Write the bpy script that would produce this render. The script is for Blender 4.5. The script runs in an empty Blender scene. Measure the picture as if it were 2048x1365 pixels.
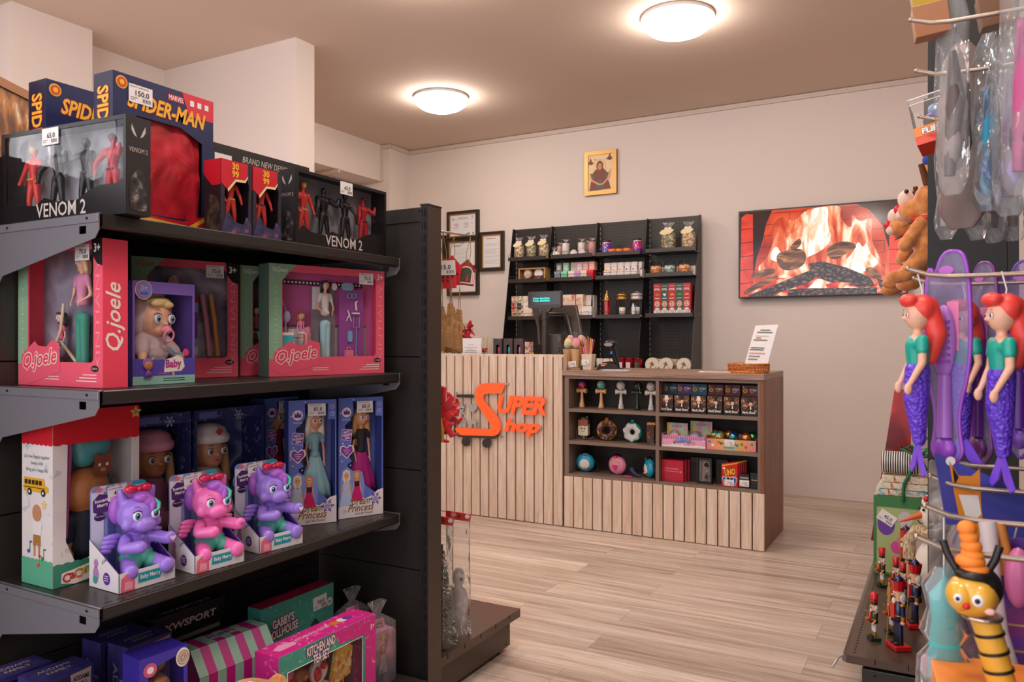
import bpy,bmesh,math,random
from mathutils import Vector,Matrix,geometry
random.seed(7)
scene=bpy.context.scene
col=scene.collection
PI=math.pi
FPX,YAW,CAMH=1560.0,math.radians(29.0),1.23
cam_d=bpy.data.cameras.new('camera');cam=bpy.data.objects.new('camera',cam_d);col.objects.link(cam)
cam.location=(0,0,CAMH);cam.rotation_euler=(PI/2,0,YAW)
cam_d.sensor_width=36.0;cam_d.lens=FPX/2048*36.0;cam_d.clip_start=0.02
cam_d.dof.use_dof=True;cam_d.dof.focus_distance=2.7;cam_d.dof.aperture_fstop=10.0
scene.camera=cam
vs=scene.view_settings
vs.view_transform='Standard';vs.look='None';vs.gamma=1;vs.use_curve_mapping=False
vs.exposure=0.0
scene.cycles.max_bounces=8;scene.cycles.transparent_max_bounces=24
scene.cycles.diffuse_bounces=4;scene.cycles.glossy_bounces=3;scene.cycles.transmission_bounces=6
scene.cycles.caustics_reflective=False;scene.cycles.caustics_refractive=False
scene.cycles.sample_clamp_indirect=4.0;scene.cycles.use_denoising=True
w=bpy.data.worlds.new('world');scene.world=w;w.use_nodes=True
bg=w.node_tree.nodes['Background'];bg.inputs[0].default_value=(0.86,0.86,1.0,1);bg.inputs[1].default_value=0.9
def area(name,loc,rot,sx,sy,power,color):
 l=bpy.data.lights.new(name,'AREA');l.shape='RECTANGLE';l.size=sx;l.size_y=sy
 l.energy=power;l.color=color
 o=bpy.data.objects.new(name,l);col.objects.link(o);o.location=loc;o.rotation_euler=rot
 return o
area('shop_window_daylight',(-1.9,-1.55,1.7),(math.radians(82),0,math.radians(4)),4.6,2.3,62,(0.93,0.92,1.0))
LAMP_W,LAMP_COL=41.0,(1.0,0.875,0.79)
area('side_window_daylight',(-4.90,-0.85,1.75),(math.radians(90),0,math.radians(-90)),2.4,2.2,42,(0.90,0.93,1.0))
_F=(-math.sin(YAW),math.cos(YAW));_R=(math.cos(YAW),math.sin(YAW))
def _d(u,v):
 a=(u-1024)/FPX;b=(682.5-v)/FPX
 return(_F[0]+a*_R[0],_F[1]+a*_R[1],b)
def Pz(u,v,z):
 q=_d(u,v);t=(z-CAMH)/q[2];return(q[0]*t,q[1]*t,z)
def Py(u,v,y):
 q=_d(u,v);t=y/q[1];return(q[0]*t,y,CAMH+q[2]*t)
def Px(u,v,x):
 q=_d(u,v);t=x/q[0];return(x,q[1]*t,CAMH+q[2]*t)
_mc={}
def lin(h):
 h=h.lstrip('#');r=[]
 for i in(0,2,4):
  c=int(h[i:i+2],16)/255;r.append(c/12.92 if c<=0.04045 else((c+0.055)/1.055)**2.4)
 return(r[0],r[1],r[2],1)
def mat(h,rough=0.5,metal=0.0,emit=0.0,sheen=0.0,coat=0.0,bump=0.0,bs=200.0):
 k=(h,rough,metal,emit,sheen,coat,bump,bs)
 if k in _mc:return _mc[k]
 m=bpy.data.materials.new('paint_'+h.strip('#'));m.use_nodes=True
 b=m.node_tree.nodes['Principled BSDF']
 b.inputs['Base Color'].default_value=lin(h);b.inputs['Roughness'].default_value=rough
 b.inputs['Metallic'].default_value=metal
 if emit:b.inputs['Emission Color'].default_value=lin(h);b.inputs['Emission Strength'].default_value=emit
 if sheen:b.inputs['Sheen Weight'].default_value=sheen
 if coat:b.inputs['Coat Weight'].default_value=coat;b.inputs['Coat Roughness'].default_value=0.08
 if bump:
  nt=m.node_tree;n=nt.nodes.new('ShaderNodeTexNoise');n.inputs['Scale'].default_value=bs;n.inputs['Detail'].default_value=3
  tc=nt.nodes.new('ShaderNodeTexCoord');nt.links.new(tc.outputs['Object'],n.inputs['Vector'])
  bp=nt.nodes.new('ShaderNodeBump');bp.inputs['Strength'].default_value=bump;bp.inputs['Distance'].default_value=0.01
  nt.links.new(n.outputs[0],bp.inputs['Height']);nt.links.new(bp.outputs[0],b.inputs['Normal'])
 _mc[k]=m;return m
def nodes(name):
 m=bpy.data.materials.new(name);m.use_nodes=True
 return m,m.node_tree,m.node_tree.nodes['Principled BSDF']
def N(nt,t,**kw):
 n=nt.nodes.new(t)
 for k,v in kw.items():
  if k in n.inputs.keys():n.inputs[k].default_value=v
  else:setattr(n,k,v)
 return n
def ramp(nt,fac,stops,interp='LINEAR'):
 r=nt.nodes.new('ShaderNodeValToRGB');r.color_ramp.interpolation=interp
 e=r.color_ramp.elements
 while len(e)<len(stops):e.new(0.5)
 for i,(p,c)in enumerate(stops):
  e[i].position=p;e[i].color=lin(c)if isinstance(c,str)else c
 nt.links.new(fac,r.inputs[0]);return r
def mapping(nt,scale=(1,1,1),rot=(0,0,0),loc=(0,0,0),src='Object'):
 tc=nt.nodes.new('ShaderNodeTexCoord');mp=nt.nodes.new('ShaderNodeMapping')
 nt.links.new(tc.outputs[src],mp.inputs['Vector'])
 mp.inputs['Scale'].default_value=scale;mp.inputs['Rotation'].default_value=rot;mp.inputs['Location'].default_value=loc
 return mp.outputs[0]
def wood(name,c1,c2,c3,scale=(1,1,1),rough=0.5,island=0.0,plank=None,spec=None):
 m,nt,b=nodes(name)
 v=mapping(nt,scale)
 if island:
  g=N(nt,'ShaderNodeNewGeometry');mu=N(nt,'ShaderNodeMath',operation='MULTIPLY');nt.links.new(g.outputs['Random Per Island'],mu.inputs[0]);mu.inputs[1].default_value=37.0
  cb=N(nt,'ShaderNodeCombineXYZ');nt.links.new(mu.outputs[0],cb.inputs[0]);nt.links.new(mu.outputs[0],cb.inputs[1])
  ad=N(nt,'ShaderNodeVectorMath',operation='ADD');nt.links.new(v,ad.inputs[0]);nt.links.new(cb.outputs[0],ad.inputs[1]);v=ad.outputs[0]
 br=None
 if plank:
  br=N(nt,'ShaderNodeTexBrick');br.offset=0.37;br.inputs['Mortar Size'].default_value=0.0009;br.inputs['Scale'].default_value=1
  br.inputs['Brick Width'].default_value=plank[0];br.inputs['Row Height'].default_value=plank[1]
  br.inputs['Color1'].default_value=(0,0,0,1);br.inputs['Color2'].default_value=(1,1,1,1);br.inputs['Mortar'].default_value=(0.5,0.5,0.5,1)
  nt.links.new(mapping(nt),br.inputs['Vector'])
  sc=N(nt,'ShaderNodeVectorMath',operation='SCALE');nt.links.new(br.outputs['Color'],sc.inputs[0]);sc.inputs['Scale'].default_value=19.0
  ad=N(nt,'ShaderNodeVectorMath',operation='ADD');nt.links.new(v,ad.inputs[0]);nt.links.new(sc.outputs[0],ad.inputs[1]);v=ad.outputs[0]
 n1=N(nt,'ShaderNodeTexNoise',Scale=1.0,Detail=8.0,Roughness=0.62,Distortion=0.9);nt.links.new(v,n1.inputs['Vector'])
 r1=ramp(nt,n1.outputs[0],[(0.30,c1),(0.52,c2),(0.72,c3)])
 wv=N(nt,'ShaderNodeTexNoise',Scale=4.0,Detail=4.0,Roughness=0.7,Distortion=0.3);nt.links.new(v,wv.inputs['Vector'])
 r2=ramp(nt,wv.outputs[0],[(0.35,(0.62,0.62,0.62,1)),(0.6,(1,1,1,1))])
 mx=N(nt,'ShaderNodeMixRGB',blend_type='MULTIPLY');mx.inputs[0].default_value=0.55
 nt.links.new(r1.outputs[0],mx.inputs[1]);nt.links.new(r2.outputs[0],mx.inputs[2]);out=mx.outputs[0]
 if plank:
  hs=N(nt,'ShaderNodeHueSaturation');nt.links.new(out,hs.inputs['Color'])
  r3=ramp(nt,br.outputs['Color'],[(0,(0.86,0.86,0.86,1)),(1,(1.08,1.08,1.08,1))]);nt.links.new(r3.outputs[0],hs.inputs['Value'])
  m2=N(nt,'ShaderNodeMixRGB',blend_type='MULTIPLY');m2.inputs[2].default_value=(0.45,0.4,0.36,1)
  nt.links.new(br.outputs['Fac'],m2.inputs[0]);nt.links.new(hs.outputs[0],m2.inputs[1]);out=m2.outputs[0]
 nt.links.new(out,b.inputs['Base Color']);b.inputs['Roughness'].default_value=rough
 bp=N(nt,'ShaderNodeBump',Strength=0.12,Distance=0.004);nt.links.new(wv.outputs[0],bp.inputs['Height']);nt.links.new(bp.outputs[0],b.inputs['Normal'])
 return m
def film(name='clear_film',tint=(1,1,1,1),gloss=0.1,wav=0.5,ws=18.0,rough=0.06,milky=0.0,mc=(0.8,0.78,0.76,1)):
 m=bpy.data.materials.new(name);m.use_nodes=True;nt=m.node_tree;nt.nodes.clear()
 o=N(nt,'ShaderNodeOutputMaterial');t=N(nt,'ShaderNodeBsdfTransparent');t.inputs[0].default_value=tint
 g=N(nt,'ShaderNodeBsdfGlossy');g.inputs['Roughness'].default_value=rough;g.inputs[0].default_value=(1,1,1,1)
 f=N(nt,'ShaderNodeLayerWeight');f.inputs['Blend'].default_value=gloss
 ns=N(nt,'ShaderNodeTexNoise',Scale=ws,Detail=1.5,Distortion=0.6);nt.links.new(mapping(nt,(1,1,0.5)),ns.inputs['Vector'])
 bp=N(nt,'ShaderNodeBump',Strength=wav,Distance=0.02);nt.links.new(ns.outputs[0],bp.inputs['Height'])
 nt.links.new(bp.outputs[0],g.inputs['Normal']);nt.links.new(bp.outputs[0],f.inputs['Normal'])
 mx=N(nt,'ShaderNodeMixShader');nt.links.new(f.outputs['Fresnel'],mx.inputs[0]);nt.links.new(t.outputs[0],mx.inputs[1]);nt.links.new(g.outputs[0],mx.inputs[2])
 res=mx.outputs[0]
 if milky:
  df=N(nt,'ShaderNodeBsdfDiffuse');df.inputs[0].default_value=mc
  m2=N(nt,'ShaderNodeMixShader');m2.inputs[0].default_value=milky;nt.links.new(res,m2.inputs[1]);nt.links.new(df.outputs[0],m2.inputs[2]);res=m2.outputs[0]
 nt.links.new(res,o.inputs[0]);return m
def noise_mat(name,cols,scale=30.0,detail=3.0,rough=0.6,metal=0.0,dist=0.0,sc=(1,1,1),interp='LINEAR',bump=0.0,emit=0.0,vor=False,sheen=0.0):
 m,nt,b=nodes(name)
 if vor:n=N(nt,'ShaderNodeTexVoronoi',Scale=scale);src=n.outputs['Color']
 else:n=N(nt,'ShaderNodeTexNoise',Scale=scale,Detail=detail,Distortion=dist);src=n.outputs[0]
 nt.links.new(mapping(nt,sc),n.inputs['Vector'])
 r=ramp(nt,src,cols,interp);nt.links.new(r.outputs[0],b.inputs['Base Color'])
 b.inputs['Roughness'].default_value=rough;b.inputs['Metallic'].default_value=metal
 if sheen:b.inputs['Sheen Weight'].default_value=sheen
 if emit:nt.links.new(r.outputs[0],b.inputs['Emission Color']);b.inputs['Emission Strength'].default_value=emit
 if bump:
  bp=N(nt,'ShaderNodeBump',Strength=bump,Distance=0.01);nt.links.new(n.outputs[0],bp.inputs['Height']);nt.links.new(bp.outputs[0],b.inputs['Normal'])
 return m
def grad(name,axis,lo,hi,stops,rough=0.4,coat=0.0,metal=0.0):
 m,nt,b=nodes(name);tc=N(nt,'ShaderNodeTexCoord');sp=N(nt,'ShaderNodeSeparateXYZ');nt.links.new(tc.outputs['Object'],sp.inputs[0])
 mr=N(nt,'ShaderNodeMapRange');mr.inputs[1].default_value=lo;mr.inputs[2].default_value=hi;nt.links.new(sp.outputs[axis],mr.inputs[0])
 r=ramp(nt,mr.outputs[0],stops);nt.links.new(r.outputs[0],b.inputs['Base Color']);b.inputs['Roughness'].default_value=rough
 b.inputs['Coat Weight'].default_value=coat;b.inputs['Metallic'].default_value=metal
 return m
STEEL=mat('#45403e',0.36,0.55);STEELD=mat('#2c2a2a',0.45,0.35);STEELM=mat('#3a3633',0.42,0.35)
BRACK=mat('#8b8990',0.34,0.35);HOLE=mat('#050505',0.9);CHROME=mat('#c8beb4',0.18,0.95)
WHITE=mat('#e9e4e2',0.6);BLACK=mat('#151313',0.45);TAGW=mat('#ece5e1',0.6);INK=mat('#1a1716',0.6);GREYI=mat('#8f8784',0.6)
FILM=film('window_film',gloss=0.13,wav=0.35,ws=9,rough=0.05)
FILMF=film('flat_film',gloss=0.07,wav=0.25,ws=9,rough=0.12)
BAGF=film('crinkled_bag_film',gloss=0.22,wav=1.0,ws=28,rough=0.12,milky=0.12)
GLASS=film('glass_jar',gloss=0.08,wav=0.0,rough=0.02)
_tc={}
def text_mesh(s,bold,shear,ext):
 k=(s,bold,shear,ext)
 if k in _tc:return _tc[k]
 cu=bpy.data.curves.new('t','FONT');cu.body=s;cu.size=1;cu.offset=bold;cu.shear=shear;cu.extrude=0
 cu.resolution_u=2;cu.align_x='CENTER';cu.align_y='CENTER'
 o=bpy.data.objects.new('t',cu);col.objects.link(o)
 dg=bpy.context.evaluated_depsgraph_get();me=bpy.data.meshes.new_from_object(o.evaluated_get(dg))
 vs_=[v.co.copy()for v in me.vertices];fs=[list(p.vertices)for p in me.polygons]
 bpy.data.objects.remove(o);bpy.data.curves.remove(cu);bpy.data.meshes.remove(me)
 if vs_ and bold>0:
  ref=text_mesh(s,0.0,shear,ext);rx=max(v.x for v in ref[0])+bold*1.6;ry=max(v.y for v in ref[0])+bold*1.6
  C=ref[2];ok=[abs(v.x-C[0])<=rx and abs(v.y-C[1])<=ry for v in vs_]
  fs=[f for f in fs if all(ok[i]for i in f)];vs_=[v if ok[i]else Vector((C[0],C[1],0))for i,v in enumerate(vs_)]
  vs_=[Vector((v.x-C[0],v.y-C[1],0))for v in vs_];_tc[k]=(vs_,fs,C);return _tc[k]
 cx=cy=0
 if vs_:
  cx=(max(v.x for v in vs_)+min(v.x for v in vs_))/2;cy=(max(v.y for v in vs_)+min(v.y for v in vs_))/2
  vs_=[Vector((v.x-cx,v.y-cy,0))for v in vs_]
 _tc[k]=(vs_,fs,(cx,cy));return _tc[k]
class G:
 def __init__(s):s.v=[];s.f=[];s.m=[];s.mats=[];s.sm=[];s.T=None
 def mi(s,m):
  if m not in s.mats:s.mats.append(m)
  return s.mats.index(m)
 def add(s,vs,fs,m,smooth=False):
  b=len(s.v);i=s.mi(m)
  if s.T is not None:vs=[s.T@Vector(p)for p in vs]
  s.v+=[tuple(p)for p in vs]
  for f in fs:s.f.append([b+k for k in f]);s.m.append(i);s.sm.append(smooth)
  return s
 def box(s,a,b,m):
  x0,x1=sorted((a[0],b[0]));y0,y1=sorted((a[1],b[1]));z0,z1=sorted((a[2],b[2]))
  return s.add([(x0,y0,z0),(x1,y0,z0),(x1,y1,z0),(x0,y1,z0),(x0,y0,z1),(x1,y0,z1),(x1,y1,z1),(x0,y1,z1)],[(0,3,2,1),(4,5,6,7),(0,1,5,4),(1,2,6,5),(2,3,7,6),(3,0,4,7)],m)
 def quad(s,pts,m):return s.add(pts,[tuple(range(len(pts)))],m)
 def cyl(s,p0,p1,r0,m,r1=None,n=16,caps=True,smooth=True):
  r1=r0 if r1 is None else r1
  p0=Vector(p0);p1=Vector(p1);d=(p1-p0);q=d.to_track_quat('Z','Y');vs_=[]
  for p,r in((p0,r0),(p1,r1)):
   for i in range(n):
    a=2*PI*i/n;vs_.append(p+q@Vector((math.cos(a)*r,math.sin(a)*r,0)))
  s.add(vs_,[(i,(i+1)%n,n+(i+1)%n,n+i)for i in range(n)],m,smooth)
  if caps:s.add(vs_,[tuple(reversed(range(n))),tuple(range(n,2*n))],m)
  return s
 def lathe(s,prof,m,c=(0,0,0),n=24,sx=1.0,sy=1.0,smooth=True,cap=False,rough=None):
  vs_=[]
  for r,z in prof:
   for i in range(n):
    a=2*PI*i/n;rr=r*(rough(a,z)if rough else 1);vs_.append((c[0]+math.cos(a)*rr*sx,c[1]+math.sin(a)*rr*sy,c[2]+z))
  fs=[(j*n+i,j*n+(i+1)%n,(j+1)*n+(i+1)%n,(j+1)*n+i)for j in range(len(prof)-1)for i in range(n)]
  s.add(vs_,fs,m,smooth)
  if cap:s.add(vs_,[tuple(reversed(range(n))),tuple(range((len(prof)-1)*n,len(prof)*n))],m)
  return s
 def tube(s,pts,r,m,n=8,smooth=True,closed=False,radii=None):
  pts=[Vector(p)for p in pts];vs_=[];L=len(pts);up=Vector((0,0,1));prev=None
  for i,p in enumerate(pts):
   if closed:d=pts[(i+1)%L]-pts[i-1]
   else:d=pts[min(i+1,L-1)]-pts[max(i-1,0)]
   d.normalize();a=d.cross(up if abs(d.z)<0.95 else Vector((1,0,0))).normalized()if prev is None else(prev-d*prev.dot(d)).normalized()
   prev=a;b=d.cross(a);rr=radii[i]if radii else r
   for k in range(n):
    t=2*PI*k/n;vs_.append(p+a*math.cos(t)*rr+b*math.sin(t)*rr)
  R=L if closed else L-1
  s.add(vs_,[(j*n+k,j*n+(k+1)%n,((j+1)%L)*n+(k+1)%n,((j+1)%L)*n+k)for j in range(R)for k in range(n)],m,smooth)
  if not closed:s.add(vs_,[tuple(reversed(range(n))),tuple(range((L-1)*n,L*n))],m)
  return s
 def sph(s,c,r,m,n=14,q=None):
  r=(r,r,r)if isinstance(r,(int,float))else r;vs_=[];h=max(6,n//2+1)
  for j in range(h+1):
   ph=PI*j/h
   for i in range(n):
    a=2*PI*i/n;p=Vector((r[0]*math.sin(ph)*math.cos(a),r[1]*math.sin(ph)*math.sin(a),r[2]*math.cos(ph)))
    if q is not None:p=q@p
    vs_.append((c[0]+p.x,c[1]+p.y,c[2]+p.z))
  return s.add(vs_,[(j*n+i,(j+1)*n+i,(j+1)*n+(i+1)%n,j*n+(i+1)%n)for j in range(h)for i in range(n)],m,True)
 def plate(s,outer,m,y0=0.0,t=0.002,holes=(),o=(0,0,0),ax=(1,0,0),ay=(0,0,1),nn=None,em=None):
  ax=Vector(ax);ay=Vector(ay);nn=Vector(nn)if nn else-(ax.cross(ay));o=Vector(o)
  loops=[list(outer)]+[list(h)for h in holes]
  fl=[p for l in loops for p in l]
  tris=geometry.tessellate_polygon([[Vector((p[0],p[1],0))for p in l]for l in loops])
  P=lambda p,y:o+ax*p[0]+ay*p[1]+nn*y
  n=len(fl);vs_=[P(p,y0)for p in fl]+[P(p,y0+t)for p in fl]
  fs=[]
  for t_ in tris:
   a,b,c=(fl[i]for i in t_);ar=(b[0]-a[0])*(c[1]-a[1])-(b[1]-a[1])*(c[0]-a[0])
   t2=tuple(t_)if ar>0 else tuple(reversed(t_));fs.append(t2);fs.append(tuple(n+i for i in reversed(t2)))
  s.add(vs_,fs,m)
  if t>0.0005:
   k=0;sf=[]
   for l in loops:
    L=len(l);sf+=[(k+i,n+k+i,n+k+(i+1)%L,k+(i+1)%L)for i in range(L)];k+=L
   s.add(vs_,sf,em or m)
  return s
 def text(s,t,size,o,m,ax=(1,0,0),ay=(0,0,1),bold=0.0,shear=0.0,w=None,rot=0.0,nudge=0.0006,stretch=1.0,outline=None,ow=0.03):
  vs_,fs,_c=text_mesh(t,bold,shear,0)
  if not vs_:return s
  sx=size*stretch
  if w:sx=w/(max(v.x for v in vs_)-min(v.x for v in vs_))
  ax=Vector(ax);ay=Vector(ay);nn=ax.cross(ay);o=Vector(o)
  cr,sr=math.cos(rot),math.sin(rot)
  def put(nd,mm,dx=0,dy=0):
   s.add([o+ax*(v.x*sx*cr-v.y*size*sr+dx)+ay*(v.x*sx*sr+v.y*size*cr+dy)+nn*nd for v in vs_],fs,mm)
  if outline:
   for i in range(8):put(nudge*(.7+.04*i),outline,ow*size*math.cos(i*PI/4),ow*size*math.sin(i*PI/4))
  put(nudge*(1.6 if outline else 1),m)
  return s
 def disc(s,o,rx,ry,m,ax=(1,0,0),ay=(0,0,1),n=20,nudge=0.0006):
  ax=Vector(ax);ay=Vector(ay);nn=ax.cross(ay);o=Vector(o)
  return s.add([o+nn*nudge+ax*(rx*math.cos(2*PI*i/n))+ay*(ry*math.sin(2*PI*i/n))for i in range(n)],[tuple(range(n))],m)
 def rect(s,o,w_,h_,m,ax=(1,0,0),ay=(0,0,1),nudge=0.0006,rot=0.0):
  ax=Vector(ax);ay=Vector(ay);nn=ax.cross(ay);o=Vector(o)
  a2=ax*math.cos(rot)+ay*math.sin(rot);b2=ay*math.cos(rot)-ax*math.sin(rot)
  return s.add([o+nn*nudge+a2*(i*w_/2)+b2*(j*h_/2)for i,j in((-1,-1),(1,-1),(1,1),(-1,1))],[(0,1,2,3)],m)
 def shape(s,pts,o,m,ax=(1,0,0),ay=(0,0,1),nudge=0.0006):
  ax=Vector(ax);ay=Vector(ay);nn=ax.cross(ay);o=Vector(o)
  tris=geometry.tessellate_polygon([[Vector((p[0],p[1],0))for p in pts]]);fs=[]
  for t_ in tris:
   a,b,c=(pts[i]for i in t_);ar=(b[0]-a[0])*(c[1]-a[1])-(b[1]-a[1])*(c[0]-a[0])
   fs.append(tuple(t_)if ar>0 else tuple(reversed(t_)))
  return s.add([o+nn*nudge+ax*p[0]+ay*p[1]for p in pts],fs,m)
 def obj(s,name,parent=None,bevel=0.0,seg=2,loc=None):
  me=bpy.data.meshes.new(name);me.from_pydata([tuple(p)for p in s.v],[],s.f)
  for m in s.mats:me.materials.append(m)
  for p,i,sm in zip(me.polygons,s.m,s.sm):p.material_index=i;p.use_smooth=sm
  me.update();o=bpy.data.objects.new(name,me);col.objects.link(o)
  if parent:o.parent=parent
  if loc:o.location=loc
  if bevel:
   b=o.modifiers.new('bevel','BEVEL');b.width=bevel;b.segments=seg;b.limit_method='ANGLE';b.angle_limit=math.radians(50)
  return o
def blob(prims,vox,name,m,parent=None,smooth=4,loc=None,sub=False):
 g=G()
 for p in prims:
  if p[0]=='s':g.sph(p[1],p[2],m,16,p[3]if len(p)>3 else None)
  else:
   g.cyl(p[1],p[3],p[2],m,p[4],14);g.sph(p[1],p[2],m,12);g.sph(p[3],p[4],m,12)
 o=g.obj(name)
 r=o.modifiers.new('r','REMESH');r.mode='VOXEL';r.voxel_size=vox;r.use_smooth_shade=True
 sm=o.modifiers.new('s','SMOOTH');sm.iterations=smooth;sm.factor=0.6
 dg=bpy.context.evaluated_depsgraph_get();me=bpy.data.meshes.new_from_object(o.evaluated_get(dg))
 old=o.data;o.modifiers.clear();o.data=me;me.name=name;bpy.data.meshes.remove(old)
 me.materials.clear();me.materials.append(m)
 for p in me.polygons:p.use_smooth=True;p.material_index=0
 if parent:o.parent=parent
 if loc:o.location=loc
 return o
def tag(o,label,cat,group=None,kind=None):
 o['label']=label;o['category']=cat
 if group:o['group']=group
 if kind:o['kind']=kind
 return o
def thing(name,label,cat,loc=(0,0,0),rz=0.0,group=None,rot=None):
 o=bpy.data.objects.new(name,None);col.objects.link(o);o.empty_display_size=0.05
 o.location=loc;o.rotation_euler=rot if rot else(0,0,rz)
 return tag(o,label,cat,group)
def struct(o):o['kind']='structure';return o
kids={}
def copy_tree(o,parent=None):
 c=o.copy();col.objects.link(c)
 if parent:c.parent=parent
 for ch in list(o.children):copy_tree(ch,c)
 return c
def again(root,label,loc,rz=None,group=None,scale=None):
 c=copy_tree(root);c['label']=label;c.location=loc
 if rz is not None:c.rotation_euler=(0,0,rz)
 if group:c['group']=group
 if scale:c.scale=(scale,)*3
 return c
def rr(x0,z0,x1,z1,r=0.01,n=4,cut=None):
 P=[]
 for cx,cz,a0 in((x1-r,z0+r,-PI/2),(x1-r,z1-r,0),(x0+r,z1-r,PI/2),(x0+r,z0+r,PI)):
  for i in range(n+1):
   a=a0+PI/2*i/n;P.append((cx+r*math.cos(a),cz+r*math.sin(a)))
 return P
def price(par,val,x,z,w_=0.056,y=-0.0012,head='',ax=(1,0,0),ay=(0,0,1),o=None,rot=0.0):
 g=G();h_=w_*0.68;O=Vector(o)if o is not None else Vector((x,y,z))
 ax0=Vector(ax);ay0=Vector(ay);A=ax0*math.cos(rot)+ay0*math.sin(rot);B=ay0*math.cos(rot)-ax0*math.sin(rot)
 nn=A.cross(B)
 g.add([O-A*w_/2-B*h_/2,O+A*w_/2-B*h_/2,O+A*w_/2+B*h_/2,O-A*w_/2+B*h_/2]+[O-nn*0.0006-A*w_/2-B*h_/2,O-nn*0.0006+A*w_/2-B*h_/2,O-nn*0.0006+A*w_/2+B*h_/2,O-nn*0.0006-A*w_/2+B*h_/2],[(0,1,2,3),(7,6,5,4),(0,4,5,1),(1,5,6,2),(2,6,7,3),(3,7,4,0)],TAGW)
 g.text(val,h_*0.42,O+A*w_*0.06+B*h_*0.05,INK,A,B,0.012)
 if head:g.text(head,h_*0.13,O-A*w_*0.08+B*h_*0.38,INK,A,B)
 g.rect(O-A*w_*0.28-B*h_*0.22,w_*0.3,h_*0.035,GREYI,A,B);g.rect(O-A*w_*0.33-B*h_*0.33,w_*0.2,h_*0.035,GREYI,A,B)
 for i in range(9):g.rect(O+A*w_*(0.08+0.042*i)-B*h_*0.28,w_*(0.012+0.012*(i%3==1)),h_*0.22,INK,A,B)
 return g.obj('price_label',par)
def carton(name,label,cat,P0,P1,z,h,depth,front,side=None,back=None,top=None,hole=None,inner=None,group=None,film_m=None,lift=0.0,side_window=False):
 """box whose printed front runs from P0 to P1; local x right, y inward, z up. hole = outline of its window"""
 d=Vector((P1[0]-P0[0],P1[1]-P0[1]));W=d.length;rz=math.atan2(d.y,d.x)
 t=thing(name,label,cat,(P0[0],P0[1],z+lift),rz,group)
 side=side or front;inner=inner or side;T=0.0018
 g=G()
 if hole:
  g.plate([(0,0),(W,0),(W,h),(0,h)],front,0,T,[hole])
  g.box((0,T,0),(T,depth,h),side);g.box((W-T,T,0),(W,depth,h),side)
  g.box((T,T,0),(W-T,depth,T),side);g.box((T,T,h-T),(W-T,depth,h),top or side);g.box((T,depth-T,T),(W-T,depth,h-T),inner)
  g.obj('carton',t)
  k=G();k.plate(hole,film_m or FILMF,-0.0004 if False else T+0.0002,0);k.obj('window_film',t)
 else:
  g.box((0,0,0),(W,depth,h),side)
  g.rect((W/2,0,h/2),W,h,front,nudge=0.0003)
  if top:g.rect((W/2,depth/2,h),W,depth,top,(1,0,0),(0,1,0),nudge=0.0003)
  g.obj('carton',t)
 return t,W
SX=dict(ax=(0,-1,0),ay=(0,0,1))
TX=dict(ax=(1,0,0),ay=(0,1,0))
# ============================================================ the room
WALLM=mat('#e2d5cd',0.85,bump=0.05,bs=60);CEILM=mat('#dcc8b8',0.9)
FLOORM=wood('floor_laminate','#9f8572','#ccb8a8','#e0d1c6',(0.9,17,1),0.34,plank=(1.25,0.19))
ZC=3.19;YB=6.53
g=G();g.box((-6.2,-2.2,-0.06),(2.6,YB+0.1,0),FLOORM);struct(g.obj('floor'))
g=G();g.box((-6.2,-2.2,ZC),(2.6,YB+0.1,ZC+0.06),CEILM);struct(g.obj('ceiling'))
g=G();g.box((-6.2,YB,0),(2.6,YB+0.1,ZC),WALLM);struct(g.obj('wall_back'))
g=G();g.box((-5.1,-2.2,0),(-4.94,3.72,ZC),WALLM);g.box((-4.94,2.53,0),(-4.70,3.02,ZC),WALLM);struct(g.obj('wall_left'))
g=G();g.box((-5.5,3.72,0),(-3.655,3.89,ZC),WALLM);struct(g.obj('wall_partition'))
g=G()
wz=2.78
g.box((-5.5,3.89,0),(-5.4,YB,1.0),WALLM);g.box((-5.5,3.89,wz),(-5.4,YB,ZC),WALLM);g.box((-5.5,3.89,1.0),(-5.4,4.2,wz),WALLM);g.box((-5.5,5.35,1.0),(-5.4,YB,wz),WALLM)
struct(g.obj('wall_outer'))
g=G();g.box((-5.4,3.89,2.83),(-4.93,6.20,ZC),WALLM);struct(g.obj('trim_beam'))
g=G();g.box((-5.4,6.20,0),(-4.83,YB,ZC),WALLM);g.box((-5.4,5.55,0),(-5.2,6.2,2.83),WALLM);struct(g.obj('trim_corner_pier'))
g=G();g.box((1.2,-2.2,0),(1.3,YB,ZC),WALLM);g.box((0.62,6.1,0),(1.2,YB,ZC),WALLM);struct(g.obj('wall_right'))
wf=bpy.data.objects.new('window_1',None);col.objects.link(wf);wf.location=(-5.45,4.775,1.9);struct(wf)
FRAME=mat('#dcd2c8',0.5);BLIND=noise_mat('fabric_blind',[(0,'#cdb98e'),(1,'#e0cfa6')],6,sc=(1,1,30))
g=G();g.box((-0.03,-0.575,-0.9),(0.03,-0.53,0.88),FRAME);g.box((-0.03,0.53,-0.9),(0.03,0.575,0.88),FRAME);g.box((-0.03,-0.53,0.83),(0.03,0.53,0.88),FRAME);g.box((-0.03,-0.53,-0.9),(0.03,0.53,-0.85),FRAME);g.obj('window_frame',wf)
g=G();g.box((0.035,-0.56,-0.85),(0.04,0.56,0.8),BLIND);g.cyl((0.06,-0.57,0.83),(0.06,0.57,0.83),0.03,BLIND);g.obj('roller_blind',wf)
TRK=mat('#d3c2b6',0.6)
g=G();g.box((-4.83,YB-0.02,ZC-0.042),(1.2,YB,ZC-0.004),TRK);g.box((-4.83,6.22,ZC-0.042),(-4.81,YB-0.02,ZC-0.004),TRK);g.box((-4.93,6.18,ZC-0.042),(-4.81,6.2,ZC-0.004),TRK)
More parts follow.
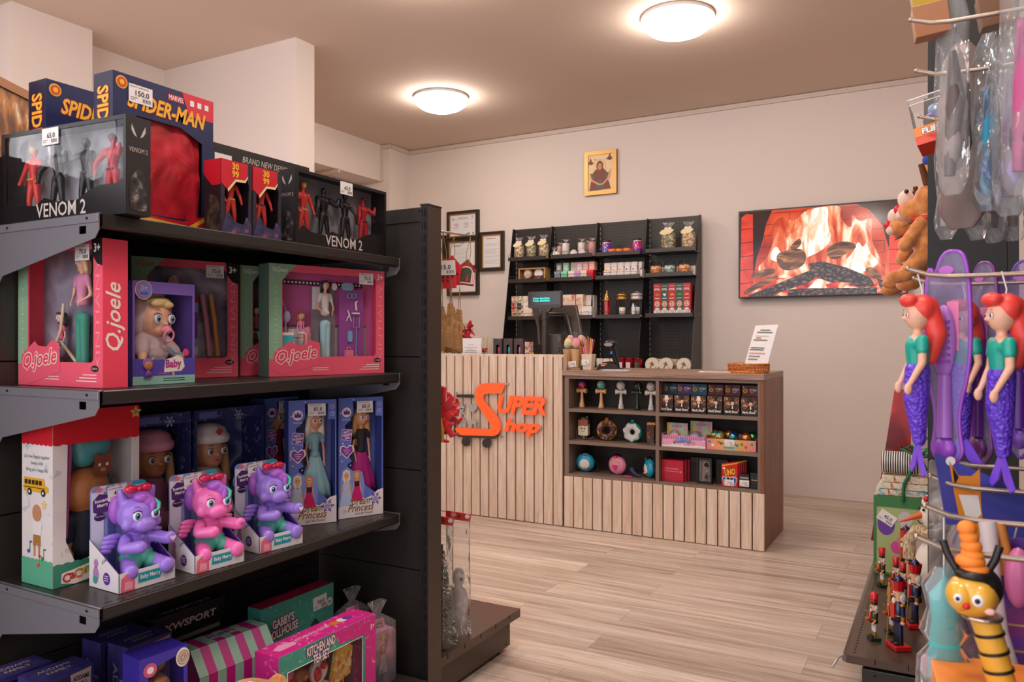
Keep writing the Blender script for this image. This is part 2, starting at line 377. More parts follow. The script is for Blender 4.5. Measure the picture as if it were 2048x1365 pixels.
g.box((-4.93,6.18,2.83),(-4.905,6.2,ZC-0.04),TRK);g.box((-5.2,5.53,2.79),(-4.9,5.55,2.83),TRK)
struct(g.obj('trim_trunking'))
DOME=mat('#f4f2f6',0.4)
def glow(strength):
 m=bpy.data.materials.new('lit_opal_glass');m.use_nodes=True;nt=m.node_tree;nt.nodes.clear()
 o=N(nt,'ShaderNodeOutputMaterial');e=N(nt,'ShaderNodeEmission');e.inputs[0].default_value=(*LAMP_COL,1);e.inputs[1].default_value=strength
 nt.links.new(e.outputs[0],o.inputs[0]);return m
GLOW=glow(LAMP_W)
def lamp(x,y,label,cat='ceiling lamp'):
 t=thing('ceiling_lamp',label,cat,(x,y,ZC),group='round flush ceiling lamps')
 g=G();g.lathe([(0.215,-0.001),(0.222,-0.012),(0.218,-0.022)],mat('#efe9e4',0.4),n=40,cap=True);g.obj('lamp_base',t)
 g=G();g.lathe([(0.212,-0.022),(0.216,-0.034),(0.20,-0.062),(0.165,-0.090),(0.11,-0.112),(0.05,-0.123),(0.0001,-0.125)],GLOW,n=40);g.obj('lamp_shade',t)
 return t
lx=Pz(882,208,ZC-0.06);lamp(lx[0],lx[1],'lit round ceiling lamp farther left, nearest the room corner')
lx=Pz(1355,52,ZC-0.06);lamp(lx[0],lx[1],'lit round ceiling lamp nearer, above the shop counter')
lamp(-1.15,2.15,'added round ceiling lamp, out of view, over the aisle beside the toy shelves');lamp(-3.3,1.5,'added round ceiling lamp, out of view, behind the toy shelves');lamp(-1.0,-0.6,'added round ceiling lamp, out of view, near the shop entrance');lamp(-2.35,3.3,'added round ceiling lamp, out of view, over the middle of the shop');lamp(0.35,3.6,'added round ceiling lamp, out of view, over the right-hand display');lamp(-0.1,0.9,'added round ceiling lamp, out of view, over the near hooks')  # lamps out of view, added as fill light for the room
# ============================================================ left gondola
t=thing('gondola_shelving','dark grey metal gondola shelving unit filled with boxed dolls and toys','shelving',(-1.75,1.5,0))
def L(o,a):return(a[0]-o[0],a[1]-o[1],a[2]-o[2])
go=(-1.75,1.5,0)
def gb(a,b,m,g):g.box(L(go,a),L(go,b),m)
YL,YR,XB,XF=1.008,2.018,-1.925,-1.535
for i,(z0,z1)in enumerate(((0.1,0.46),(0.463,0.82),(0.823,1.18),(1.183,1.66))):
 g=G();gb((XB-0.02,YL-0.02,z0),(XB,YR+0.02,z1),STEELM,g);g.obj('back_panel',t,0.002)
 g=G();gb((XB-0.02,0.2,z0),(XB,YL-0.023,z1),STEELM,g);g.obj('back_panel',t,0.002)
g=G();gb((XB-0.026,0.2,0.1),(XB-0.0215,YR+0.02,1.655),STEELD,g);g.obj('back_panel',t)  # thin backing sheet added to stop light leaking through the panel seams
for yy in(YL-0.045,YR+0.015):
 g=G();gb((XB-0.05,yy,0),(XB+0.008,yy+0.03,1.665),STEELM,g)
 for k in range(30):gb((XB+0.0081,yy+0.006,0.2+k*0.048),(XB+0.0086,yy+0.011,0.23+k*0.048),HOLE,g);gb((XB+0.0081,yy+0.019,0.2+k*0.048),(XB+0.0086,yy+0.024,0.23+k*0.048),HOLE,g)
 g.obj('upright_post',t)
def shelf(zt,xf=XF):
 s=G();gb((XB,YL,zt-0.004),(xf,YR,zt),STEEL,s)
 s.plate([L(go,(xf,0,zt))[::2],L(go,(xf+0.002,0,zt-0.002))[::2],L(go,(xf+0.002,0,zt-0.024))[::2],L(go,(xf-0.004,0,zt-0.030))[::2],L(go,(xf-0.02,0,zt-0.030))[::2],L(go,(xf-0.02,0,zt-0.026))[::2],L(go,(xf-0.006,0,zt-0.026))[::2],L(go,(xf-0.003,0,zt-0.022))[::2],L(go,(xf-0.003,0,zt))[::2]],STEEL,0,YR-YL-0.004,o=(0,YL-go[1]+0.002,0),nn=(0,1,0))
 for k in range(34):
  y=YL+0.02+k*0.029;gb((xf-0.025,y,zt),(xf-0.022,y+0.018,zt+0.0003),HOLE,s)
  if k%2:gb((xf-0.012,y,zt),(xf-0.0105,y+0.014,zt+0.0003),HOLE,s)
 gb((XB,YL+0.001,zt-0.03),(XB+0.01,YR-0.001,zt-0.004),STEELD,s)
 so=s.obj('shelf',t)
 for yy,n in((YL-0.012,0),(YR,1)):
  b=G();pr=[(xf+0.0,zt),(xf+0.0,zt-0.035),(xf-0.014,zt-0.052),(XB+0.03,zt-0.118),(XB+0.002,zt-0.15),(XB+0.002,zt)]
  hole=[(xf-0.068,zt-0.024),(xf-0.043,zt-0.024),(xf-0.043,zt-0.041),(xf-0.068,zt-0.041)]
  q=lambda l:[(p[0]-go[0],p[1]-go[2])for p in l]
  b.plate(q(pr),BRACK,0,0.002,[q(hole)],o=(0,yy-go[1]+0.004,0),nn=(0,1,0))
  b.box((XB+0.002-go[0],yy-go[1]+0.0018,zt-0.019),(xf-go[0],yy-go[1]+0.004,zt+0.0005),BRACK)
  b.box((XB+0.002-go[0],yy-go[1]+0.0018,zt-0.0015),(xf-go[0],yy-go[1]+0.011,zt+0.0005),BRACK)
  for hx in(xf-0.037,XB+0.055):b.disc((hx-go[0],yy-go[1]+0.0018,zt-0.0095),0.0045,0.003,HOLE,n=14)
  b.obj('shelf_bracket',so,0.0006,1)
S1,S2,S3=1.497,1.126,0.673
for z in(S1,S2,S3):shelf(z)
SB=0.16
for ya,yb in((YL,YR),(0.2,YL-0.004)):
 g=G();gb((XB,ya,SB-0.03),(-1.38,yb,SB),STEEL,g);g.obj('base_shelf',t,0.002);g=G();gb((XB,ya,0.0),(-1.40,yb,0.125),STEELM,g);g.obj('plinth',t)
g=G();gb((-2.34,0.2,S1-0.03),(-1.95,YR,S1),STEEL,g);g.obj('rear_shelf',t,0.002)
S1+=.0012;S2+=.0012;S3+=.0012;SB+=.0012
t=thing('gondola_end_unit','dark metal end unit with slotted upright closing the toy shelving','shelving',(-1.9,2.4,0));go=(-1.9,2.4,0)
for z0,z1 in((0.1,0.475),(0.478,0.803),(0.806,1.176),(1.179,1.625)):
 g=G();gb((-2.45,2.088,z0),(-1.479,2.102,z1),STEELM,g);g.obj('back_panel',t,0.0015)
g=G();gb((-2.45,2.103,0.1),(-1.479,2.107,1.63),STEELD,g);g.obj('back_panel',t)  # added backing behind the end panels, keeps light out of their joints
g=G();gb((-2.45,2.083,1.62),(-1.479,2.107,1.668),STEEL,g)
g.cyl(L(go,(-1.50,2.0825,1.655)),L(go,(-1.50,2.0835,1.655)),0.004,HOLE,n=12);g.obj('top_rail',t,0.002)
for xx in(-2.478,-1.478):
 g=G();gb((xx,2.06,0),(xx+0.028,2.134,1.668),mat('#55473e',0.42,0.35),g)
 gb((xx-0.001,2.056,1.667),(xx+0.029,2.137,1.672),STEEL,g)
 gb((xx+0.002,2.0585,0.02),(xx+0.026,2.0598,1.664),STEELD,g)
 for k in range(40):
  for a,b in((0.0045,0.0085),(0.0135,0.0205)):gb((xx+a,2.0581,0.04+k*0.0408),(xx+b,2.0584,0.0645+k*0.0408),HOLE,g)
 g.obj('upright_post',t)
dk=mat('#5a4a40',0.3,0.45)
g=G();gb((-2.45,2.137,0.128),(-1.482,2.742,0.16),dk,g)
for k in range(5):gb((-1.4818,2.22+k*0.108,0.143),(-1.4813,2.224+k*0.108,0.1602),HOLE,g)
for k in range(12):gb((-1.6-k*0.07,2.738,0.160),(-1.64-k*0.07,2.740,0.1603),HOLE,g)
g.obj('base_shelf',t,0.006,3)
g=G();gb((-2.42,2.15,0.018),(-1.513,2.715,0.112),mat('#4c3f36',0.35,0.4),g)
for y,z in((2.2,0.09),(2.69,0.098),(2.18,0.03),(2.68,0.032)):g.cyl(L(go,(-1.514,y,z)),L(go,(-1.5125,y,z)),0.004,HOLE,n=10)
g.obj('plinth',t,0.003)
for x,y in((-1.55,2.66),(-1.55,2.2),(-2.38,2.66)):
 g=G();g.cyl(L(go,(x,y,0)),L(go,(x,y,0.018)),0.018,BLACK,n=16);g.obj('levelling_foot',t)
 # ============================================================ back wall: pictures, screen
def XY(u,y):return Py(u,682,y)[0]
GOLDF=mat('#b8863e',0.35,0.5);FR=mat('#2a211d',0.4);PAPER=mat('#e6e3e4',0.7)
def frame(u0,u1,v0,v1,label,lines,y=6.508,name='framed_certificate'):
 a=Py(u0,v0,y);b=Py(u1,v1,y);W=b[0]-a[0];H=a[2]-b[2]
 t=thing(name,label,'framed certificate',(a[0],y,b[2]),group='framed notices on the back wall')
 g=G();T=0.028
 g.plate([(0,0),(W,0),(W,H),(0,H)],FR,-0.012,0.034,[[(T,T),(W-T,T),(W-T,H-T),(T,H-T)]])
 g.plate([(T,T),(W-T,T),(W-T,H-T),(T,H-T)],GOLDF,-0.009,0.028,[[(T+.008,T+.008),(W-T-.008,T+.008),(W-T-.008,H-T-.008),(T+.008,H-T-.008)]])
 g.obj('picture_frame',t)
 g=G();g.box((T,0.004,T),(W-T,0.008,H-T),PAPER);lines(g,W,H);g.obj('printed_sheet',t)
 g=G();g.quad([(T,0.001,T),(W-T,0.001,T),(W-T,0.001,H-T),(T,0.001,H-T)],FILMF);g.obj('glass_pane',t)
RD=mat('#b0402c',0.6);LG=mat('#a7a3a4',0.6)
def para(g,x,z,w_,n,dz,m=LG,y=0.004,th=0.0022,ragged=True):
 for i in range(n):
  ww=w_*(1-0.35*((i*7)%5)/5 if ragged else 1);g.rect((x+ww/2,y,z-i*dz),ww,th,m)
def f1(g,W,H):
 g.text('InfoCons',0.03,(W*.5,.004,H*.76),mat('#8c3a2e'),bold=0.0);g.text('112',0.034,(W*.28,.004,H*.53),RD,bold=0.02);g.text('113.',0.034,(W*.60,.004,H*.54),RD,bold=0.02);g.text('1ms',0.018,(W*.78,.004,H*.56),RD)
 g.disc((W*.79,.004,H*.77),.011,.011,RD);g.disc((W*.79,.0035,H*.77),.007,.007,PAPER,nudge=.0014);g.rect((W*.19,.004,H*.72),.02,.02,LG)
 para(g,W*.2,H*.44,.07,3,.007);para(g,W*.52,H*.46,.07,3,.007);g.rect((W*.5,.004,H*.7),W*.62,.002,LG);g.rect((W*.82,.004,H*.2),.015,.02,mat('#4a7fae'))
def f2(g,W,H):para(g,W*.2,H*.8,W*.3,3,.008,INK,th=.003);para(g,W*.22,H*.66,W*.55,12,.014);g.disc((W*.5,.004,H*.86),.012,.012,LG)
def f3(g,W,H):para(g,W*.2,H*.84,W*.55,9,.014);g.text('InfoCons',.018,(W*.45,.004,H*.78),INK);para(g,W*.2,H*.14,W*.6,2,.008,RD)
def f4(g,W,H):g.rect((W*.45,.004,H*.83),W*.42,.005,RD);para(g,W*.2,H*.7,W*.6,3,.011);para(g,W*.2,H*.56,W*.6,5,.011);para(g,W*.2,H*.38,W*.6,2,.011);para(g,W*.2,H*.28,W*.6,4,.011)
def f5(g,W,H):g.disc((W*.7,.004,H*.68),.012,.018,mat('#5f7a66'));para(g,W*.2,H*.5,W*.6,4,.02)
frame(894.5,957.5,425,476.5,'black and gold framed notice with red telephone numbers, highest of the frames',f1)
frame(894,956.5,480,537,'framed notice with grey text hanging directly under the red-numbered notice',f2)
frame(894.5,957.5,541,590,'lowest framed notice in the column, seen behind the brick house ornament',f3)
frame(960,1007.5,465.5,541,'framed letter with a red heading hanging alone nearest the candle shelves',f4)
frame(864,890.6,473,560,'framed paper partly hidden behind the slotted upright post',f5)
a=Py(1170.5,306,6.52);b=Py(1234.5,388.5,6.52);W=b[0]-a[0];H=0.395
t=thing('religious_icon','small gilded painted icon of a robed haloed figure, high on the wall','icon',(a[0],6.5,a[2]-H))
GOLD=mat('#e0b062',0.42,0.35);g=G()
g.plate([(0,0),(W,0),(W,H),(0,H)],GOLD,0,0.028,[rr(.035,.035,W-.035,H-.035,.006)],em=mat('#7a3f1c'));g.box((.03,.008,.03),(W-.03,.026,H-.03),GOLD);g.obj('icon_board',t,0.003)
g=G();cx=W*.48;pf=lambda l,s=1.0:[(cx+p[0]*W,p[1]*H)for p in l]
cream=mat('#efd2a4',.5);g.rect((W/2,.008,H/2),W-.08,H-.08,cream)
red=mat('#7c3b22');gry=mat('#5f5a55');skin=mat('#c88f5c');gl=mat('#d9a04c')
g.disc((cx,.0075,H*.64),.06,.065,gl,nudge=.001,n=28);g.disc((cx,.0074,H*.64),.056,.061,cream,nudge=.0015,n=28)
O=(0,.006,0)
g.shape(pf([(-.33,.10),(-.28,.30),(-.2,.42),(-.22,.5),(-.12,.58),(.1,.6),(.22,.5),(.2,.4),(.28,.28),(.34,.12),(.1,.11)]),O,red,nudge=.001)
g.shape(pf([(-.1,.10),(-.13,.30),(0,.36),(.12,.28),(.16,.12)]),O,gry,nudge=.0015)
g.shape(pf([(-.25,.38),(-.3,.5),(-.2,.48),(-.14,.36)]),O,gry,nudge=.0015);g.shape(pf([(.24,.38),(.28,.5),(.2,.48),(.14,.36)]),O,gry,nudge=.0015)
g.shape(pf([(-.33,.50),(-.29,.51),(-.25,.36),(-.02,.25),(.08,.25),(.26,.38),(.30,.55),(.35,.57),(.31,.36),(.1,.22),(-.04,.22),(-.29,.33)]),O,mat('#dca06a'),nudge=.002)
g.disc((cx,.0055,H*.655),.034,.046,red,nudge=.001);g.disc((cx,.0052,H*.635),.021,.031,skin,nudge=.0015)
for s,x,z in((1,.3,.83),(-1,-.29,.76)):g.shape(pf([(x-.1,z-.04),(x-.03,z+.02),(x+.01*s,z+.1),(x+.05,z+.0),(x+.1,z-.03),(x+.02,z-.07)]),O,red,nudge=.001)
for x,s_ in((-.14,'MP'),(.19,'OY')):g.text(s_,.016,(cx+x*W,.006,H*.80),red,nudge=.001)
g.obj('painted_figure',t)
a=Py(1479.5,425,6.5);b=Py(1815.8,399,6.5);zb=Py(1479.5,598,6.5)[2];W=b[0]-a[0];H=a[2]-zb
t=thing('wall_television','large flat television on the wall showing a log fire','television',(a[0],6.455,zb))
g=G();g.box((0,0,0),(W,.035,H),mat('#141110',.35));g.obj('tv_housing',t,0.003)
g=G();g.box((.25,.035,.15),(W-.25,.074,H-.2),BLACK);g.obj('wall_bracket',t)
def em_mat(name,cols,scale,strength=1.0,detail=6,dist=1.2,sc=(1,1,1),vor=False,rough=.12):
 m,nt,bb=nodes(name)
 vv=mapping(nt,sc)
 if vor:
  wr=N(nt,'ShaderNodeTexNoise',Scale=6.0,Detail=2.0);nt.links.new(vv,wr.inputs['Vector'])
  mxv=N(nt,'ShaderNodeMixRGB');mxv.inputs[0].default_value=.12;nt.links.new(vv,mxv.inputs[1]);nt.links.new(wr.outputs['Color'],mxv.inputs[2])
  n=N(nt,'ShaderNodeTexVoronoi',Scale=scale,feature='DISTANCE_TO_EDGE');nt.links.new(mxv.outputs[0],n.inputs['Vector']);s_=n.outputs[0]
 else:
  n=N(nt,'ShaderNodeTexNoise',Scale=scale,Detail=detail,Distortion=dist);nt.links.new(vv,n.inputs['Vector']);s_=n.outputs[0]
 r=ramp(nt,s_,cols);bb.inputs['Base Color'].default_value=(0.01,0.01,0.01,1);bb.inputs['Roughness'].default_value=rough
 nt.links.new(r.outputs[0],bb.inputs['Emission Color']);bb.inputs['Emission Strength'].default_value=strength;return m
E_BG=em_mat('screen_back_bricks',[(.3,'#a8240f'),(.5,'#e04a22'),(.7,'#f07848')],3.0)
E_DK=em_mat('screen_soot',[(.3,'#120705'),(.7,'#3a130b')],4.0)
E_FL=em_mat('screen_flame_orange',[(.34,'#c8320f'),(.46,'#f0683a'),(.56,'#f9a070'),(.66,'#fff0d2')],2.2,1.0,5,1.6,(4.2,1,1.5))
E_HOT=em_mat('screen_flame_white',[(.33,'#f58a4a'),(.44,'#fbd0a4'),(.54,'#fffbee')],3.0,1.05,4,1.5,(4.5,1,1.4))
E_LOG=em_mat('screen_charred_log',[(.0,'#080403'),(.05,'#2a1610'),(.12,'#4c342c'),(.3,'#86665a')],30,.85,sc=(1,1,1.5),vor=True)
E_LOG2=em_mat('screen_log_bark',[(.25,'#2e1508'),(.5,'#7c4524'),(.72,'#e0965a')],5.0,.9,5,2.0,(1,1,3.5))
E_EMB=em_mat('screen_embers',[(.3,'#8f1008'),(.48,'#f03420'),(.62,'#ffc890')],11,1.1)
E_BR=em_mat('screen_brick_pillar',[(.3,'#c02008'),(.6,'#f4442a')],4.0)
E_LN=em_mat('screen_brick_joint',[(.3,'#4a0d06'),(.7,'#6a140a')],4.0)
g=G();k=.012;O=(0,0,0);sw=W-2*k;sh=H-2*k
def sp(l):return[(k+x*sw,k+(1-y)*sh)for x,y in l]
def lay(m,l,n):
 if m.name.startswith('screen_flame')or 'bark' in m.name:
  for _ in range(2):l=[q for j in range(len(l))for q in((l[j][0]*.75+l[(j+1)%len(l)][0]*.25,l[j][1]*.75+l[(j+1)%len(l)][1]*.25),(l[j][0]*.25+l[(j+1)%len(l)][0]*.75,l[j][1]*.25+l[(j+1)%len(l)][1]*.75))]
 g.shape(sp(l),O,m,nudge=.0004*n)
lay(E_BG,[(0,0),(1,0),(1,1),(0,1)][::-1],1)
for j in range(6):
 y=.03+j*.13;lay(E_LN,[(.12,y),(.88,y),(.88,y+.006),(.12,y+.006)][::-1],1.5)
 for i in range(5):x=.16+.16*i+(.08 if j%2 else 0);lay(E_LN,[(x,y),(x+.003,y),(x+.003,y+.13),(x,y+.13)][::-1],1.5)
lay(E_DK,[(0,0),(.21,0),(.17,.16),(.15,.34),(.11,.55),(.085,.8),(.07,1),(.0,1)],2)
lay(E_DK,[(.72,0),(1,0),(1,1),(.92,.8),(.905,.5),(.87,.26),(.80,.08)],2)
lay(E_BR,[(.01,.06),(.04,.02),(.085,.03),(.088,1),(0,1)],3);lay(E_BR,[(.91,.18),(.94,.09),(1,.2),(1,1),(.905,.9)],3)
for j in range(6):
 y=.2+j*.16;lay(E_LN,[(.0,y),(.088,y-.01),(.088,y-.002),(0,y+.01)],4);lay(E_LN,[(.908,y),(1,y+.01),(1,y+.018),(.908,y+.008)],4)
lay(E_FL,[(.10,.68),(.18,.55),(.22,.36),(.20,.20),(.27,.06),(.35,.16),(.42,.02),(.52,0),(.64,0),(.62,.14),(.70,.30),(.69,.08),(.74,.22),(.82,.14),(.80,.40),(.86,.62),(.90,.80),(.80,.84),(.2,.8)][::-1],5)
lay(E_HOT,[(.20,.50),(.235,.40),(.27,.52),(.30,.56),(.38,.46),(.43,.30),(.44,.02),(.53,0),(.56,.02),(.55,.20),(.58,.38),(.52,.50),(.44,.56),(.36,.62),(.2,.6)][::-1],6)
lay(E_HOT,[(.62,.66),(.70,.56),(.73,.40),(.76,.5),(.78,.42),(.80,.56),(.86,.66),(.80,.74),(.70,.78)][::-1],6)
lay(E_LOG2,[(.23,.52),(.30,.47),(.40,.46),(.43,.56),(.40,.68),(.30,.72),(.25,.66)][::-1],7);lay(E_LOG2,[(.56,.44),(.66,.40),(.74,.47),(.66,.55),(.60,.62),(.54,.56)][::-1],7);lay(E_LOG2,[(.31,.46),(.38,.33),(.40,.40),(.36,.48)][::-1],7)
lay(E_EMB,[(.05,.96),(.2,.82),(.44,.76),(.66,.80),(.90,.92),(.96,.95),(.95,1),(.04,1)][::-1],7)
lay(E_LOG2,[(.07,.72),(.22,.66),(.24,.74),(.08,.80)][::-1],7.5)
lay(E_LOG2,[(.02,.93),(.18,.78),(.24,.74),(.25,.80),(.1,.92),(.03,.99)][::-1],8);lay(E_LOG,[(.06,.98),(.24,.86),(.44,.72),(.49,.77),(.46,.84),(.26,.96),(.22,1),(.05,1)][::-1],8.5)
lay(E_LOG,[(.44,.64),(.52,.62),(.66,.70),(.80,.82),(.83,.92),(.76,.93),(.56,.86),(.45,.76)][::-1],9);lay(E_LOG,[(.84,.84),(.92,.88),(.93,.98),(.86,.97)][::-1],9);lay(E_LOG2,[(.76,.72),(.82,.70),(.88,.84),(.82,.86)][::-1],9)
lay(E_HOT,[(.46,.88),(.49,.80),(.56,.86),(.62,.90),(.80,.95),(.40,.96)][::-1],7.8);lay(E_EMB,[(.54,.88),(.62,.86),(.70,.88),(.64,.93),(.55,.93)][::-1],9.2)
lay(E_LOG,[(.31,.93),(.40,.92),(.84,.935),(.84,1),(.31,1)][::-1],10)
g.obj('screen',t)
g=G();g.quad([(k,-.0055,k),(W-k,-.0055,k),(W-k,-.0055,H-k),(k,-.0055,H-k)],film('screen_gloss',gloss=.06,wav=0,rough=.05));g.obj('screen_glass',t)
# ============================================================ perforated wall shelving
def perf():
 m,nt,b=nodes('perforated_steel');v=mapping(nt)
 s=N(nt,'ShaderNodeVectorMath',operation='SCALE');s.inputs['Scale'].default_value=1/.026;nt.links.new(v,s.inputs[0])
 f=N(nt,'ShaderNodeVectorMath',operation='FRACTION');nt.links.new(s.outputs[0],f.inputs[0])
 q=N(nt,'ShaderNodeSeparateXYZ');nt.links.new(f.outputs[0],q.inputs[0]);r=[]
 for ax in('X','Z'):
  a=N(nt,'ShaderNodeMath',operation='COMPARE');a.inputs[1].default_value=.5;a.inputs[2].default_value=.14;nt.links.new(q.outputs[ax],a.inputs[0]);r.append(a)
 mu=N(nt,'ShaderNodeMath',operation='MULTIPLY');nt.links.new(r[0].outputs[0],mu.inputs[0]);nt.links.new(r[1].outputs[0],mu.inputs[1])
 mx=N(nt,'ShaderNodeMixRGB');mx.inputs[1].default_value=lin('#3b3734');mx.inputs[2].default_value=(0.003,0.003,0.003,1);nt.links.new(mu.outputs[0],mx.inputs[0])
 nt.links.new(mx.outputs[0],b.inputs['Base Color']);b.inputs['Roughness'].default_value=.4;b.inputs['Metallic'].default_value=.35;return m
PERF=perf()
UY=6.44
xs=[Py(u,500,UY)[0]for u in(1032,1109,1200,1299,1400)]
ZT=Py(1400,431,UY)[2]
wo=(xs[0],UY,0)
t=thing('wall_shelving','dark perforated wall shelving in four bays behind the counter','shelving',wo)
zrow=[Py(1016,516.5,6.16)[2],Py(1016,560.5,6.16)[2],Py(1016,634,6.16)[2]]
YF=6.16
for i in range(4):
 g=G();g.box(L(wo,(xs[i]+.012,UY,.1)),L(wo,(xs[i+1]-.002,UY+.012,ZT)),PERF);g.obj('back_panel',t)
 g=G();g.box(L(wo,(xs[i]-.002,UY-.004,0)),L(wo,(xs[i]+.012,UY+.06,ZT)),STEELM)
 for k in range(44):g.box(L(wo,(xs[i]+.004,UY-.0046,.3+k*.0445)),L(wo,(xs[i]+.0075,UY-.0041,.326+k*.0445)),mat('#d9ccc0',.6))
 g.obj('upright_post',t)
for i in range(5):
 pr=[(0,0),(-.34,0),(-.29,ZT*.45),(-.06,ZT),(0,ZT)]
 g=G();g.plate([(p[0],p[1])for p in pr],STEELD if i<4 else mat('#3c3531',.45,.3),0,.006,o=L(wo,(xs[i]-.008+(.012 if i==4 else 0),UY+.01,0)),ax=(0,1,0),ay=(0,0,1),nn=(1,0,0));g.obj('side_panel',t)
us=[(1016,1092.5),(1101.5,1184.6),(1191.5,1280),(1290.5,1385.5)]
BAY=[]
for i,(ua,ub)in enumerate(us):
 xa,xb=XY(ua,YF),XY(ub,YF);BAY.append((xa,xb))
 for j,z in enumerate(zrow):
  z=z-(.0 if i<3 else-.004)
  g=G();g.box(L(wo,(xa,YF,z-.026)),L(wo,(xb,UY,z-.020)),STEEL);g.box(L(wo,(xa,YF,z-.026)),L(wo,(xb,YF+.003,z+.004)),STEEL);g.box(L(wo,(xa,YF-.004,z-.03)),L(wo,(xb,YF+.001,z-.018)),STEEL)
  sh_=g.obj('shelf',t,.0015,1)
  g=G();pts=[(xa+.002,YF+.002,z+.003),(xa+.002,YF+.002,z+.024),(xa+.01,YF+.002,z+.028),(xb-.01,YF+.002,z+.028),(xb-.002,YF+.002,z+.024),(xb-.002,YF+.002,z+.003)]
  g.tube([L(wo,p)for p in pts],.0016,STEEL,6);g.tube([L(wo,(xa+.035,YF+.002,z+.003)),L(wo,(xa+.035,YF+.002,z+.028))],.0014,STEEL,6);g.tube([L(wo,(xb-.035,YF+.002,z+.003)),L(wo,(xb-.035,YF+.002,z+.028))],.0014,STEEL,6)
  g.obj('wire_guard',sh_)
SZ=[z-.0188 for z in zrow]
g=G();g.box(L(wo,(xs[0],6.1,.944)),L(wo,(xs[4],UY,.974)),STEEL);g.box(L(wo,(xs[0],6.12,.0)),L(wo,(xs[4],UY,.944)),STEELM);g.obj('base_cabinet',t)
# ============================================================ counter
OAKL=wood('oak_slats','#d8b89e','#e4cbb6','#efdccb',(22,22,1.4),.45,island=1)
OAKD=wood('grey_oak_worktop','#755a4a','#a0816f','#b89a86',(3,30,60),.38)
OAKE=wood('grey_oak_end_panel','#5c3420','#8a5536','#a06a48',(30,30,1.6),.42)
CARC=mat('#7a6658',.5);CARI=mat('#3e3530',.6);SLB=mat('#3a2412',.7)
YC=4.68;HX0,HX1=-3.40,-2.206;LX0,LX1=-2.200,-0.917;ZH,ZL,ZS=1.140,1.037,.337
co=(-2.2,YC,0)
t=thing('shop_counter','wood slatted shop counter with grey oak top and open cubbyholes','counter',co)
g=G();g.box(L(co,(HX0,YC+.022,0)),L(co,(HX1,YC+.60,ZL-.036)),SLB);g.box(L(co,(HX0,YC+.022,ZL)),L(co,(HX1-.001,YC+.05,ZH-.018)),SLB);g.box(L(co,(LX0,YC+.022,0)),L(co,(LX1-.02,YC+.60,ZS-.006)),SLB);g.obj('carcass',t)
g=G();g.box(L(co,(HX0,YC+.004,ZH-.018)),L(co,(HX1,YC+.052,ZH-.001)),OAKL);g.box(L(co,(HX1-.001,YC+.003,ZL)),L(co,(HX1+.001,YC+.051,ZH-.002)),OAKL);g.obj('upstand_cap',t)
g=G();g.box(L(co,(HX0,YC+.052,ZL-.036)),L(co,(LX0-.012,YC+.62,ZL)),OAKD);g.obj('rear_worktop',t)
x1=XY(1106,YC);x0=XY(892.5,YC);pitch=(x1-x0)/12
k=-8
while True:
 xa=x0+k*pitch+.0042;xb=xa+pitch-.0088;k+=1
 if xb<HX0:continue
 if xa>HX1-.02:break
 xb=min(xb,HX1);xa=max(xa,HX0)
 g=G();g.box(L(co,(xa,YC,.004)),L(co,(xb,YC+.02,ZH)),OAKL);g.obj('oak_slat',t,.0015,1)
nS=19;pw=(LX1-LX0)/nS
for i in range(nS):
 g=G();g.box(L(co,(LX0+i*pw+.0035*(i>0),YC,.004)),L(co,(LX0+(i+1)*pw-.004*(i<nS-1),YC+.02,ZS)),OAKL);g.obj('oak_slat',t,.0015,1)
g=G();g.box(L(co,(LX0-.012,YC-.006,ZL-.036)),L(co,(LX1,YC+.62,ZL)),OAKD);g.obj('worktop',t,.002)
g=G();g.box(L(co,(LX1-.022,YC-.002+.004,ZS)),L(co,(LX1,YC+.62,ZL-.036)),OAKE);g.box(L(co,(LX1-.022,YC+.021,0)),L(co,(LX1,YC+.62,ZS)),OAKE);g.obj('end_panel',t,.001,1)
y0=YC+.006
zz=[Py(1137.5,v,y0)[2]for v in(758,817.5,823.8,881.5,888,947.5)]
xl,xd0,xd1,xr=XY(1137.5,y0),XY(1311.3,y0),XY(1317.8,y0),XY(1515.3,y0)
CD=.30
g=G()
g.box(L(co,(LX0,y0,zz[0])),L(co,(LX1-.022,y0+CD,ZL-.036)),CARC);g.box(L(co,(LX0,y0,ZS-.004)),L(co,(LX1-.022,y0+CD,zz[5])),CARC)
g.box(L(co,(LX0,y0,zz[5])),L(co,(xl,y0+CD,zz[0])),CARC);g.box(L(co,(xr,y0,zz[5])),L(co,(LX1-.022,y0+CD,zz[0])),CARC);g.box(L(co,(LX0,y0+CD,ZS)),L(co,(LX1-.022,y0+CD+.02,ZL-.036)),CARI)
g.obj('cubby_frame',t)
g=G();g.box(L(co,(xd0,y0,zz[5])),L(co,(xd1,y0+CD,zz[0])),CARC);g.obj('divider',t)
for xa,xb in((xl,xd0),(xd1,xr)):
 for a,b in((1,2),(3,4)):
  g=G();g.box(L(co,(xa,y0,zz[b])),L(co,(xb,y0+CD,zz[a])),CARC);g.obj('cubby_shelf',t)
CZ=[zz[1]+.001,zz[3]+.001,zz[5]+.001]
ys=YC-.022
def sg(x,y):p=Py(860+x/4.55,740+y/4.55,ys);return(p[0]-co[0]+.0,p[2])
so=thing('shop_sign','orange and grey acrylic shop sign with cart-shaped S on the counter front','sign',(co[0],ys,0))
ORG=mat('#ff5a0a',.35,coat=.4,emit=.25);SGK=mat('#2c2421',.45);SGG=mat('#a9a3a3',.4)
g=G();S_=[(690,122),(655,215),(525,217),(497,225),(487,250),(492,280),(620,430),(645,490),(645,540),(628,580),(590,603),(290,596),(255,580),(238,555),(234,528),(540,540),(558,532),(562,515),(555,495),(440,330),(418,270),(412,215),(422,175),(450,140),(500,122)]
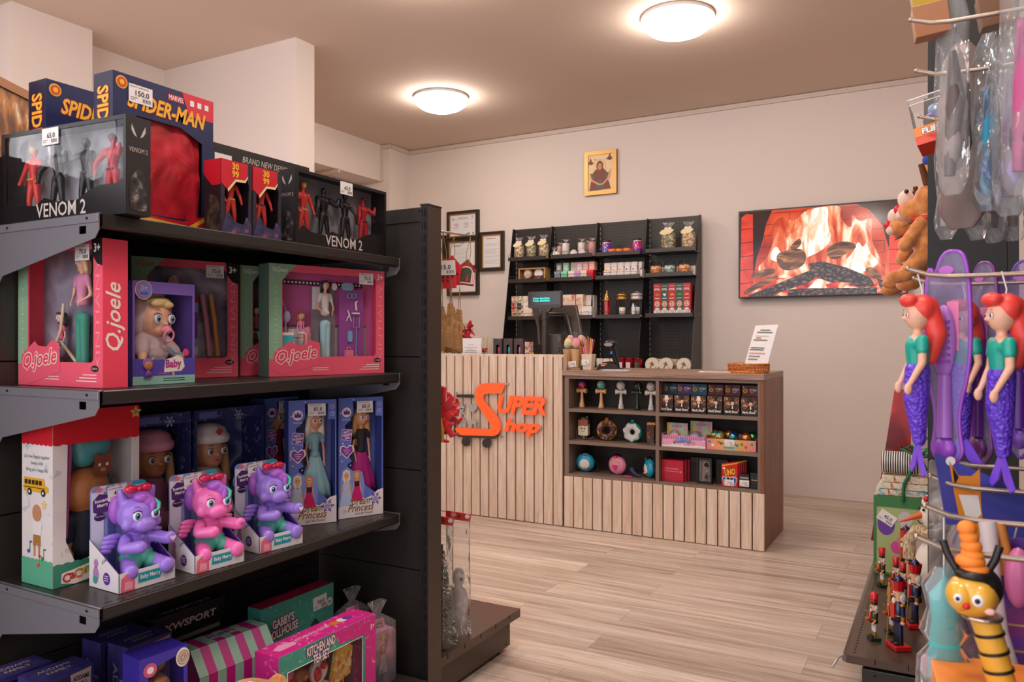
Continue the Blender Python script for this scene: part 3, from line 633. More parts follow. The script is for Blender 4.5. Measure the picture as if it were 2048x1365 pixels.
g.plate([sg(*p)for p in S_][::-1],ORG,-.006,.006);g.obj('letter_s',so)
g=G();g.plate([sg(*p)for p in[(225,430),(238,430),(238,560),(255,582),(290,598),(590,605),(628,583),(643,556),(630,598),(590,628),(270,612),(232,595),(216,560)]],SGK,-.004,.004)
g.plate([sg(*p)for p in[(243,225),(397,225),(397,258),(243,250)]],SGK,-.004,.004)
for cx_,cy_ in((328,655),(516,667)):
 g.plate([sg(cx_+39*math.cos(a*PI/12),cy_+42*math.sin(a*PI/12))for a in range(24)][::-1],SGK,-.004,.004)
g.obj('cart_outline',so)
g=G()
for l in([(392,395),(352,350),(350,325),(362,312),(378,312),(392,328),(405,312),(422,314),(433,330),(430,350)],[(352,480),(392,438),(433,480),(420,480),(420,528),(402,528),(402,497),(385,497),(385,528),(366,528),(366,480)],[(262,480),(290,480),(290,528),(262,528)],[(295,480),(328,480),(328,528),(295,528)],[(260,462),(328,462),(328,476),(260,476)]):g.plate([sg(*p)for p in l],SGG,-.003,.003)
for x,y,r in((290,335,26),(268,318,11),(312,318,11),(275,395,11),(302,395,11),(290,366,17),(278,447,12),(300,447,12)):
 g.plate([sg(x+r*math.cos(a*PI/8),y+r*math.sin(a*PI/8))for a in range(16)][::-1],SGG,-.003,.003)
g.obj('gift_symbols',so)
for s_,(xa,ya),(xb,yb),hh,nm in(('UPER',(612,318),(1052,330),1.0,'word_super'),('hop',(676,520),(1000,535),1.0,'word_shop')):
 A=sg(xa,ya);B=sg(xb,yb);g=G();hcap=(sg(0,0)[1]-sg(0,142)[1])
 for kk in range(5):g.text(s_,(hcap/.70 if s_=='UPER' else hcap/.95),((A[0]+B[0])/2,-.0012*kk,(A[1]+B[1])/2),ORG,bold=.045,shear=.25,w=B[0]-A[0])
 g.obj(nm,so)
ACR=film('clear_acrylic',gloss=.10,wav=0,rough=.04)
g=G();out=[(215,205),(400,200),(440,120),(500,104),(710,104),(700,150),(690,235),(1040,235),(1080,270),(1070,420),(1020,480),(1015,560),(930,650),(870,640),(850,600),(650,600),(620,640),(575,680),(540,725),(500,722),(450,650),(385,645),(360,705),(320,715),(285,690),(270,640),(215,620)]
g.plate([sg(*p)for p in out][::-1],ACR,.002,.003,em=mat('#e9dcd2',.2));g.obj('acrylic_backing',so)
g=G()
for x,y in((1003,530),(640,612),(232,212),(700,130)):g=G();p=sg(x,y);g.cyl((p[0],-.002,p[1]),(p[0],.0215,p[1]),.006,CHROME,n=12);g.obj('standoff',so)
# ============================================================ figures
SK=mat('#d99a78',.45);SKD=mat('#b9794f',.45);SKP=mat('#e8b192',.45);EYW=mat('#f3efee',.25);EYB=mat('#2a1a14',.2);LIP=mat('#b84a55',.4)
def face(par,c,r,iris='#3f7fb0',es=1.0,parent_name='face_features',lip=LIP,brow='#5a3826',dep=.92,wide=.38):
 g=G();I=mat(iris,.2);B=mat(brow,.6)
 for s in(-1,1):
  ex=c[0]+s*wide*r;ez=c[2]-.02*r;ey=c[1]-dep*r*.93
  g.sph((ex,ey,ez),(.20*r*es,.07*r,.21*r*es),EYW,14);g.sph((ex,ey-.035*r,ez),(.13*r*es,.055*r,.16*r*es),I,12)
  g.sph((ex,ey-.060*r,ez),(.075*r*es,.045*r,.10*r*es),EYB,10);g.sph((ex-.04*r,ey-.10*r,ez+.06*r*es),(.03*r*es,.015*r,.03*r*es),EYW,8)
  g.tube([(ex-.2*r*es,ey-.02*r,ez+.17*r*es),(ex,ey-.03*r,ez+.23*r*es),(ex+.2*r*es,ey-.02*r,ez+.17*r*es)],.018*r*es,EYB,5)
  g.tube([(ex-.15*r,ey,ez+.36*r*es),(ex,ey-.02*r,ez+.41*r*es),(ex+.15*r,ey,ez+.36*r*es)],.018*r,B,5)
 g.sph((c[0],c[1]-dep*r*.93,c[2]-.50*r),(.15*r,.05*r,.045*r),lip,10)
 return g.obj(parent_name,par)
def doll(par,x,y,z,H,skin=SK,hair='#3a241a',top='#e6dfdd',bot='#8fb9c4',style='pants',hs=1.0,iris='#5a7f9a',hairlen=.5,rz=0.0,arms='down',name='doll',vox=None,back=None,feat=True,headonly=False,hood=None,lean=0):
 h=H;r=.052*h*hs;hc=(0,0,h-r*1.05);sh=h-2.1*r-.045*h;hip=sh*.60;v=vox or h/75
 P=[('s',hc,(r*.92,r*.95,r*1.08)),('s',(0,-r*.9,hc[2]-.18*r),(r*.12,r*.14,r*.13)),('s',(0,-.35*r,hc[2]-.5*r),(r*.55,r*.5,r*.45)),('c',(0,0,hc[2]-r*.8),.020*h,(0,0,sh),.022*h),('s',(0,0,sh-.03*h),(.062*h,.034*h,.045*h)),('c',(0,0,sh-.05*h),.042*h,(0,0,sh-.17*h),.033*h),('s',(0,0,hip),(.055*h,.038*h,.05*h))]
 for s in(-1,1):
  if arms=='down':A=[(s*.068*h,0,sh-.01*h),(s*.095*h,.005*h,sh-.17*h),(s*.085*h,-.035*h,sh-.31*h)]
  elif arms=='bent':A=[(s*.068*h,0,sh-.01*h),(s*.115*h,.0,sh-.16*h),(s*.05*h,-.06*h,sh-.22*h)]
  else:A=[(s*.068*h,0,sh-.01*h),(s*.12*h,-.03*h,sh-.10*h),(s*.15*h,-.09*h,sh-.20*h)]
  P+=[('c',A[0],.020*h,A[1],.016*h),('c',A[1],.016*h,A[2],.012*h),('s',(A[2][0],A[2][1]-.006*h,A[2][2]-.018*h),(.012*h,.014*h,.024*h))]
  if style=='sit':P+=[('c',(s*.03*h,0,hip),.036*h,(s*.05*h,-.17*h,hip-.02*h),.028*h),('c',(s*.05*h,-.17*h,hip-.02*h),.026*h,(s*.05*h,-.19*h,hip-.2*h),.016*h),('s',(s*.05*h,-.21*h,hip-.215*h),(.016*h,.035*h,.014*h))]
  else:P+=[('c',(s*.028*h,0,hip),.036*h,(s*.030*h,.0,hip*.52),.026*h),('c',(s*.030*h,0,hip*.52),.026*h,(s*.032*h,.005*h,.03*h),.014*h),('s',(s*.032*h,-.015*h,.014*h),(.016*h,.036*h,.014*h))]
 b=blob(P,v,name,skin,par);b.location=(x,y,z);b.rotation_euler=(0,lean,rz)
 if feat:face(b,hc,r,iris,1.25 if hs>1.2 else 1.0)
 HM=mat(hair,.5,sheen=.3)
 HP=[('s',(0,.22*r,hc[2]+.22*r),(r*1.08,r*.98,r*1.02)),('s',(0,-.55*r,hc[2]+.85*r),(r*.75,r*.4,r*.28))]
 for s in(-1,1):HP+=[('c',(s*.85*r,-.1*r,hc[2]+.3*r),r*.32,(s*.95*r,.1*r,hc[2]-hairlen*2*r),r*.30)]
 HP+=[('c',(0,.6*r,hc[2]),r*.85,(0,.75*r,hc[2]-hairlen*2.6*r),r*.65)]
 blob(HP,v*1.1,'hair',HM,b)
 TM=mat(top,.7);BM=mat(bot,.7)
 TP=[('s',(0,0,sh-.03*h),(.069*h,.041*h,.05*h)),('c',(0,0,sh-.06*h),.047*h,(0,0,sh-.17*h),.040*h),('s',(0,0,sh-.215*h),(.06*h,.044*h,.04*h))]
 for s in(-1,1):TP+=[('c',(s*.066*h,0,sh-.012*h),.027*h,(s*.088*h,.0,sh-.085*h),.024*h)]
 blob(TP,v,'top',TM,b)
 if style in('pants',):
  BP=[('s',(0,0,hip),(.060*h,.043*h,.05*h))]
  for s in(-1,1):BP+=[('c',(s*.028*h,0,hip),.041*h,(s*.030*h,.0,hip*.5),.031*h),('c',(s*.030*h,0,hip*.5),.031*h,(s*.034*h,.0,.04*h),.034*h)]
  blob(BP,v,'trousers',BM,b)
 elif style=='sit':
  BP=[('s',(0,0,hip),(.060*h,.045*h,.05*h))]
  for s in(-1,1):BP+=[('c',(s*.03*h,0,hip),.041*h,(s*.05*h,-.15*h,hip-.018*h),.033*h)]
  blob(BP,v,'trousers',BM,b)
 else:
  zb=.02*h if style=='gown' else hip*.55;W=.19*h if style=='gown' else .12*h;g=G();zt=sh-.17*h
  g.lathe([(.036*h,zt),(.06*h,zt-.07*h),(W*.8,zt*.4+zb*.6),(W,zb),(W*.97,zb+.004)],BM,n=40,sy=.48 if style=='gown' else .72,rough=lambda a,zz:1+.06*math.sin(9*a)*(1 if zz<zt*.8 else .2));g.obj('skirt',b)
 return b
def figure(par,x,y,z,H,cloth,headc=None,rz=0.0,bulk=1.0,name='action_figure',arms=0):
 h=H;k=bulk;v=h/60
 P=[('s',(0,0,.93*h),(.05*h,.055*h,.065*h)),('c',(0,0,.88*h),.025*h*k,(0,0,.82*h),.03*h*k),('s',(0,0,.76*h),(.11*h*k,.06*h*k,.08*h)),('c',(0,0,.74*h),.075*h*k,(0,0,.56*h),.05*h),('s',(0,0,.52*h),(.075*h,.05*h,.055*h))]
 for s in(-1,1):
  e=(s*.19*h*k,(-.02 if arms==0 else-.09)*h,(.62 if s*arms<=0 else .70)*h);q=(s*(.17 if arms==0 else .21)*h*k,-.09*h,(.48 if s*arms<=0 else .82)*h)
  P+=[('c',(s*.11*h*k,0,.79*h),.042*h*k,e,.032*h*k),('c',e,.032*h*k,q,.022*h*k),('s',q,(.026*h,.028*h,.032*h)),('c',(s*.045*h,0,.52*h),.055*h,(s*.085*h,-.01*h,.28*h),.04*h),('c',(s*.085*h,-.01*h,.28*h),.04*h,(s*.10*h,.01*h,.05*h),.022*h),('s',(s*.10*h,-.025*h,.022*h),(.026*h,.05*h,.02*h))]
 b=blob(P,v,name,cloth,par,smooth=3);b.location=(x,y,z);b.rotation_euler=(0,0,rz)
 if headc:
  g=G();g.sph((0,-.012*h,.945*h),(.046*h,.05*h,.06*h),headc,14);g.box((-.06*h,-.058*h,.53*h),(.06*h,.052*h,.555*h),headc);g.obj('painted_details',b)
 return b
 # ============================================================ toys on the left gondola: top shelf (z S1)
NAVY=mat('#1c2450',.35);NAVYS=mat('#151a3a',.4);YEL=mat('#f0b030',.4);REDM=mat('#c8182a',.4);REDB=mat('#d42c3e',.4)
CLR=noise_mat('red_costume_cloth',[(.3,'#a80e1c'),(.6,'#dc2438'),(.8,'#ee4654')],14,3,.55,dist=.6,bump=.35)
BROWNI=mat('#4a3428',.6)
def costume(P0,P1,label,price_):
 W0=math.dist(P0,P1);h=.352
 hole=[(.05,.035),(W0-.035,.035),(W0-.035,.235),(W0-.10,.262),(.06,.262),(.045,.22)]
 t,W=carton('costume_box',label,'toy box',P0,P1,S1,h,.07,NAVY,NAVYS,hole=hole,inner=mat('#14182e',.6),group='boxed costumes on the top shelf',film_m=FILM)
 g=G()
 n=16
 for i in range(n):
  for j in range(n):pass
 vs_=[];m=18
 for i in range(m+1):
  for j in range(m+1):
   x=.042+(W-.074)*i/m;z=.03+.236*j/m;e=min(i,j,m-i,m-j)/m
   vs_.append((x,.016-.010*min(1,e*5)+.0045*math.sin(9*i/m*2+3*math.sin(5*j/m))*math.cos(7*j/m),z))
 g.add(vs_,[(i*(m+1)+j,(i+1)*(m+1)+j,(i+1)*(m+1)+j+1,i*(m+1)+j+1)for i in range(m)for j in range(m)],CLR,True)
 g.obj('folded_costume',t)
 hb=blob([('s',(W*.62,.018,.115),(.058,.012,.085)),('s',(W*.62,.018,.07),(.045,.012,.05))],.003,'costume_hood',CLR,t)
 g=G();g.text('SPIDER-MAN',.052,(W*.52,0,h-.058),YEL,bold=.03,shear=.25,w=W*.78,outline=mat('#8c1020'),rot=-.03)
 g.rect((W*.60,0,h-.022),.045,.016,REDM);g.text('MARVEL',.016,(W*.60,-.0006,h-.022),WHITE,bold=.02,w=.042)
 g.disc((.022,0,h-.022),.015,.015,YEL);g.disc((.022,-.0003,h-.022),.012,.012,mat('#c8501a'),nudge=.001);g.disc((.022,-.0003,h-.022),.006,.006,YEL,nudge=.0015)
 g.shape([(W-.095,h),(W-.075,h-.055),(W,h-.055),(W,h)][::-1],(0,0,0),REDB)
 for i in range(3):g.rect((W-.066+i*.022,0,h-.022),.012,.014,WHITE,nudge=.0012)
 g.shape([(.05,0),(W,0),(W,.06),(W-.09,.03),(.06,.034)],(0,0,0),REDM);g.shape([(.05,.022),(W-.07,.010),(W,.055),(W,.064),(W-.075,.020),(.05,.030)],(0,0,0),YEL,nudge=.001)
 g.shape([(W-.05,0),(W,0),(W,.05)],(0,0,0),mat('#1d5fa8',.4),nudge=.0014)
 g.text('SPIDER-MAN',.055,(0,.035,h*.58),YEL,(0,0,-1),(0,-1,0),.03,0,w=h*.66,outline=mat('#8c1020'))
 g.rect((0,.012,h*.45),.012,.05,REDM,**SX);g.text('MARVEL',.012,(-.0006,.012,h*.45),WHITE,(0,0,-1),(0,-1,0),w=.046)
 g.obj('printed_artwork',t)
 if price_:price(t,price_,.07,h-.04,.062,y=-.002,head='COSTUM CARNAVAL')
 return t
costume((-1.66,1.115),(-1.66,1.395),'navy boxed red costume with a 150.0 price label','150.0')
costume((-1.852,1.075),(-1.852,1.352),'navy boxed red costume standing behind the one priced 150.0',None)
VBK=mat('#191617',.35);VBS=mat('#231e20',.4);VGR=noise_mat('grey_misty_backdrop',[(.3,'#8d8e94'),(.7,'#b9bac0')],7);SILV=mat('#c9beb6',.4)
FRED=mat('#b5202a',.4);FBLK=mat('#1d1a1c',.35);FRD2=mat('#d23a34',.35)
def vbox(P0,P1,label,faceside):
 W0=math.dist(P0,P1);h=.209;dpt=.062
 hole=[(.012,.035),(.03,.055),(.06,.040),(.12,.036),(.15,.052),(.20,.040),(.26,.040),(.30,.058),(.33,.066),(W0-.03,.066),(W0-.008,.075),(W0-.008,.200),(.012,.200)]
 t,W=carton('action_figure_box',label,'toy box',P0,P1,S1,h,dpt,VBK,VBS,hole=hole,inner=VGR,group='four-figure action sets on the top shelf',film_m=FILM)
 for i,(x,c,c2,bk,ar)in enumerate(((.065,FRD2,mat('#caa04a',.4),1.0,0),(.15,FBLK,None,1.3,1),(.245,FBLK,mat('#3c3a3c'),1.0,-1),(.33,FRED,mat('#5a1016'),1.1,1))):
  figure(t,x,.034,.012,.172,c,c2,bulk=bk,arms=ar)
 g=G();g.text('VENOM 2',.044,(W*.50,0,.024),SILV,bold=.012,w=.165);g.obj('printed_title',t)
 g=G()
 if faceside=='R':O=(W,dpt/2,0);a=dict(ax=(0,1,0),ay=(0,0,1))
 else:O=(0,dpt/2,0);a=SX
 g.text('VENOM 2',.014,(O[0],O[1],h*.66),SILV,w=.046,**a)
 for s in(-1,1):g.shape([(s*.004,.165),(s*.012,.170),(s*.018,.180),(s*.017,.192),(s*.010,.178)][::s],(O[0],O[1],0),SILV,**a)
 g.shape([(-.02,.01),(.02,.01),(.024,.05),(.016,.085),(0,.10),(-.018,.08),(-.024,.04)],(O[0],O[1],0),noise_mat('dark_figure_print',[(.35,'#0c0b0c'),(.55,'#3a3334'),(.7,'#8a7f78')],60),**a)
 g.obj('side_panel_print',t)
 price(t,'65.0',W*.42 if faceside=='R' else W*.52,h-.022,.055,y=-.0016)
 return t
vbox((-1.91,1.007),(-1.50,1.037),'black windowed four-figure box priced 65.0 at the near end of the top shelf','R')
vbox((-1.56,1.587),(-1.565,1.992),'black windowed four-figure box priced 65.0 at the far end of the top shelf','L')
def small_hero(y0,label,cloth,accent):
 t,W=carton('figure_box',label,'toy box',(-1.565,y0),(-1.565,y0+.098),S1,.185,.06,mat('#2a2532',.4),mat('#1c181c',.4),hole=[(.012,.03),(.086,.03),(.090,.13),(.075,.165),(.03,.15),(.012,.11)],inner=mat('#3a3038',.5),group='single action figure boxes on the top shelf')
 figure(t,.055,.03,.012,.15,cloth,accent)
 g=G();g.shape([(0,.185),(0,.125),(.02,.112),(.045,.14),(.075,.142),(.085,.155),(.085,.185)],(0,0,0),REDM);g.shape([(.02,.112),(.045,.14),(.075,.142),(.085,.155),(.085,.150),(.077,.136),(.047,.134),(.022,.105)],(0,0,0),mat('#e6d49a',.4),nudge=.0012)
 g.text('30',.022,(.045,-.0006,.172),YEL,bold=.04,w=.022);g.text('99',.022,(.045,-.0006,.153),YEL,bold=.04,w=.022)
 g.shape([(0,0),(.098,0),(.098,.03),(.08,.05),(.07,.025),(.04,.035),(.02,.06),(.01,.03)],(0,0,0),noise_mat('dark_blue_print',[(.3,'#151427'),(.6,'#39355e'),(.75,'#b04050')],40))
 g.shape([(.0,.0),(.06,0),(.06,.05),(.05,.09),(.02,.1),(.01,.04)],(0,.06,0),noise_mat('side_figure_print',[(.4,'#0d0c0d'),(.7,'#5a4638')],50),**SX);g.shape([(0,.185),(.06,.185),(.06,.12),(.03,.12),(.0,.15)][::-1],(0,.06,0),REDM,nudge=.001,**SX)
 g.obj('printed_artwork',t);return t
small_hero(1.338,'small red and black boxed figure marked 30 99, nearer of the pair',FRD2,mat('#caa04a',.4))
small_hero(1.440,'small red and black boxed figure marked 30 99, beside the four-figure box',FRD2,mat('#24345e',.4))
t,W=carton('black_carton','tall plain black carton reading BRAND NEW DESIGN behind the small figure boxes','toy box',(-1.80,1.512),(-1.80,1.892),S1,.293,.07,mat('#1e1a19',.4))
g=G();g.text('BRAND NEW DESIGN',.026,(.20,0,.265),SILV,shear=.2,w=.19);g.obj('printed_title',t);price(t,'75.0',.035,.245,.06)
WDB=noise_mat('brown_photo_print',[(.3,'#2a1408'),(.5,'#7a4518'),(.62,'#c8812e'),(.72,'#efe2cf')],22,4,.4,sc=(1,1,.5))
t,W=carton('craft_kit_box','brown printed modelling kit box with orange band at the far left','toy box',(-1.985,.925),(-2.15,1.222),S1,.393,.08,WDB,mat('#5a3218',.5))
g=G();g.rect((W*.5,0,.11),W,.12,BLACK);g.rect((W*.5,0,.04),W,.08,mat('#c8641e',.4));g.text('MODELING',.022,(W*.62,-.0006,.155),YEL,w=.12);g.text('DELUXE',.055,(W*.6,-.0006,.11),mat('#e88a24'),bold=.04,w=.24)
g.box((0,-.004,.373),(W,.084,.396),mat('#a8682a',.4));g.obj('printed_artwork',t)
# ============================================================ middle shelf (z S2)
PINK=mat('#ee5f74',.35);PINKS=mat('#f04a60',.35);SAGE=mat('#8fb592',.4);SAGED=mat('#5f7f6c',.45);CREAM=mat('#f0e6da',.5);MAUVE=noise_mat('mauve_scene_print',[(.3,'#8a6a8e'),(.7,'#b892b0')],6)
def qlogo(g,x,z,w_,y=0.0,rot=.12,plate_=True):
 if plate_:
  g.shape([(x-w_*.58,z-w_*.30),(x-w_*.3,z-w_*.42),(x+w_*.6,z-w_*.18),(x+w_*.58,z+w_*.30),(x+w_*.35,z+w_*.36),(x+w_*.2,z+w_*.24),(x-w_*.05,z+w_*.26),(x-w_*.15,z+w_*.34),(x-w_*.35,z+w_*.22),(x-w_*.56,z+w_*.12)],(0,y,0),PINK,nudge=.0008)
 g.text('Q.joele',w_*.36,(x,y-.0006,z),PINKS if plate_ else CREAM,bold=.022,shear=.32,w=w_,rot=rot,outline=CREAM if plate_ else None,ow=.055)
def qbox(P0,P1,label,pr=None,dpt=.06,scene='ski',blacktab=False,hf=.327,shown=True):
 W0=math.dist(P0,P1);h=hf
 hole=rr(.042,.055,W0-.032,h-.022,.012)
 sceneM={'ski':noise_mat('mountain_print',[(.3,'#40405c'),(.5,'#8a88a0'),(.7,'#cfccd8')],9,dist=1.0),'clinic':mat('#c8659e',.4),'winter':noise_mat('winter_print',[(.3,'#6e6478'),(.55,'#a39aa8'),(.75,'#cfc8cc')],8,dist=.6)}[scene]
 t,W=carton('fashion_doll_box',label,'toy box',P0,P1,S2,h,dpt,PINK,PINKS,hole=hole,inner=sceneM,group='pink Q.joele doll boxes on the middle shelf',film_m=FILMF)
 g=G();g.shape([(0,h),(0,.05),(.040,.05),(.040,h-.05),(.065,h-.02),(.09,h)],(0,0,0),SAGE)
 g.rect((0,dpt/2,h/2),dpt,h,SAGED if scene!='winter' else SAGE,**SX)
 g.text('XINTIANYI',.022,(.021,-.0006,h*.5),mat('#a5c4a6',.5),(0,0,1),(-1,0,0),w=h*.6);g.text('XINTIANYI',.022,(W-.016,0,h*.5),mat('#f4899a',.5),(0,0,1),(-1,0,0),w=h*.8)
 g.text('XinQueen',.02,(.032,-.0006,h-.018),mat('#c8503c' if blacktab else '#e6efe2'),w=.05,bold=.01,shear=.2)
 g.disc((W-.026,0,.042),.014,.007,INK);g.text('GRACE',.006,(W-.026,-.0006,.042),CREAM)
 for i in range(3):g.rect((W-.045-.006*i,0,.028-i*.007),.05+.012*i,.002,CREAM)
 for i in range(2):g.rect((W*.42,0,.022-i*.006),.055,.0016,CREAM)
 if blacktab:g.shape([(W-.038,h),(W-.034,h-.035),(W-.018,h-.055),(W,h-.06),(W,h)][::-1],(0,0,0),mat('#221b1c',.4),nudge=.001);
 else:g.shape([(W-.045,h),(W-.036,h-.03),(W,h-.05),(W,h)][::-1],(0,0,0),PINK,nudge=.001)
 g.text('3+',.026,(W-.017,-.001,h-.020),CREAM,bold=.03,w=.022)
 qlogo(g,.088,.058,.132);g.obj('printed_artwork',t)
 if pr:price(t,pr,W-.07,h-.028,.052,y=-.0022,head='PAPUSA LA SCHI')
 return t,W,h
t,W,h=qbox((-1.918,1.049),(-1.597,1.049),'large pink doll box at the near end with winter doll and pushchair','75.0',scene='winter',blacktab=True)
g=G();g.text('Q.joele',.05,(W,.030,h*.48),CREAM,(0,0,1),(0,-1,0),bold=.012,shear=.3,w=.15);g.obj('side_panel_print',t)
doll(t,.195,.034,.012,.285,SKP,'#e8c890','#d88aa8','#3f8f7a','pants',hairlen=.6,arms='bent')
PL=mat('#cdbda0',.4);g=G()
for pts in([(.06,.03,.03),(.12,.03,.13),(.13,.03,.19)],[(.21,.03,.03),(.12,.03,.10),(.07,.03,.09)],[(.06,.03,.035),(.21,.03,.03)]):g.tube(pts,.004,PL,6)
for x in(.07,.20):g.cyl((x,.022,.022),(x,.042,.022),.018,PL,n=16)
g.obj('pushchair',t)
doll(t,.115,.034,.035,.135,SKP,'#1c1512','#c8506e','#2f7f6a','sit',hs=1.7,hairlen=.5)
bd=mat('#c84a50',.35);g=G();g.plate(rr(.268,.03,.287,.245,.009),bd,.03,.004);g.plate([(.27,.05),(.285,.09),(.27,.13)],WHITE,.0285,.001);g.plate([(.27,.15),(.285,.19),(.27,.23)],mat('#8fa8cf'),.0285,.001);g.obj('toy_snowboard',t)
t,W,h=qbox((-1.865,1.305),(-1.79,1.592),'pink ski doll box standing behind the hooded baby doll box','75.0',scene='ski',blacktab=True)
doll(t,.125,.034,.035,.25,SKP,'#d9a8b4','#c9b0c4','#7f6aa0','pants',arms='bent')
SB1=noise_mat('snowboard_shards',[(.0,'#b8303c'),(.45,'#9fb4d8'),(.7,'#f0ecec')],30,interp='CONSTANT',vor=True,rough=.3)
g=G();g.plate(rr(.165,.06,.190,.235,.012),SB1,.026,.004);g.plate(rr(.168,.11,.187,.185,.004),mat('#8a45b4',.3),.022,.004);g.obj('toy_snowboard',t)
for x,m in((.215,mat('#d98aa0',.3)),(.24,mat('#dc9a4a',.3))):g=G();g.tube([(x-.012,.028,.235),(x,.03,.16),(x+.008,.026,.06)],.0075,m,8);g.obj('toy_ski',t)
t,W,h=qbox((-1.812,1.62),(-1.745,2.0),'pink doll box mostly hidden behind the clinic doll box',scene='ski')
doll(t,.075,.034,.06,.15,SKP,'#2a1a14','#c0607e','#2f8a86','sit',hs=1.6)
t,W,h=qbox((-1.690,1.615),(-1.580,2.0),'open-front pink dentist doll playset box at the far end of the shelf','75.0',scene='clinic')
g=G();D0=.056
g.box((.045,D0-.0022,.02),(W-.032,D0-.0018,.145),mat('#a79a98',.5));g.box((.045,D0-.0026,.147),(W-.035,D0-.0018,.152),mat('#6a5c66',.5))
for i in range(4):g.box((.09,D0-.003,.03+i*.028),(.165,D0-.0022,.055+i*.028),WHITE)
g.box((.165,D0-.0035,.02),(.25,D0-.0025,.27),mat('#8f7f86',.5));g.box((.17,D0-.004,.20),(.205,D0-.0034,.27),WHITE)
for i in range(24):g.box((.05+i*.0125,D0-.0035,h-.05),(.056+i*.0125,D0-.0025,h-.044),WHITE)
g.box((.045,D0-.003,h-.054),(.352,D0-.0026,h-.04),mat('#4a3442'))
g.plate(rr(.255,.03,.345,.265,.006),mat('#9c4f96',.35),.035,.006);g.obj('clinic_backdrop',t)
doll(t,.205,.036,.018,.272,SKP,'#1f1512','#e8dcd8','#a9cdd4','pants',hairlen=.9,arms='bent',rz=.1)
g=G();tq=mat('#4fb8bf',.35);g.box((.052,.02,.075),(.088,.05,.12),tq);g.box((.054,.022,.02),(.086,.048,.075),WHITE);g.box((.052,.02,.12),(.09,.05,.128),WHITE);g.tube([(.068,.03,.128),(.068,.03,.2),(.05,.03,.235)],.0025,mat('#c89ac8',.3));g.sph((.072,.03,.175),(.013,.008,.018),mat('#b9b4d8',.3));g.obj('dentist_cabinet',t)
g=G();pk=mat('#e87f98',.35);g.tube([(.095,.03,.085),(.115,.03,.078),(.135,.03,.09),(.142,.03,.135),(.138,.03,.145)],.009,pk,8);g.cyl((.125,.03,.03),(.122,.03,.08),.005,mat('#a9a4a6',.3));g.cyl((.125,.03,.02),(.125,.03,.028),.02,mat('#a9a4a6',.3));g.obj('dentist_chair',t)
doll(t,.118,.030,.075,.115,SKP,'#b0542e','#e87a9c','#e6e0ea','sit',hs=1.9,hairlen=.6)
g=G();bl=mat('#7fb2d4',.3);wh=mat('#efe6e8',.35)
for x in(.290,.307):g.tube([(x+.0075*math.cos(a*PI/6),.030,.245+.0075*math.sin(a*PI/6))for a in range(12)],.0018,bl,6,closed=True)
g.tube([(.315,.03,.20),(.312,.03,.225),(.318,.03,.228)],.003,wh,6);g.box((.300,.026,.188),(.325,.034,.193),wh)
g.tube([(.283,.03,.2),(.296,.03,.165)],.0018,wh,6);g.tube([(.278,.03,.165),(.29,.03,.19)],.0018,wh,6)
g.plate(rr(.283,.10,.299,.135,.005),bl,.028,.004);g.tube([(.305,.03,.18),(.304,.03,.145),(.325,.03,.145),(.328,.03,.18)],.0015,bl,6);g.tube([(.315,.03,.145),(.313,.03,.06)],.0013,bl,6);g.disc((.313,.028,.055),.005,.005,bl)
g.plate(rr(.272,.045,.302,.075,.003),pk,.026,.008);g.tube([(.281,.03,.075),(.281,.03,.082),(.293,.03,.082),(.293,.03,.075)],.0015,pk,6)
g.disc((.243,.045,.272),.012,.013,mat('#b8577e'));g.disc((.243,.0445,.272),.010,.011,WHITE,nudge=.001)
g.plate(rr(.262,.262,.305,.285,.01),mat('#7fb6c8',.35),.03,.004);g.text('Q.joele',.013,(.2835,.03,.2735),mat('#e06a8c'),shear=.3,w=.034)
g.obj('doctor_accessories',t)
BX=(-1.633,1.146);t,W=carton('baby_doll_box','purple windowed box with a hooded baby doll and pink dummy','toy box',BX,(-1.633,1.316),S2,.243,.105,mat('#7d62b4',.35),mat('#6a52a8',.4),hole=[(.006,.062),(.05,.058),(.11,.06),(.164,.062),(.164,.215),(.006,.215)],inner=mat('#4a3f86',.5),film_m=FILM)
g=G();mint=mat('#8fc0b0',.4);vio=mat('#5a4aa8',.4);mg=mat('#b83a86',.4)
g.rect((W/2,0,.010),W,.02,mint);g.shape([(0,.02),(W,.02),(W,.062),(.11,.06),(.05,.058),(0,.062)],(0,0,0),vio)
g.disc((.028,0,.222),.0225,.0225,mat('#e0bfd0'));g.disc((.028,-.0004,.222),.0205,.0205,mat('#d0506a'),nudge=.001);g.disc((.028,-.0006,.222),.0185,.0185,mat('#6f7fc4'),nudge=.0015);g.text('3+',.018,(.028,-.002,.227),mat('#e68aa4'),bold=.03);g.text('AGES',.007,(.028,-.002,.214),mat('#2f3566'),w=.02,bold=.02)
g.shape([(.082,.028),(.13,.03),(.14,.04),(.135,.062),(.12,.068),(.10,.062),(.085,.058)],(0,0,0),CREAM,nudge=.001);g.text('Baby',.026,(.108,-.0012,.046),mg,bold=.03,w=.044,rot=.03);g.text('LOVELY',.008,(.082,-.001,.026),mat('#e06a9c'),w=.03)
g.shape([(.104,.024),(.108,.030),(.112,.024),(.108,.019)],(0,0,0),YEL,nudge=.001);g.disc((.143,0,.075),.009,.009,mat('#e0446a'),nudge=.001)
for i in range(2):g.rect((.11,0,.013-i*.005),.06,.0018,mat('#3f6a66'))
g.tube([(.095,-.002,.088),(.11,-.003,.074),(.135,-.002,.072)],.002,mat('#4aa0c8'));g.obj('printed_artwork',t)
g=G();g.sph((.038,-.004,.045),(.012,.004,.011),SKD,12);g.sph((.038,-.002,.050),(.015,.003,.013),mat('#8a5aa8'));g.lathe([(.004,.034),(.012,.018),(.0001,.018)],mat('#9a5ab0'),c=(.038,-.004,0),n=12,sy=.3);g.obj('mascot_cutout',t)
R_=.050
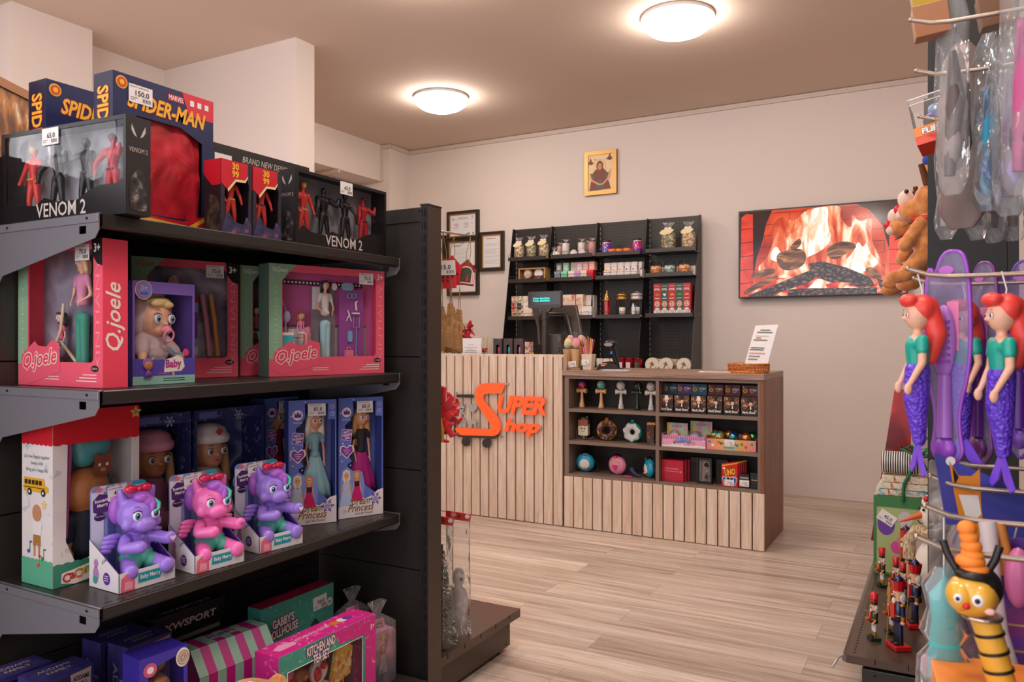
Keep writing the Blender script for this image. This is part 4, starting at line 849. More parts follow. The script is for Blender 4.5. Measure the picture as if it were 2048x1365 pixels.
b=blob([('s',(0,0,.135),(R_*.95,R_*.9,R_)),('s',(0,-.030,.108),(.022,.014,.015)),('s',(0,-R_*.93,.122),(.006,.007,.006)),('c',(0,0,.09),.02,(0,0,.05),.035)]+[('c',(s*.03,-.005,.075),.016,(s*.055,-.03,.045),.011)for s in(-1,1)]+[('s',(s*.058,-.034,.038),(.011,.010,.014))for s in(-1,1)]+[('c',(s*.058+s*k*.004-s*.004,-.04,.034),.0035,(s*.058+s*k*.005-s*.004,-.048,.024),.003)for s in(-1,1)for k in range(3)],.0026,'doll',SKP,t);b.location=(.086,.052,.022);b.rotation_euler=(0,0,.12)
face(b,(0,0,.135),R_,'#4f86b8',1.1,dep=.95,wide=.42)
hd=mat('#c9aeb0',.75);blob([('s',(0,.016,.142),(R_*1.22,R_*1.0,R_*1.22)),('s',(-.042,.0,.14),(.014,.02,.05)),('s',(.042,.0,.14),(.014,.02,.05)),('s',(0,-.004,.192),(.034,.022,.012)),('c',(0,.01,.085),.038,(0,0,.055),.040)]+[('c',(s*.028,-.002,.082),.022,(s*.05,-.022,.055),.016)for s in(-1,1)],.003,'hooded_top',hd,b)
blob([('s',(0,-.022,.178),(.034,.022,.010)),('s',(-.014,-.036,.170),(.020,.010,.008)),('s',(.016,-.036,.168),(.018,.010,.009))],.0025,'hair',mat('#e6c88c',.5),b)
g=G();g.lathe([(.030,.06),(.038,.03),(.046,0),(.044,.001)],noise_mat('silver_glitter',[(.4,'#6a7a88'),(.6,'#b8c4cc')],240,rough=.3,metal=.5),n=32,rough=lambda a,zz:1+.05*math.sin(8*a));g.obj('skirt',b)
g=G();pd=mat('#e88aa0',.3);g.sph((0,-R_*1.02,.108),(.016,.005,.010),pd);g.sph((0,-R_*1.10,.106),(.007,.006,.007),pd);g.tube([(.013*math.cos(a*PI/8),-R_*1.13-.004*math.sin(a*PI/8+.5),.093+.014*math.sin(a*PI/8))for a in range(16)],.0024,pd,8,closed=True);g.obj('dummy',b)
# ============================================================ lower shelf (z S3)
RD1=mat('#d0202e',.4);WHB=noise_mat('white_card_with_pale_icons',[(.0,'#e9e2de'),(.62,'#e6deda'),(.68,'#c3c9cf')],34,2,.5,dist=.4);TEALB=mat('#5fb08e',.45);TEALD=mat('#3f8a70',.45)
h=.397;t,W=carton('baby_boy_doll_box','tall red, white and green doll box with a yellow bus on its side','toy box',(-1.743,1.027),(-1.743,1.241),S3,h,.120,WHB,WHB,hole=[(.055,.04),(.195,.10),(.195,h-.055),(.185,h-.045),(.035,h-.035),(.03,.1)],inner=mat('#7c8a86',.5),film_m=FILM)
g=G()
def scall(x0,x1,z,up,n,m,zz,**k):
 P=[(x0,zz),(x1,zz)]
 for i in range(n*4+1):
  f=i/(n*4);P.append((x1+(x0-x1)*f,z+up*.003*abs(math.sin(f*n*PI))))
 if zz>z:P=P[::-1]
 g.shape(P,(0,0,0)if not k else(0,.12,0),m,nudge=.0008,**k)
scall(0,.214,h-.075,-1,9,RD1,h)
scall(0,.12,h-.075,-1,7,RD1,h,**SX);scall(0,.12,.058,1,7,TEALB,0,**SX);scall(0,.214,.05,1,10,TEALD,0)
g2=G();
A=dict(ax=(0,-1,0),ay=(0,0,1));ink=mat('#55707a',.5)
def so_(x,z):return(-.0006,.12-x,z)
g.text("Let's live happily together",.0115,so_(.06,h-.105),ink,w=.098,**A);g.text('lovely child',.0115,so_(.06,h-.120),ink,w=.045,**A);g.text('Bring you a happy life',.0115,so_(.06,h-.135),ink,w=.082,**A)
by=mat('#e8b030',.4);dk_=mat('#3a2a1c',.5)
g.shape([(.008,.212),(.092,.212),(.104,.214),(.106,.224),(.092,.230),(.088,.244),(.010,.244),(.008,.24)],(0,.12,0),by,nudge=.0008,**A)
for i in range(5):g.rect(so_(.019+i*.014,.234),.010,.010,dk_,nudge=.0012,**A)
g.rect(so_(.05,.222),.086,.0015,dk_,nudge=.0012,**A)
for x in(.033,.086):g.disc(so_(x,.212),.008,.008,INK,nudge=.0014,**A);g.disc(so_(x,.212),.0035,.0035,WHITE,nudge=.0018,**A)
for c_,x,z in(('#3f6fb0',.028,.075),('#3f9a5a',.082,.063),('#d9603c',.065,.046)):
 mm=mat(c_,.4);g.disc(so_(x,z),.006,.0045,mm,**A);g.rect(so_(x+.005,z+.012),.002,.024,mm,**A);g.rect(so_(x+.009,z+.022),.009,.004,mm,**A)
stp=lambda cx,cz,r:[(cx+(r if i%2==0 else r*.5)*math.sin(i*PI/5),cz+(r if i%2==0 else r*.5)*math.cos(i*PI/5))for i in range(10)][::-1]
g.shape(stp(.088,.185,.012),(0,.12,0),mat('#eecb7a',.4),nudge=.0008,**A)
g.disc(so_(.06,.165),.017,.019,mat('#c98a66',.5),**A);g.shape([(.045,.115),(.075,.115),(.08,.145),(.04,.145)],(0,.12,0),WHITE,nudge=.0007,**A);g.shape([(.045,.09),(.058,.09),(.06,.105),(.062,.09),(.075,.09),(.074,.115),(.046,.115)],(0,.12,0),mat('#b07a3c'),nudge=.0008,**A)
for x in(.051,.069):g.rect(so_(x,.078),.006,.024,mat('#c98a66',.5),**A)
g.shape(stp(.204,h-.016,.016),(0,-.0004,0),mat('#e0bd74',.4),nudge=.001);g.text('3+',.013,(.204,-.002,h-.016),mat('#8a6a3a'),bold=.02)
cl=['#d02a3a','#d02a3a','#e07a2a','#e8b030','#8aa83a','#4f9a4a','#3f6fb0','#3a4a9a','#2a2f6a']
g.shape([(.018,.008),(.05,.0),(.15,.012),(.152,.040),(.14,.05),(.05,.034),(.02,.03)],(0,0,0),CREAM,nudge=.0012)
for i,c in enumerate('CaCamelon'):g.text(c,.028,(.030+i*.0135,-.0016,.018+i*.0022),mat(cl[i],.4),bold=.03)
g.obj('printed_artwork',t)
blob([('s',(.115,.045,.31),(.052,.03,.045)),('s',(.10,.045,.285),(.03,.025,.03))],.004,'toy_helmet',mat('#4f9fa4',.3),t)
b=blob([('s',(0,0,.20),(.058,.045,.055)),('c',(0,0,.16),.03,(0,.01,.08),.04),('c',(-.04,0,.12),.018,(-.055,-.01,.07),.013),('s',(-.055,-.02,.055),(.014,.014,.018)),('c',(.04,0,.12),.018,(.05,-.01,.07),.013)],.004,'doll',mat('#c8814e',.45),t);b.location=(.11,.055,0)
blob([('c',(0,0,.145),.034,(0,.01,.07),.045),('c',(-.04,0,.13),.022,(-.052,-.005,.09),.018),('c',(.04,0,.13),.022,(.052,-.005,.09),.018)],.004,'jacket',mat('#26303f',.7),b)
g=G();g.tube([(.05,.03,.34),(.045,.03,.2),(.038,.03,.06)],.007,mat('#c84a9a',.35),8);g.tube([(.062,.035,.33),(.056,.035,.2),(.05,.035,.1)],.005,mat('#d86ab0',.35),8);g.obj('pink_toy_handle',t)
g=G();g.plate([(.105,.235),(.135,.235),(.148,.25),(.146,.275),(.148,.285),(.14,.29),(.135,.284),(.118,.284),(.112,.29),(.104,.285),(.107,.27),(.10,.25)],mat('#8a4a30',.6),.010,.002);g.disc((.117,.010,.262),.004,.004,WHITE);g.disc((.136,.010,.262),.004,.004,WHITE);g.disc((.126,.010,.25),.007,.005,mat('#c08a60'));g.obj('bear_cutout',t)
def pony(P0,P1,label,body,belly,card_side,heart,pricex):
 d=Vector((P1[0]-P0[0],P1[1]-P0[1]));W=d.length
 t=thing('pony_toy',label,'toy pony',(P0[0],P0[1],S3),math.atan2(d.y,d.x),'baby pony toys in open display trays')
 D=.112;CW=mat('#e3dcdc',.5);PU=mat('#5a35a0',.4)
 g=G();prf=[(0,0),(D,0),(D,.105),(0,.042)]
 for x in(0,W-.002):g.plate(prf,CW,0,.002,o=(x,0,0),ax=(0,1,0),ay=(0,0,1),nn=(1,0,0),em=PU)
 g.plate([(0,0),(W,0),(W,.042),(0,.042)],CW,0,.002);g.box((.002,.002,.0),(W-.002,D,.003),PU)
 g.shape([(.003,.003),(D-.001,.003),(D-.001,.103),(.003,.043)],(.0021,0,0),PU,(0,1,0),(0,0,1),nudge=.0003);g.shape([(.003,.003),(D-.001,.003),(D-.001,.103),(.003,.043)][::-1],(W-.0024,0,0),PU,(0,1,0),(0,0,1),nudge=-.0003)
 g.obj('display_tray',t)
 g=G();cd=mat('#8f96cc',.45);H=.223
 g.plate(rr(.001,0,W-.001,H,.014),cd,D-.003,.002)
 y=D-.004;dk2=mat('#5560a0',.5)
 g.rect((.016,y,.11),.03,.2,mat('#d5d8ea',.5));g.rect((.05,y,.10),.018,.16,dk2,nudge=.0008);g.shape([(.038,.175),(.05,.20),(.062,.175)][::-1],(0,y,0),dk2,nudge=.0008);g.rect((.09,y,.10),.03,.17,mat('#a9b0da',.5),nudge=.0007)
 cf=noise_mat('confetti_print',[(0,'#c8a04a'),(.35,'#c86a8a'),(.55,'#e6ddd8'),(.75,'#6a8ab8')],90,vor=True)
 g.rect((W/2-.015,y,H-.008),W-.05,.014,cf,nudge=.001);g.shape(rr(W-.045,H-.035,W-.002,H-.001,.01),(0,y,0),mat('#2aa0b0',.4),nudge=.001);g.text('WARNING:',.0085,(W-.024,y-.0012,H-.012),WHITE,w=.032,bold=.02)
 g.shape([(.006,.165),(.02,.158),(.045,.165),(.05,.185),(.045,.2),(.02,.205),(.005,.19)],(0,y,0),mat('#4a2c6a',.4),nudge=.001);g.text('Romantic',.0105,(.028,y-.0014,.190),WHITE,bold=.03,w=.038,rot=.1);g.text('Merry',.0105,(.028,y-.0014,.178),WHITE,bold=.03,w=.026,rot=.1)
 g.disc((.022,y,.152),.014,.009,mat('#3a2450',.4),nudge=.001);g.text('Best friend',.005,(.022,y-.0012,.154),WHITE,w=.022)
 g.obj('back_card',t)
 g=G();tl=mat('#1f9aac',.4);g.shape([(.045,.012),(.10,.012),(.106,.034),(.047,.034)],(0,0,0),tl,nudge=.0008);g.text('Baby Merry',.0125,(.0755,-.001,.023),WHITE,bold=.025,w=.05)
 for x in(.118,.130):g.disc((x,0,.028),.0048,.0048,GREYI);g.disc((x,-.0003,.028),.004,.004,CW,nudge=.001)
 for i in range(2):g.rect((.124,0,.019-i*.003),.022,.0012,GREYI)
 g.shape([(.004,.0),(.038,.0),(.038,.02),(.034,.034),(.02,.040),(.006,.03)],(0,0,0),mat('#e86a80',.45),nudge=.0006);g.shape([(.012,.004),(.032,.004),(.032,.02),(.014,.022)],(0,0,0),mat('#f0a0b4',.45),nudge=.001)
 O=dict(ax=(0,-1,0),ay=(0,0,1));g.disc((0,.045,.026),.013,.014,PU,**O)
 for i in range(3):g.rect((-.0004,.045,.032-i*.005),.016,.0015,WHITE,nudge=.001,**O)
 g.disc((0,.085,.055),.008,.010,mat(card_side,.5),**O);g.disc((0,.086,.030),.011,.018,mat(card_side,.5),**O);g.disc((0,.088,.018),.009,.009,mat('#4a9a90',.5),nudge=.001,**O)
 for i in range(3):g.rect((0,.06-i*.006,.062+i*.004),.0015,.008,INK,**O);g.disc((0,.0605-i*.006,.058+i*.004),.002,.0015,INK,**O)
 g.obj('printed_artwork',t)
 BM=mat(body,.32,coat=.15);cx=W/2+.012
 P=[('s',(0,0,.075),(.032,.027,.036)),('s',(0,0,.05),(.036,.031,.03)),('s',(0,-.008,.147),(.048,.043,.042)),('s',(0,-.042,.127),(.026,.018,.017)),('s',(-.030,-.024,.128),(.017,.014,.014)),('s',(.030,-.024,.128),(.017,.014,.014))]
 for s in(-1,1):P+=[('c',(s*.028,.0,.176),.014,(s*.038,-.001,.203),.007),('c',(s*.024,-.012,.038),.019,(s*.040,-.050,.028),.019),('s',(s*.042,-.058,.028),(.019,.014,.019))]
 P+=[('c',(-.028,-.008,.092),.014,(-.044,-.03,.078),.013),('c',(-.044,-.03,.078),.013,(-.016,-.052,.080),.015),('c',(.028,-.008,.092),.014,(.052,-.040,.086),.0145),('s',(.056,-.048,.088),(.016,.010,.015))]
 b=blob(P,.0026,'pony_body',BM,t,smooth=5);b.location=(cx,.062,.008);b.rotation_euler=(0,0,-.12)
 face(b,(0,-.010,.151),.044,'#2f78b8',1.2,dep=.93,wide=.48,lip=mat('#b05a90',.4))
 g=G();hm=mat(heart,.4);c0=(.0575,-.0585,.088);g.shape([(c0[0],c0[2]-.007),(c0[0]+.007,c0[2]+.001),(c0[0]+.005,c0[2]+.006),(c0[0],c0[2]+.003),(c0[0]-.005,c0[2]+.006),(c0[0]-.007,c0[2]+.001)],(0,c0[1],0),hm,nudge=.0005);g.obj('heart_print',b)
 blob([('s',(.002,-.026,.188),(.022,.018,.014)),('s',(.014,-.038,.178),(.015,.010,.013)),('c',(.018,-.044,.174),.008,(.012,-.050,.160),.004),('s',(-.028,.03,.155),(.022,.018,.034)),('s',(0,.03,.17),(.03,.02,.02))],.0022,'mane',mat('#a45ac4',.35),b)
 g=G();g.tube([(.020,-.050,.184),(.028,-.050,.174),(.026,-.053,.162),(.016,-.055,.156)],.0035,mat('#4fc0b0',.35),8,radii=[.002,.0045,.004,.0015]);g.obj('teal_forelock',b)
 rb=mat('#d01a4e',.3,coat=.4);g=G()
 for s in(-1,1):g.sph((s*.017-.004,-.018,.208),(.016,.010,.010),rb,12)
 g.sph((-.004,-.022,.208),(.007,.008,.007),rb,10);g.obj('bow',b)
 g=G();W_=mat(belly,.35)
 for s in(-1,1):
  for i in range(4):g.sph((s*(.046+.006*i),.014,.098-.010*i),(.024-.003*i,.006,.008),BM,10,Vector((0,1,0)).rotation_difference(Vector((0,1,0))))
 g.obj('wings',b)
 blob([('s',(0,-.002,.046),(.040,.036,.022)),('s',(0,0,.060),(.037,.032,.010)),('s',(-.022,-.02,.036),(.022,.024,.02)),('s',(.022,-.02,.036),(.022,.024,.02))],.0026,'nappy',mat('#4aa894',.5),b)
 price(t,'42.0',W*pricex,H-.022,.046,y=D-.0062,head='PONEI BABY MERRY',rot=.08)
 return t
pony((-1.585,1.079),(-1.580,1.219),'lilac pony toy with the nearest tray, in front of the red-topped box','#9a78dc','#a888e0','#b080b8','#e6d0e0',.45)
pony((-1.560,1.257),(-1.545,1.394),'bright pink pony toy with red bow, middle of the three trays','#ee6fb8','#f08ac4','#c080b0','#b05a9a',.45)
pony((-1.563,1.460),(-1.545,1.599),'lilac pony toy in the tray farthest from the camera','#9a7cdc','#a888e0','#b080b8','#f0e0ea',.45)
BLU=mat('#6272c0',.4);BLUD=mat('#3a4890',.45);GLD=mat('#b8883a',.3,.5);IVO=mat('#e9dedd',.5)
def minidoll(g,x,z,s,dress,hairc,y=-.0008):
 sk=mat('#e0a688',.5);hm=mat(hairc,.5)
 g.shape([(x-.007*s,z+.065*s),(x-.012*s,z+.075*s),(x-.010*s,z+.095*s),(x,z+.101*s),(x+.010*s,z+.095*s),(x+.012*s,z+.075*s),(x+.007*s,z+.065*s)],(0,y,0),hm,nudge=.0002)
 g.disc((x,y,z+.084*s),.0075*s,.0095*s,sk,nudge=.0005);g.rect((x,y,z+.068*s),.005*s,.012*s,sk,nudge=.0004)
 g.shape([(x-.022*s,z),(x+.022*s,z),(x+.009*s,z+.045*s),(x+.009*s,z+.065*s),(x-.009*s,z+.065*s),(x-.009*s,z+.045*s)],(0,y,0),mat(dress,.5),nudge=.0004)
 for q in(-1,1):g.shape([(x+q*.008*s,z+.063*s),(x+q*.012*s,z+.060*s),(x+q*.016*s,z+.03*s),(x+q*.012*s,z+.03*s)][::-q],(0,y,0),sk,nudge=.0003);g.disc((x+q*.003*s,y,z+.085*s),.0012*s,.0014*s,EYB,n=8,nudge=.0008)
 g.rect((x,y,z+.079*s),.004*s,.001*s,LIP,nudge=.0008)
def flake(g,x,z,r,m,y=-.0008,n=6):
 for i in range(n//2):g.rect((x,y,z),r*2,r*.16,m,rot=i*PI/(n//2))
 for i in range(n):a=i*2*PI/n;g.rect((x+r*.62*math.cos(a),y,z+r*.62*math.sin(a)),r*.5,r*.13,m,rot=a+PI/2)
def princess(P0,P1,label,hair,top,gown,pr='85.0',hidden=False):
 h=.377;W0=math.dist(P0,P1)
 hole=[(.030,.125),(.062,.12),(W0-.028,.072),(W0-.004,.082),(W0-.004,h-.062),(W0-.026,h-.06),(W0-.026,h-.012),(.048,h-.012),(.05,h-.05),(.035,h-.075),(.022,h-.085),(.022,h-.10),(.045,h-.14),(.028,h-.17),(.045,h-.20),(.03,.17)]
 t,W=carton('princess_doll_box',label,'toy box',P0,P1,S3,h,.062,BLU,BLUD,hole=hole,inner=mat('#5a66a4',.5),group='blue Dream Princess doll boxes',film_m=FILMF)
 g=G();g.shape([(0,0),(W,0),(W,.082),(W-.02,.078),(W-.035,.065),(.09,.055),(.075,.062),(.04,.045),(.02,.048),(0,.035)],(0,0,0),IVO,nudge=.0009)
 g.disc((.027,0,h-.045),.0155,.0155,WHITE,nudge=.0008);g.shape([(.017,h-.052),(.037,h-.052),(.037,h-.036),(.032,h-.044),(.027,h-.034),(.022,h-.044),(.017,h-.036)],(0,0,0),mat('#6a2a8a'),nudge=.0012);g.text('Wanderlong',.008,(.027,0,h-.068),WHITE,shear=.3,w=.028)
 pp=mat('#8a3a9a',.4);g.shape([(.008,h-.13),(.042,h-.137),(.046,h-.10),(.012,h-.096)],(0,0,0),mat('#b7b4e0'),nudge=.0008);g.shape([(.010,h-.128),(.040,h-.134),(.044,h-.103),(.014,h-.099)],(0,0,0),pp,nudge=.0012)
 for i,s_ in enumerate(('PRETTY','FASHION','GIRL')):g.text(s_,.0095,(.027+.001*i,-.0014,h-.107-i*.009),WHITE,bold=.03,w=(.02,.03,.018)[i],rot=.12)
 hx,hz=.027,h-.165;g.shape([(hx,hz-.026),(hx+.024,hz-.002),(hx+.022,hz+.014),(hx+.010,hz+.018),(hx,hz+.009),(hx-.010,hz+.018),(hx-.022,hz+.014),(hx-.024,hz-.002)],(0,0,0),IVO,nudge=.0012);g.shape([(hx,hz-.022),(hx+.020,hz-.002),(hx+.018,hz+.012),(hx+.010,hz+.014),(hx,hz+.006),(hx-.010,hz+.014),(hx-.018,hz+.012),(hx-.020,hz-.002)],(0,0,0),pp,nudge=.0016)
 for i in range(3):g.rect((hx,-.0008,hz+.002-i*.006),.022-.005*i,.0016,IVO,nudge=.0018)
 g.shape([(.001,.035),(.085,.06),(.088,.10),(.08,.14),(.066,.148),(.05,.145),(.03,.16),(.012,.15),(.006,.12)],(0,0,0),mat('#7f92d8',.5),nudge=.0006)
 minidoll(g,.026,.040,1.12,'#b8c6e2','#e6d6b8',-.0010);minidoll(g,.061,.050,.98,'#d0186a','#c8843a',-.0010);g.rect((.061,-.0010,.105),.016,.016,mat('#241c28'),nudge=.0012)
 g.text('Dream',.032,(W*.49,-.0012,.050),GLD,bold=.012,shear=.35,w=.062);g.text('Princess',.032,(W*.49,-.0012,.029),GLD,bold=.012,shear=.35,w=.088);g.text("Let's Be Friends!",.012,(W*.56,-.0012,.011),mat('#5a2a6a'),shear=.35,w=.062)
 flake(g,W-.028,.052,.021,mat('#5a3a9a'),-.0016);flake(g,W-.028,.052,.013,mat('#b8a8dc'),-.0022);flake(g,.02,.022,.009,mat('#b0c0e0'))
 for x,z in((.006,.2),(.014,.235),(.008,.33),(.05,h-.006),(.012,.18),(.04,.165)):g.disc((x,0,z),.0022,.0022,WHITE,n=8)
 for i in range(2):g.disc((W-.012,0,h-.022-i*.022),.007,.007,WHITE,nudge=.0008);g.disc((W-.012,-.0003,h-.022-i*.022),.006,.006,BLU,nudge=.0012);g.text(('3+','M')[i],.007,(W-.012,-.002,h-.022-i*.022),WHITE)
 minid=G();g.shape([(.02,.05),(.06,.05),(.05,.2),(.03,.2)],(0,.062,0),mat('#46599c'),**SX)
 g.obj('printed_artwork',t)
 b=doll(t,W*.60,.034,.035,.305,SK,hair,top,gown,'gown',hs=1.65,hairlen=1.2,arms='down',rz=.0 if hidden else .15)
 price(t,pr,W*.58,h-.030,.054,y=-.002,head='PAPUSA LA SCHI')
 return t
princess((-1.715,1.716),(-1.636,1.837),'blue princess doll box with a pale-haired doll in an ice-blue gown','#e0cdb4','#7fa8ae','#8fb8c0')
princess((-1.650,1.862),(-1.583,1.998),'blue princess doll box with a fair doll in a magenta gown, last on the shelf','#c08a4c','#241c22','#a81c78')
princess((-1.832,1.735),(-1.832,1.875),'blue princess doll box priced 85.0, half hidden behind the far lilac pony','#d8b07a','#8a2050','#a02a5a',hidden=True)
NV=noise_mat('dark_blue_snowflake_card',[(.0,'#262c5c'),(.60,'#2e3468'),(.7,'#9aa0c8')],42,3,.4,dist=2.0)
def bighead(P0,P1,label,hatc,coat,cross,depth=.095,h=.365):
 W0=math.dist(P0,P1)
 t,W=carton('big_doll_box',label,'toy box',P0,P1,S3,h,depth,NV,NV,hole=[(.004,.03),(W0-.004,.03),(W0-.004,h-.03),(.004,h-.03)],inner=noise_mat('snow_castle_print',[(.3,'#2c3a7c'),(.5,'#4a62a8'),(.7,'#b8c4dc')],9,dist=1.2),group='blue boxes of big-headed dolls on the lower shelf',film_m=FILM)
 R=.052;cx=min(W/2,.085)
 b=blob([('s',(0,0,0),(R*.95,R*.9,R*1.05)),('s',(0,-R*.92,-.012),(.007,.008,.007)),('s',(0,-R*.45,-.03),(.026,.02,.02)),('c',(0,.01,-.05),.016,(0,.01,-.08),.018),('s',(0,.01,-.10),(.045,.028,.04))],.003,'doll',SKD if not cross else SK,t);b.location=(cx,.055,.245);b.rotation_euler=(0,0,-.1)
 face(b,(0,0,0),R,'#5a5450',.9,dep=.95,wide=.42,lip=mat('#c05070',.35))
 blob([('s',(0,.015,.012),(R*1.1,R*.95,R*1.08)),('c',(-.05,.0,.0),.014,(-.062,.0,-.09),.012),('c',(.05,0,0),.014,(.062,0,-.09),.012)],.003,'hair',mat('#caa06a',.6),b)
 g=G();hm=mat(hatc,.75);g.lathe([(R*1.08,.022),(R*1.16,.03),(R*1.16,.042),(R*1.05,.046),(R*.95,.062),(R*.5,.075),(.0001,.078)],hm,n=28,sy=.95)
 if cross:cr_=mat('#c02a30',.6);g.box((-.003,-R*1.12,.046),(.003,-R*1.0,.064),cr_);g.box((-.009,-R*1.12,.052),(.009,-R*1.0,.058),cr_)
 g.obj('hat',b)
 blob([('c',(0,.01,-.085),.048,(0,.01,-.165),.055),('c',(-.045,.005,-.09),.02,(-.062,-.01,-.18),.016),('c',(.045,.005,-.09),.02,(.062,-.01,-.18),.016)],.004,'coat',mat(coat,.75),b)
 g=G();g.disc((W*.62 if W>.2 else W*.75,-.001,.15),.026,.026,mat('#d5dbe4'));g.disc((W*.62 if W>.2 else W*.75,-.0014,.15),.022,.022,mat('#35507c'),nudge=.001);g.disc((W*.62 if W>.2 else W*.75,-.0016,.15),.015,.015,mat('#6a2c3a'),nudge=.0016)
 g.rect((.04,-.001,h-.015),.06,.018,mat('#5a64a8'));flake(g,W*.6,h-.022,.016,mat('#b0b8dc'));g.obj('printed_artwork',t)
 g=G();O=dict(ax=(0,-1,0),ay=(0,0,1))
 for z,r in((h-.05,.022),(h-.10,.016),(h*.35,.02)):
  for i in range(3):g.rect((0,depth*.55,z),r*2,r*.14,mat('#8088b8'),rot=i*PI/3,**O)
 g.shape(rr(.03,h-.19,.062,h-.12,.004),(0,depth,0),WHITE,nudge=.0008,**O);g.shape(rr(.033,h-.187,.059,h-.155,.003),(0,depth,0),mat('#5a1e1c'),nudge=.0012,**O);g.obj('side_panel_print',t)
bighead((-1.79,1.262),(-1.79,1.430),'dark blue box with a doll in pink fur hat and pink coat','#d890a8','#9a5a78',False)
bighead((-1.79,1.446),(-1.79,1.690),'wide dark blue windowed box with a doll in a white nurse hat','#e4dcdc','#d8d2d4',True)
# ============================================================ bottom deck
AFP=mat('#2c2560',.4);AFS=noise_mat('dark_violet_card',[(.35,'#2a2358'),(.65,'#3a3274')],60,sc=(1,1,.3));AFI=mat('#6a5a9a',.5)
def afam(P0,P1,label,h=.33):
 t,W=carton('gothic_doll_box',label,'toy box',P0,P1,SB,h,.075,AFP,AFS,hole=[(.012,.03),(math.dist(P0,P1)-.012,.03),(math.dist(P0,P1)-.012,h-.045),(math.dist(P0,P1)-.04,h-.012),(.012,h-.012)],inner=AFI,group='violet Addams Family doll boxes',film_m=FILMF)
 g=G();g.text('ADDAMS',.026,(0,.045,h*.62),mat('#8f84b0'),(0,0,-1),(0,-1,0),w=.16,bold=.01);g.text('FAMILY',.026,(0,.020,h*.58),mat('#8f84b0'),(0,0,-1),(0,-1,0),w=.11,bold=.01)
 g.text('ADDAMS',.02,(W*.5,.048,h),mat('#b5a894'),(1,0,0),(0,1,0),w=.075);g.text('FAMILY',.02,(W*.5,.026,h),mat('#b5a894'),(1,0,0),(0,1,0),w=.055)
 cdm=mat('#9a8c84',.5);g.shape([(W-.05,h-.04),(W-.008,h-.058),(W-.006,h-.006),(W-.055,h-.01)],(0,0,0),cdm,nudge=.0008);g.text('ADDAMS',.015,(W-.03,-.001,h-.022),INK,w=.038,bold=.02,rot=-.02);g.text('FAMILY',.012,(W-.03,-.001,h-.036),INK,w=.03,bold=.02)
 g.obj('printed_artwork',t)
 doll(t,W/2,.038,.01,.27,SKP,'#15100f','#17141c','#17141c','gown',hs=1.5,hairlen=1.0,arms='down',vox=.005)
afam((-1.80,.935),(-1.80,1.060),'violet gothic doll box at the far left behind its twin')
afam((-1.711,.975),(-1.711,1.102),'violet gothic doll box in the near left corner of the bottom deck')
afam((-1.800,1.178),(-1.800,1.305),'violet gothic doll box standing farthest back, dark top')
afam((-1.717,1.192),(-1.720,1.317),'violet gothic doll box directly behind the fair-haired doll box')
h=.36;t,W=carton('fairytale_doll_box','bright violet doll box with yellow moon and fair-haired doll','toy box',(-1.560,1.112),(-1.545,1.225),SB,h,.075,mat('#4636a8',.35),mat('#3a2c98',.35),hole=[(.02,.03),(.105,.03),(.105,h-.014),(.02,h-.03)],inner=mat('#5a4c8c',.5),film_m=FILM)
g=G();g.disc((.024,0,h-.030),.016,.016,mat('#d05a8a'));g.disc((.024,-.0004,h-.030),.008,.008,CREAM,nudge=.001);g.disc((W-.012,0,h-.025),.017,.022,CREAM)
for r_ in(.013,.008,.004):g.tube([(W-.012+r_*math.cos(a*PI/8),-.0015,h-.025+r_*1.2*math.sin(a*PI/8))for a in range(16)],.0009,mat('#a07a50'),4,closed=True)
g.plate([(.062,h-.06),(.075,h-.055),(.086,h-.04),(.088,h-.02),(.096,h-.035),(.092,h-.055),(.078,h-.068)],mat('#c8a02a',.4),.06,.002);g.obj('printed_artwork',t)
g=G()
for a in range(7):g.disc((.035+.015*a,.068,.12+.012*math.sin(a*2)),.016,.02,mat('#c88a9a'),nudge=.0002*a)
g.obj('cloud_card',t)
b=doll(t,.062,.04,.03,.265,SKP,'#c88a5c','#c84a7c','#8a5ac0','gown',hs=1.9,hairlen=.9,iris='#4a7a9a')
t=thing('striped_house_box','pink and mint striped house-shaped box behind the plush puppy','toy box',(-1.645,1.340,SB),math.radians(84))
W,D,hb_,ht=.235,.15,.215,.275;g=G();SP=mat('#c81e86',.4);SM_=mat('#9cc4b0',.4)
P=[(0,0),(D,0),(D,hb_),(D*.72,ht),(D*.28,ht),(0,hb_)]
g.plate(P,mat('#6a2048',.45),0,W-.002,o=(.001,0,0),ax=(0,1,0),ay=(0,0,1),nn=(1,0,0));g.obj('box_body',t)
for i in range(9):
 xa,xb=i*W/9,(i+1)*W/9;m=SP if i%2 else SM_;g=G()
 pr=[(0,0),(0,hb_),(D*.28,ht),(D*.72,ht),(D,hb_)]
 for(y0_,z0_),(y1_,z1_)in zip(pr,pr[1:]):
  n_=Vector((0,-(z1_-z0_),(y1_-y0_))).normalized()*.0012;g.quad([(xa,y0_+n_.y,z0_+n_.z),(xb,y0_+n_.y,z0_+n_.z),(xb,y1_+n_.y,z1_+n_.z),(xa,y1_+n_.y,z1_+n_.z)],m)
 g.obj('printed_stripe',t)
g=G();g.shape([(-.055,-.014),(.05,-.016),(.058,.016),(-.05,.018)],(W*.5,D*.5,ht+.002),mat('#d8c8cc',.5),(1,0,0),(0,1,0));g.text('PUPPY',.024,(W*.5,D*.5,ht+.003),mat('#3a8a8a'),(1,0,0),(0,1,0),bold=.04,w=.085);g.obj('printed_title',t)
FUR=noise_mat('golden_plush_fur',[(.3,'#a85a1c'),(.5,'#cf8232'),(.7,'#e39c4a')],55,4,.9,dist=1.0,bump=1.0,sheen=.6);WF=noise_mat('white_plush_fur',[(.3,'#d8cfc6'),(.7,'#f4efe8')],90,4,.9,bump=.8,sheen=.5)
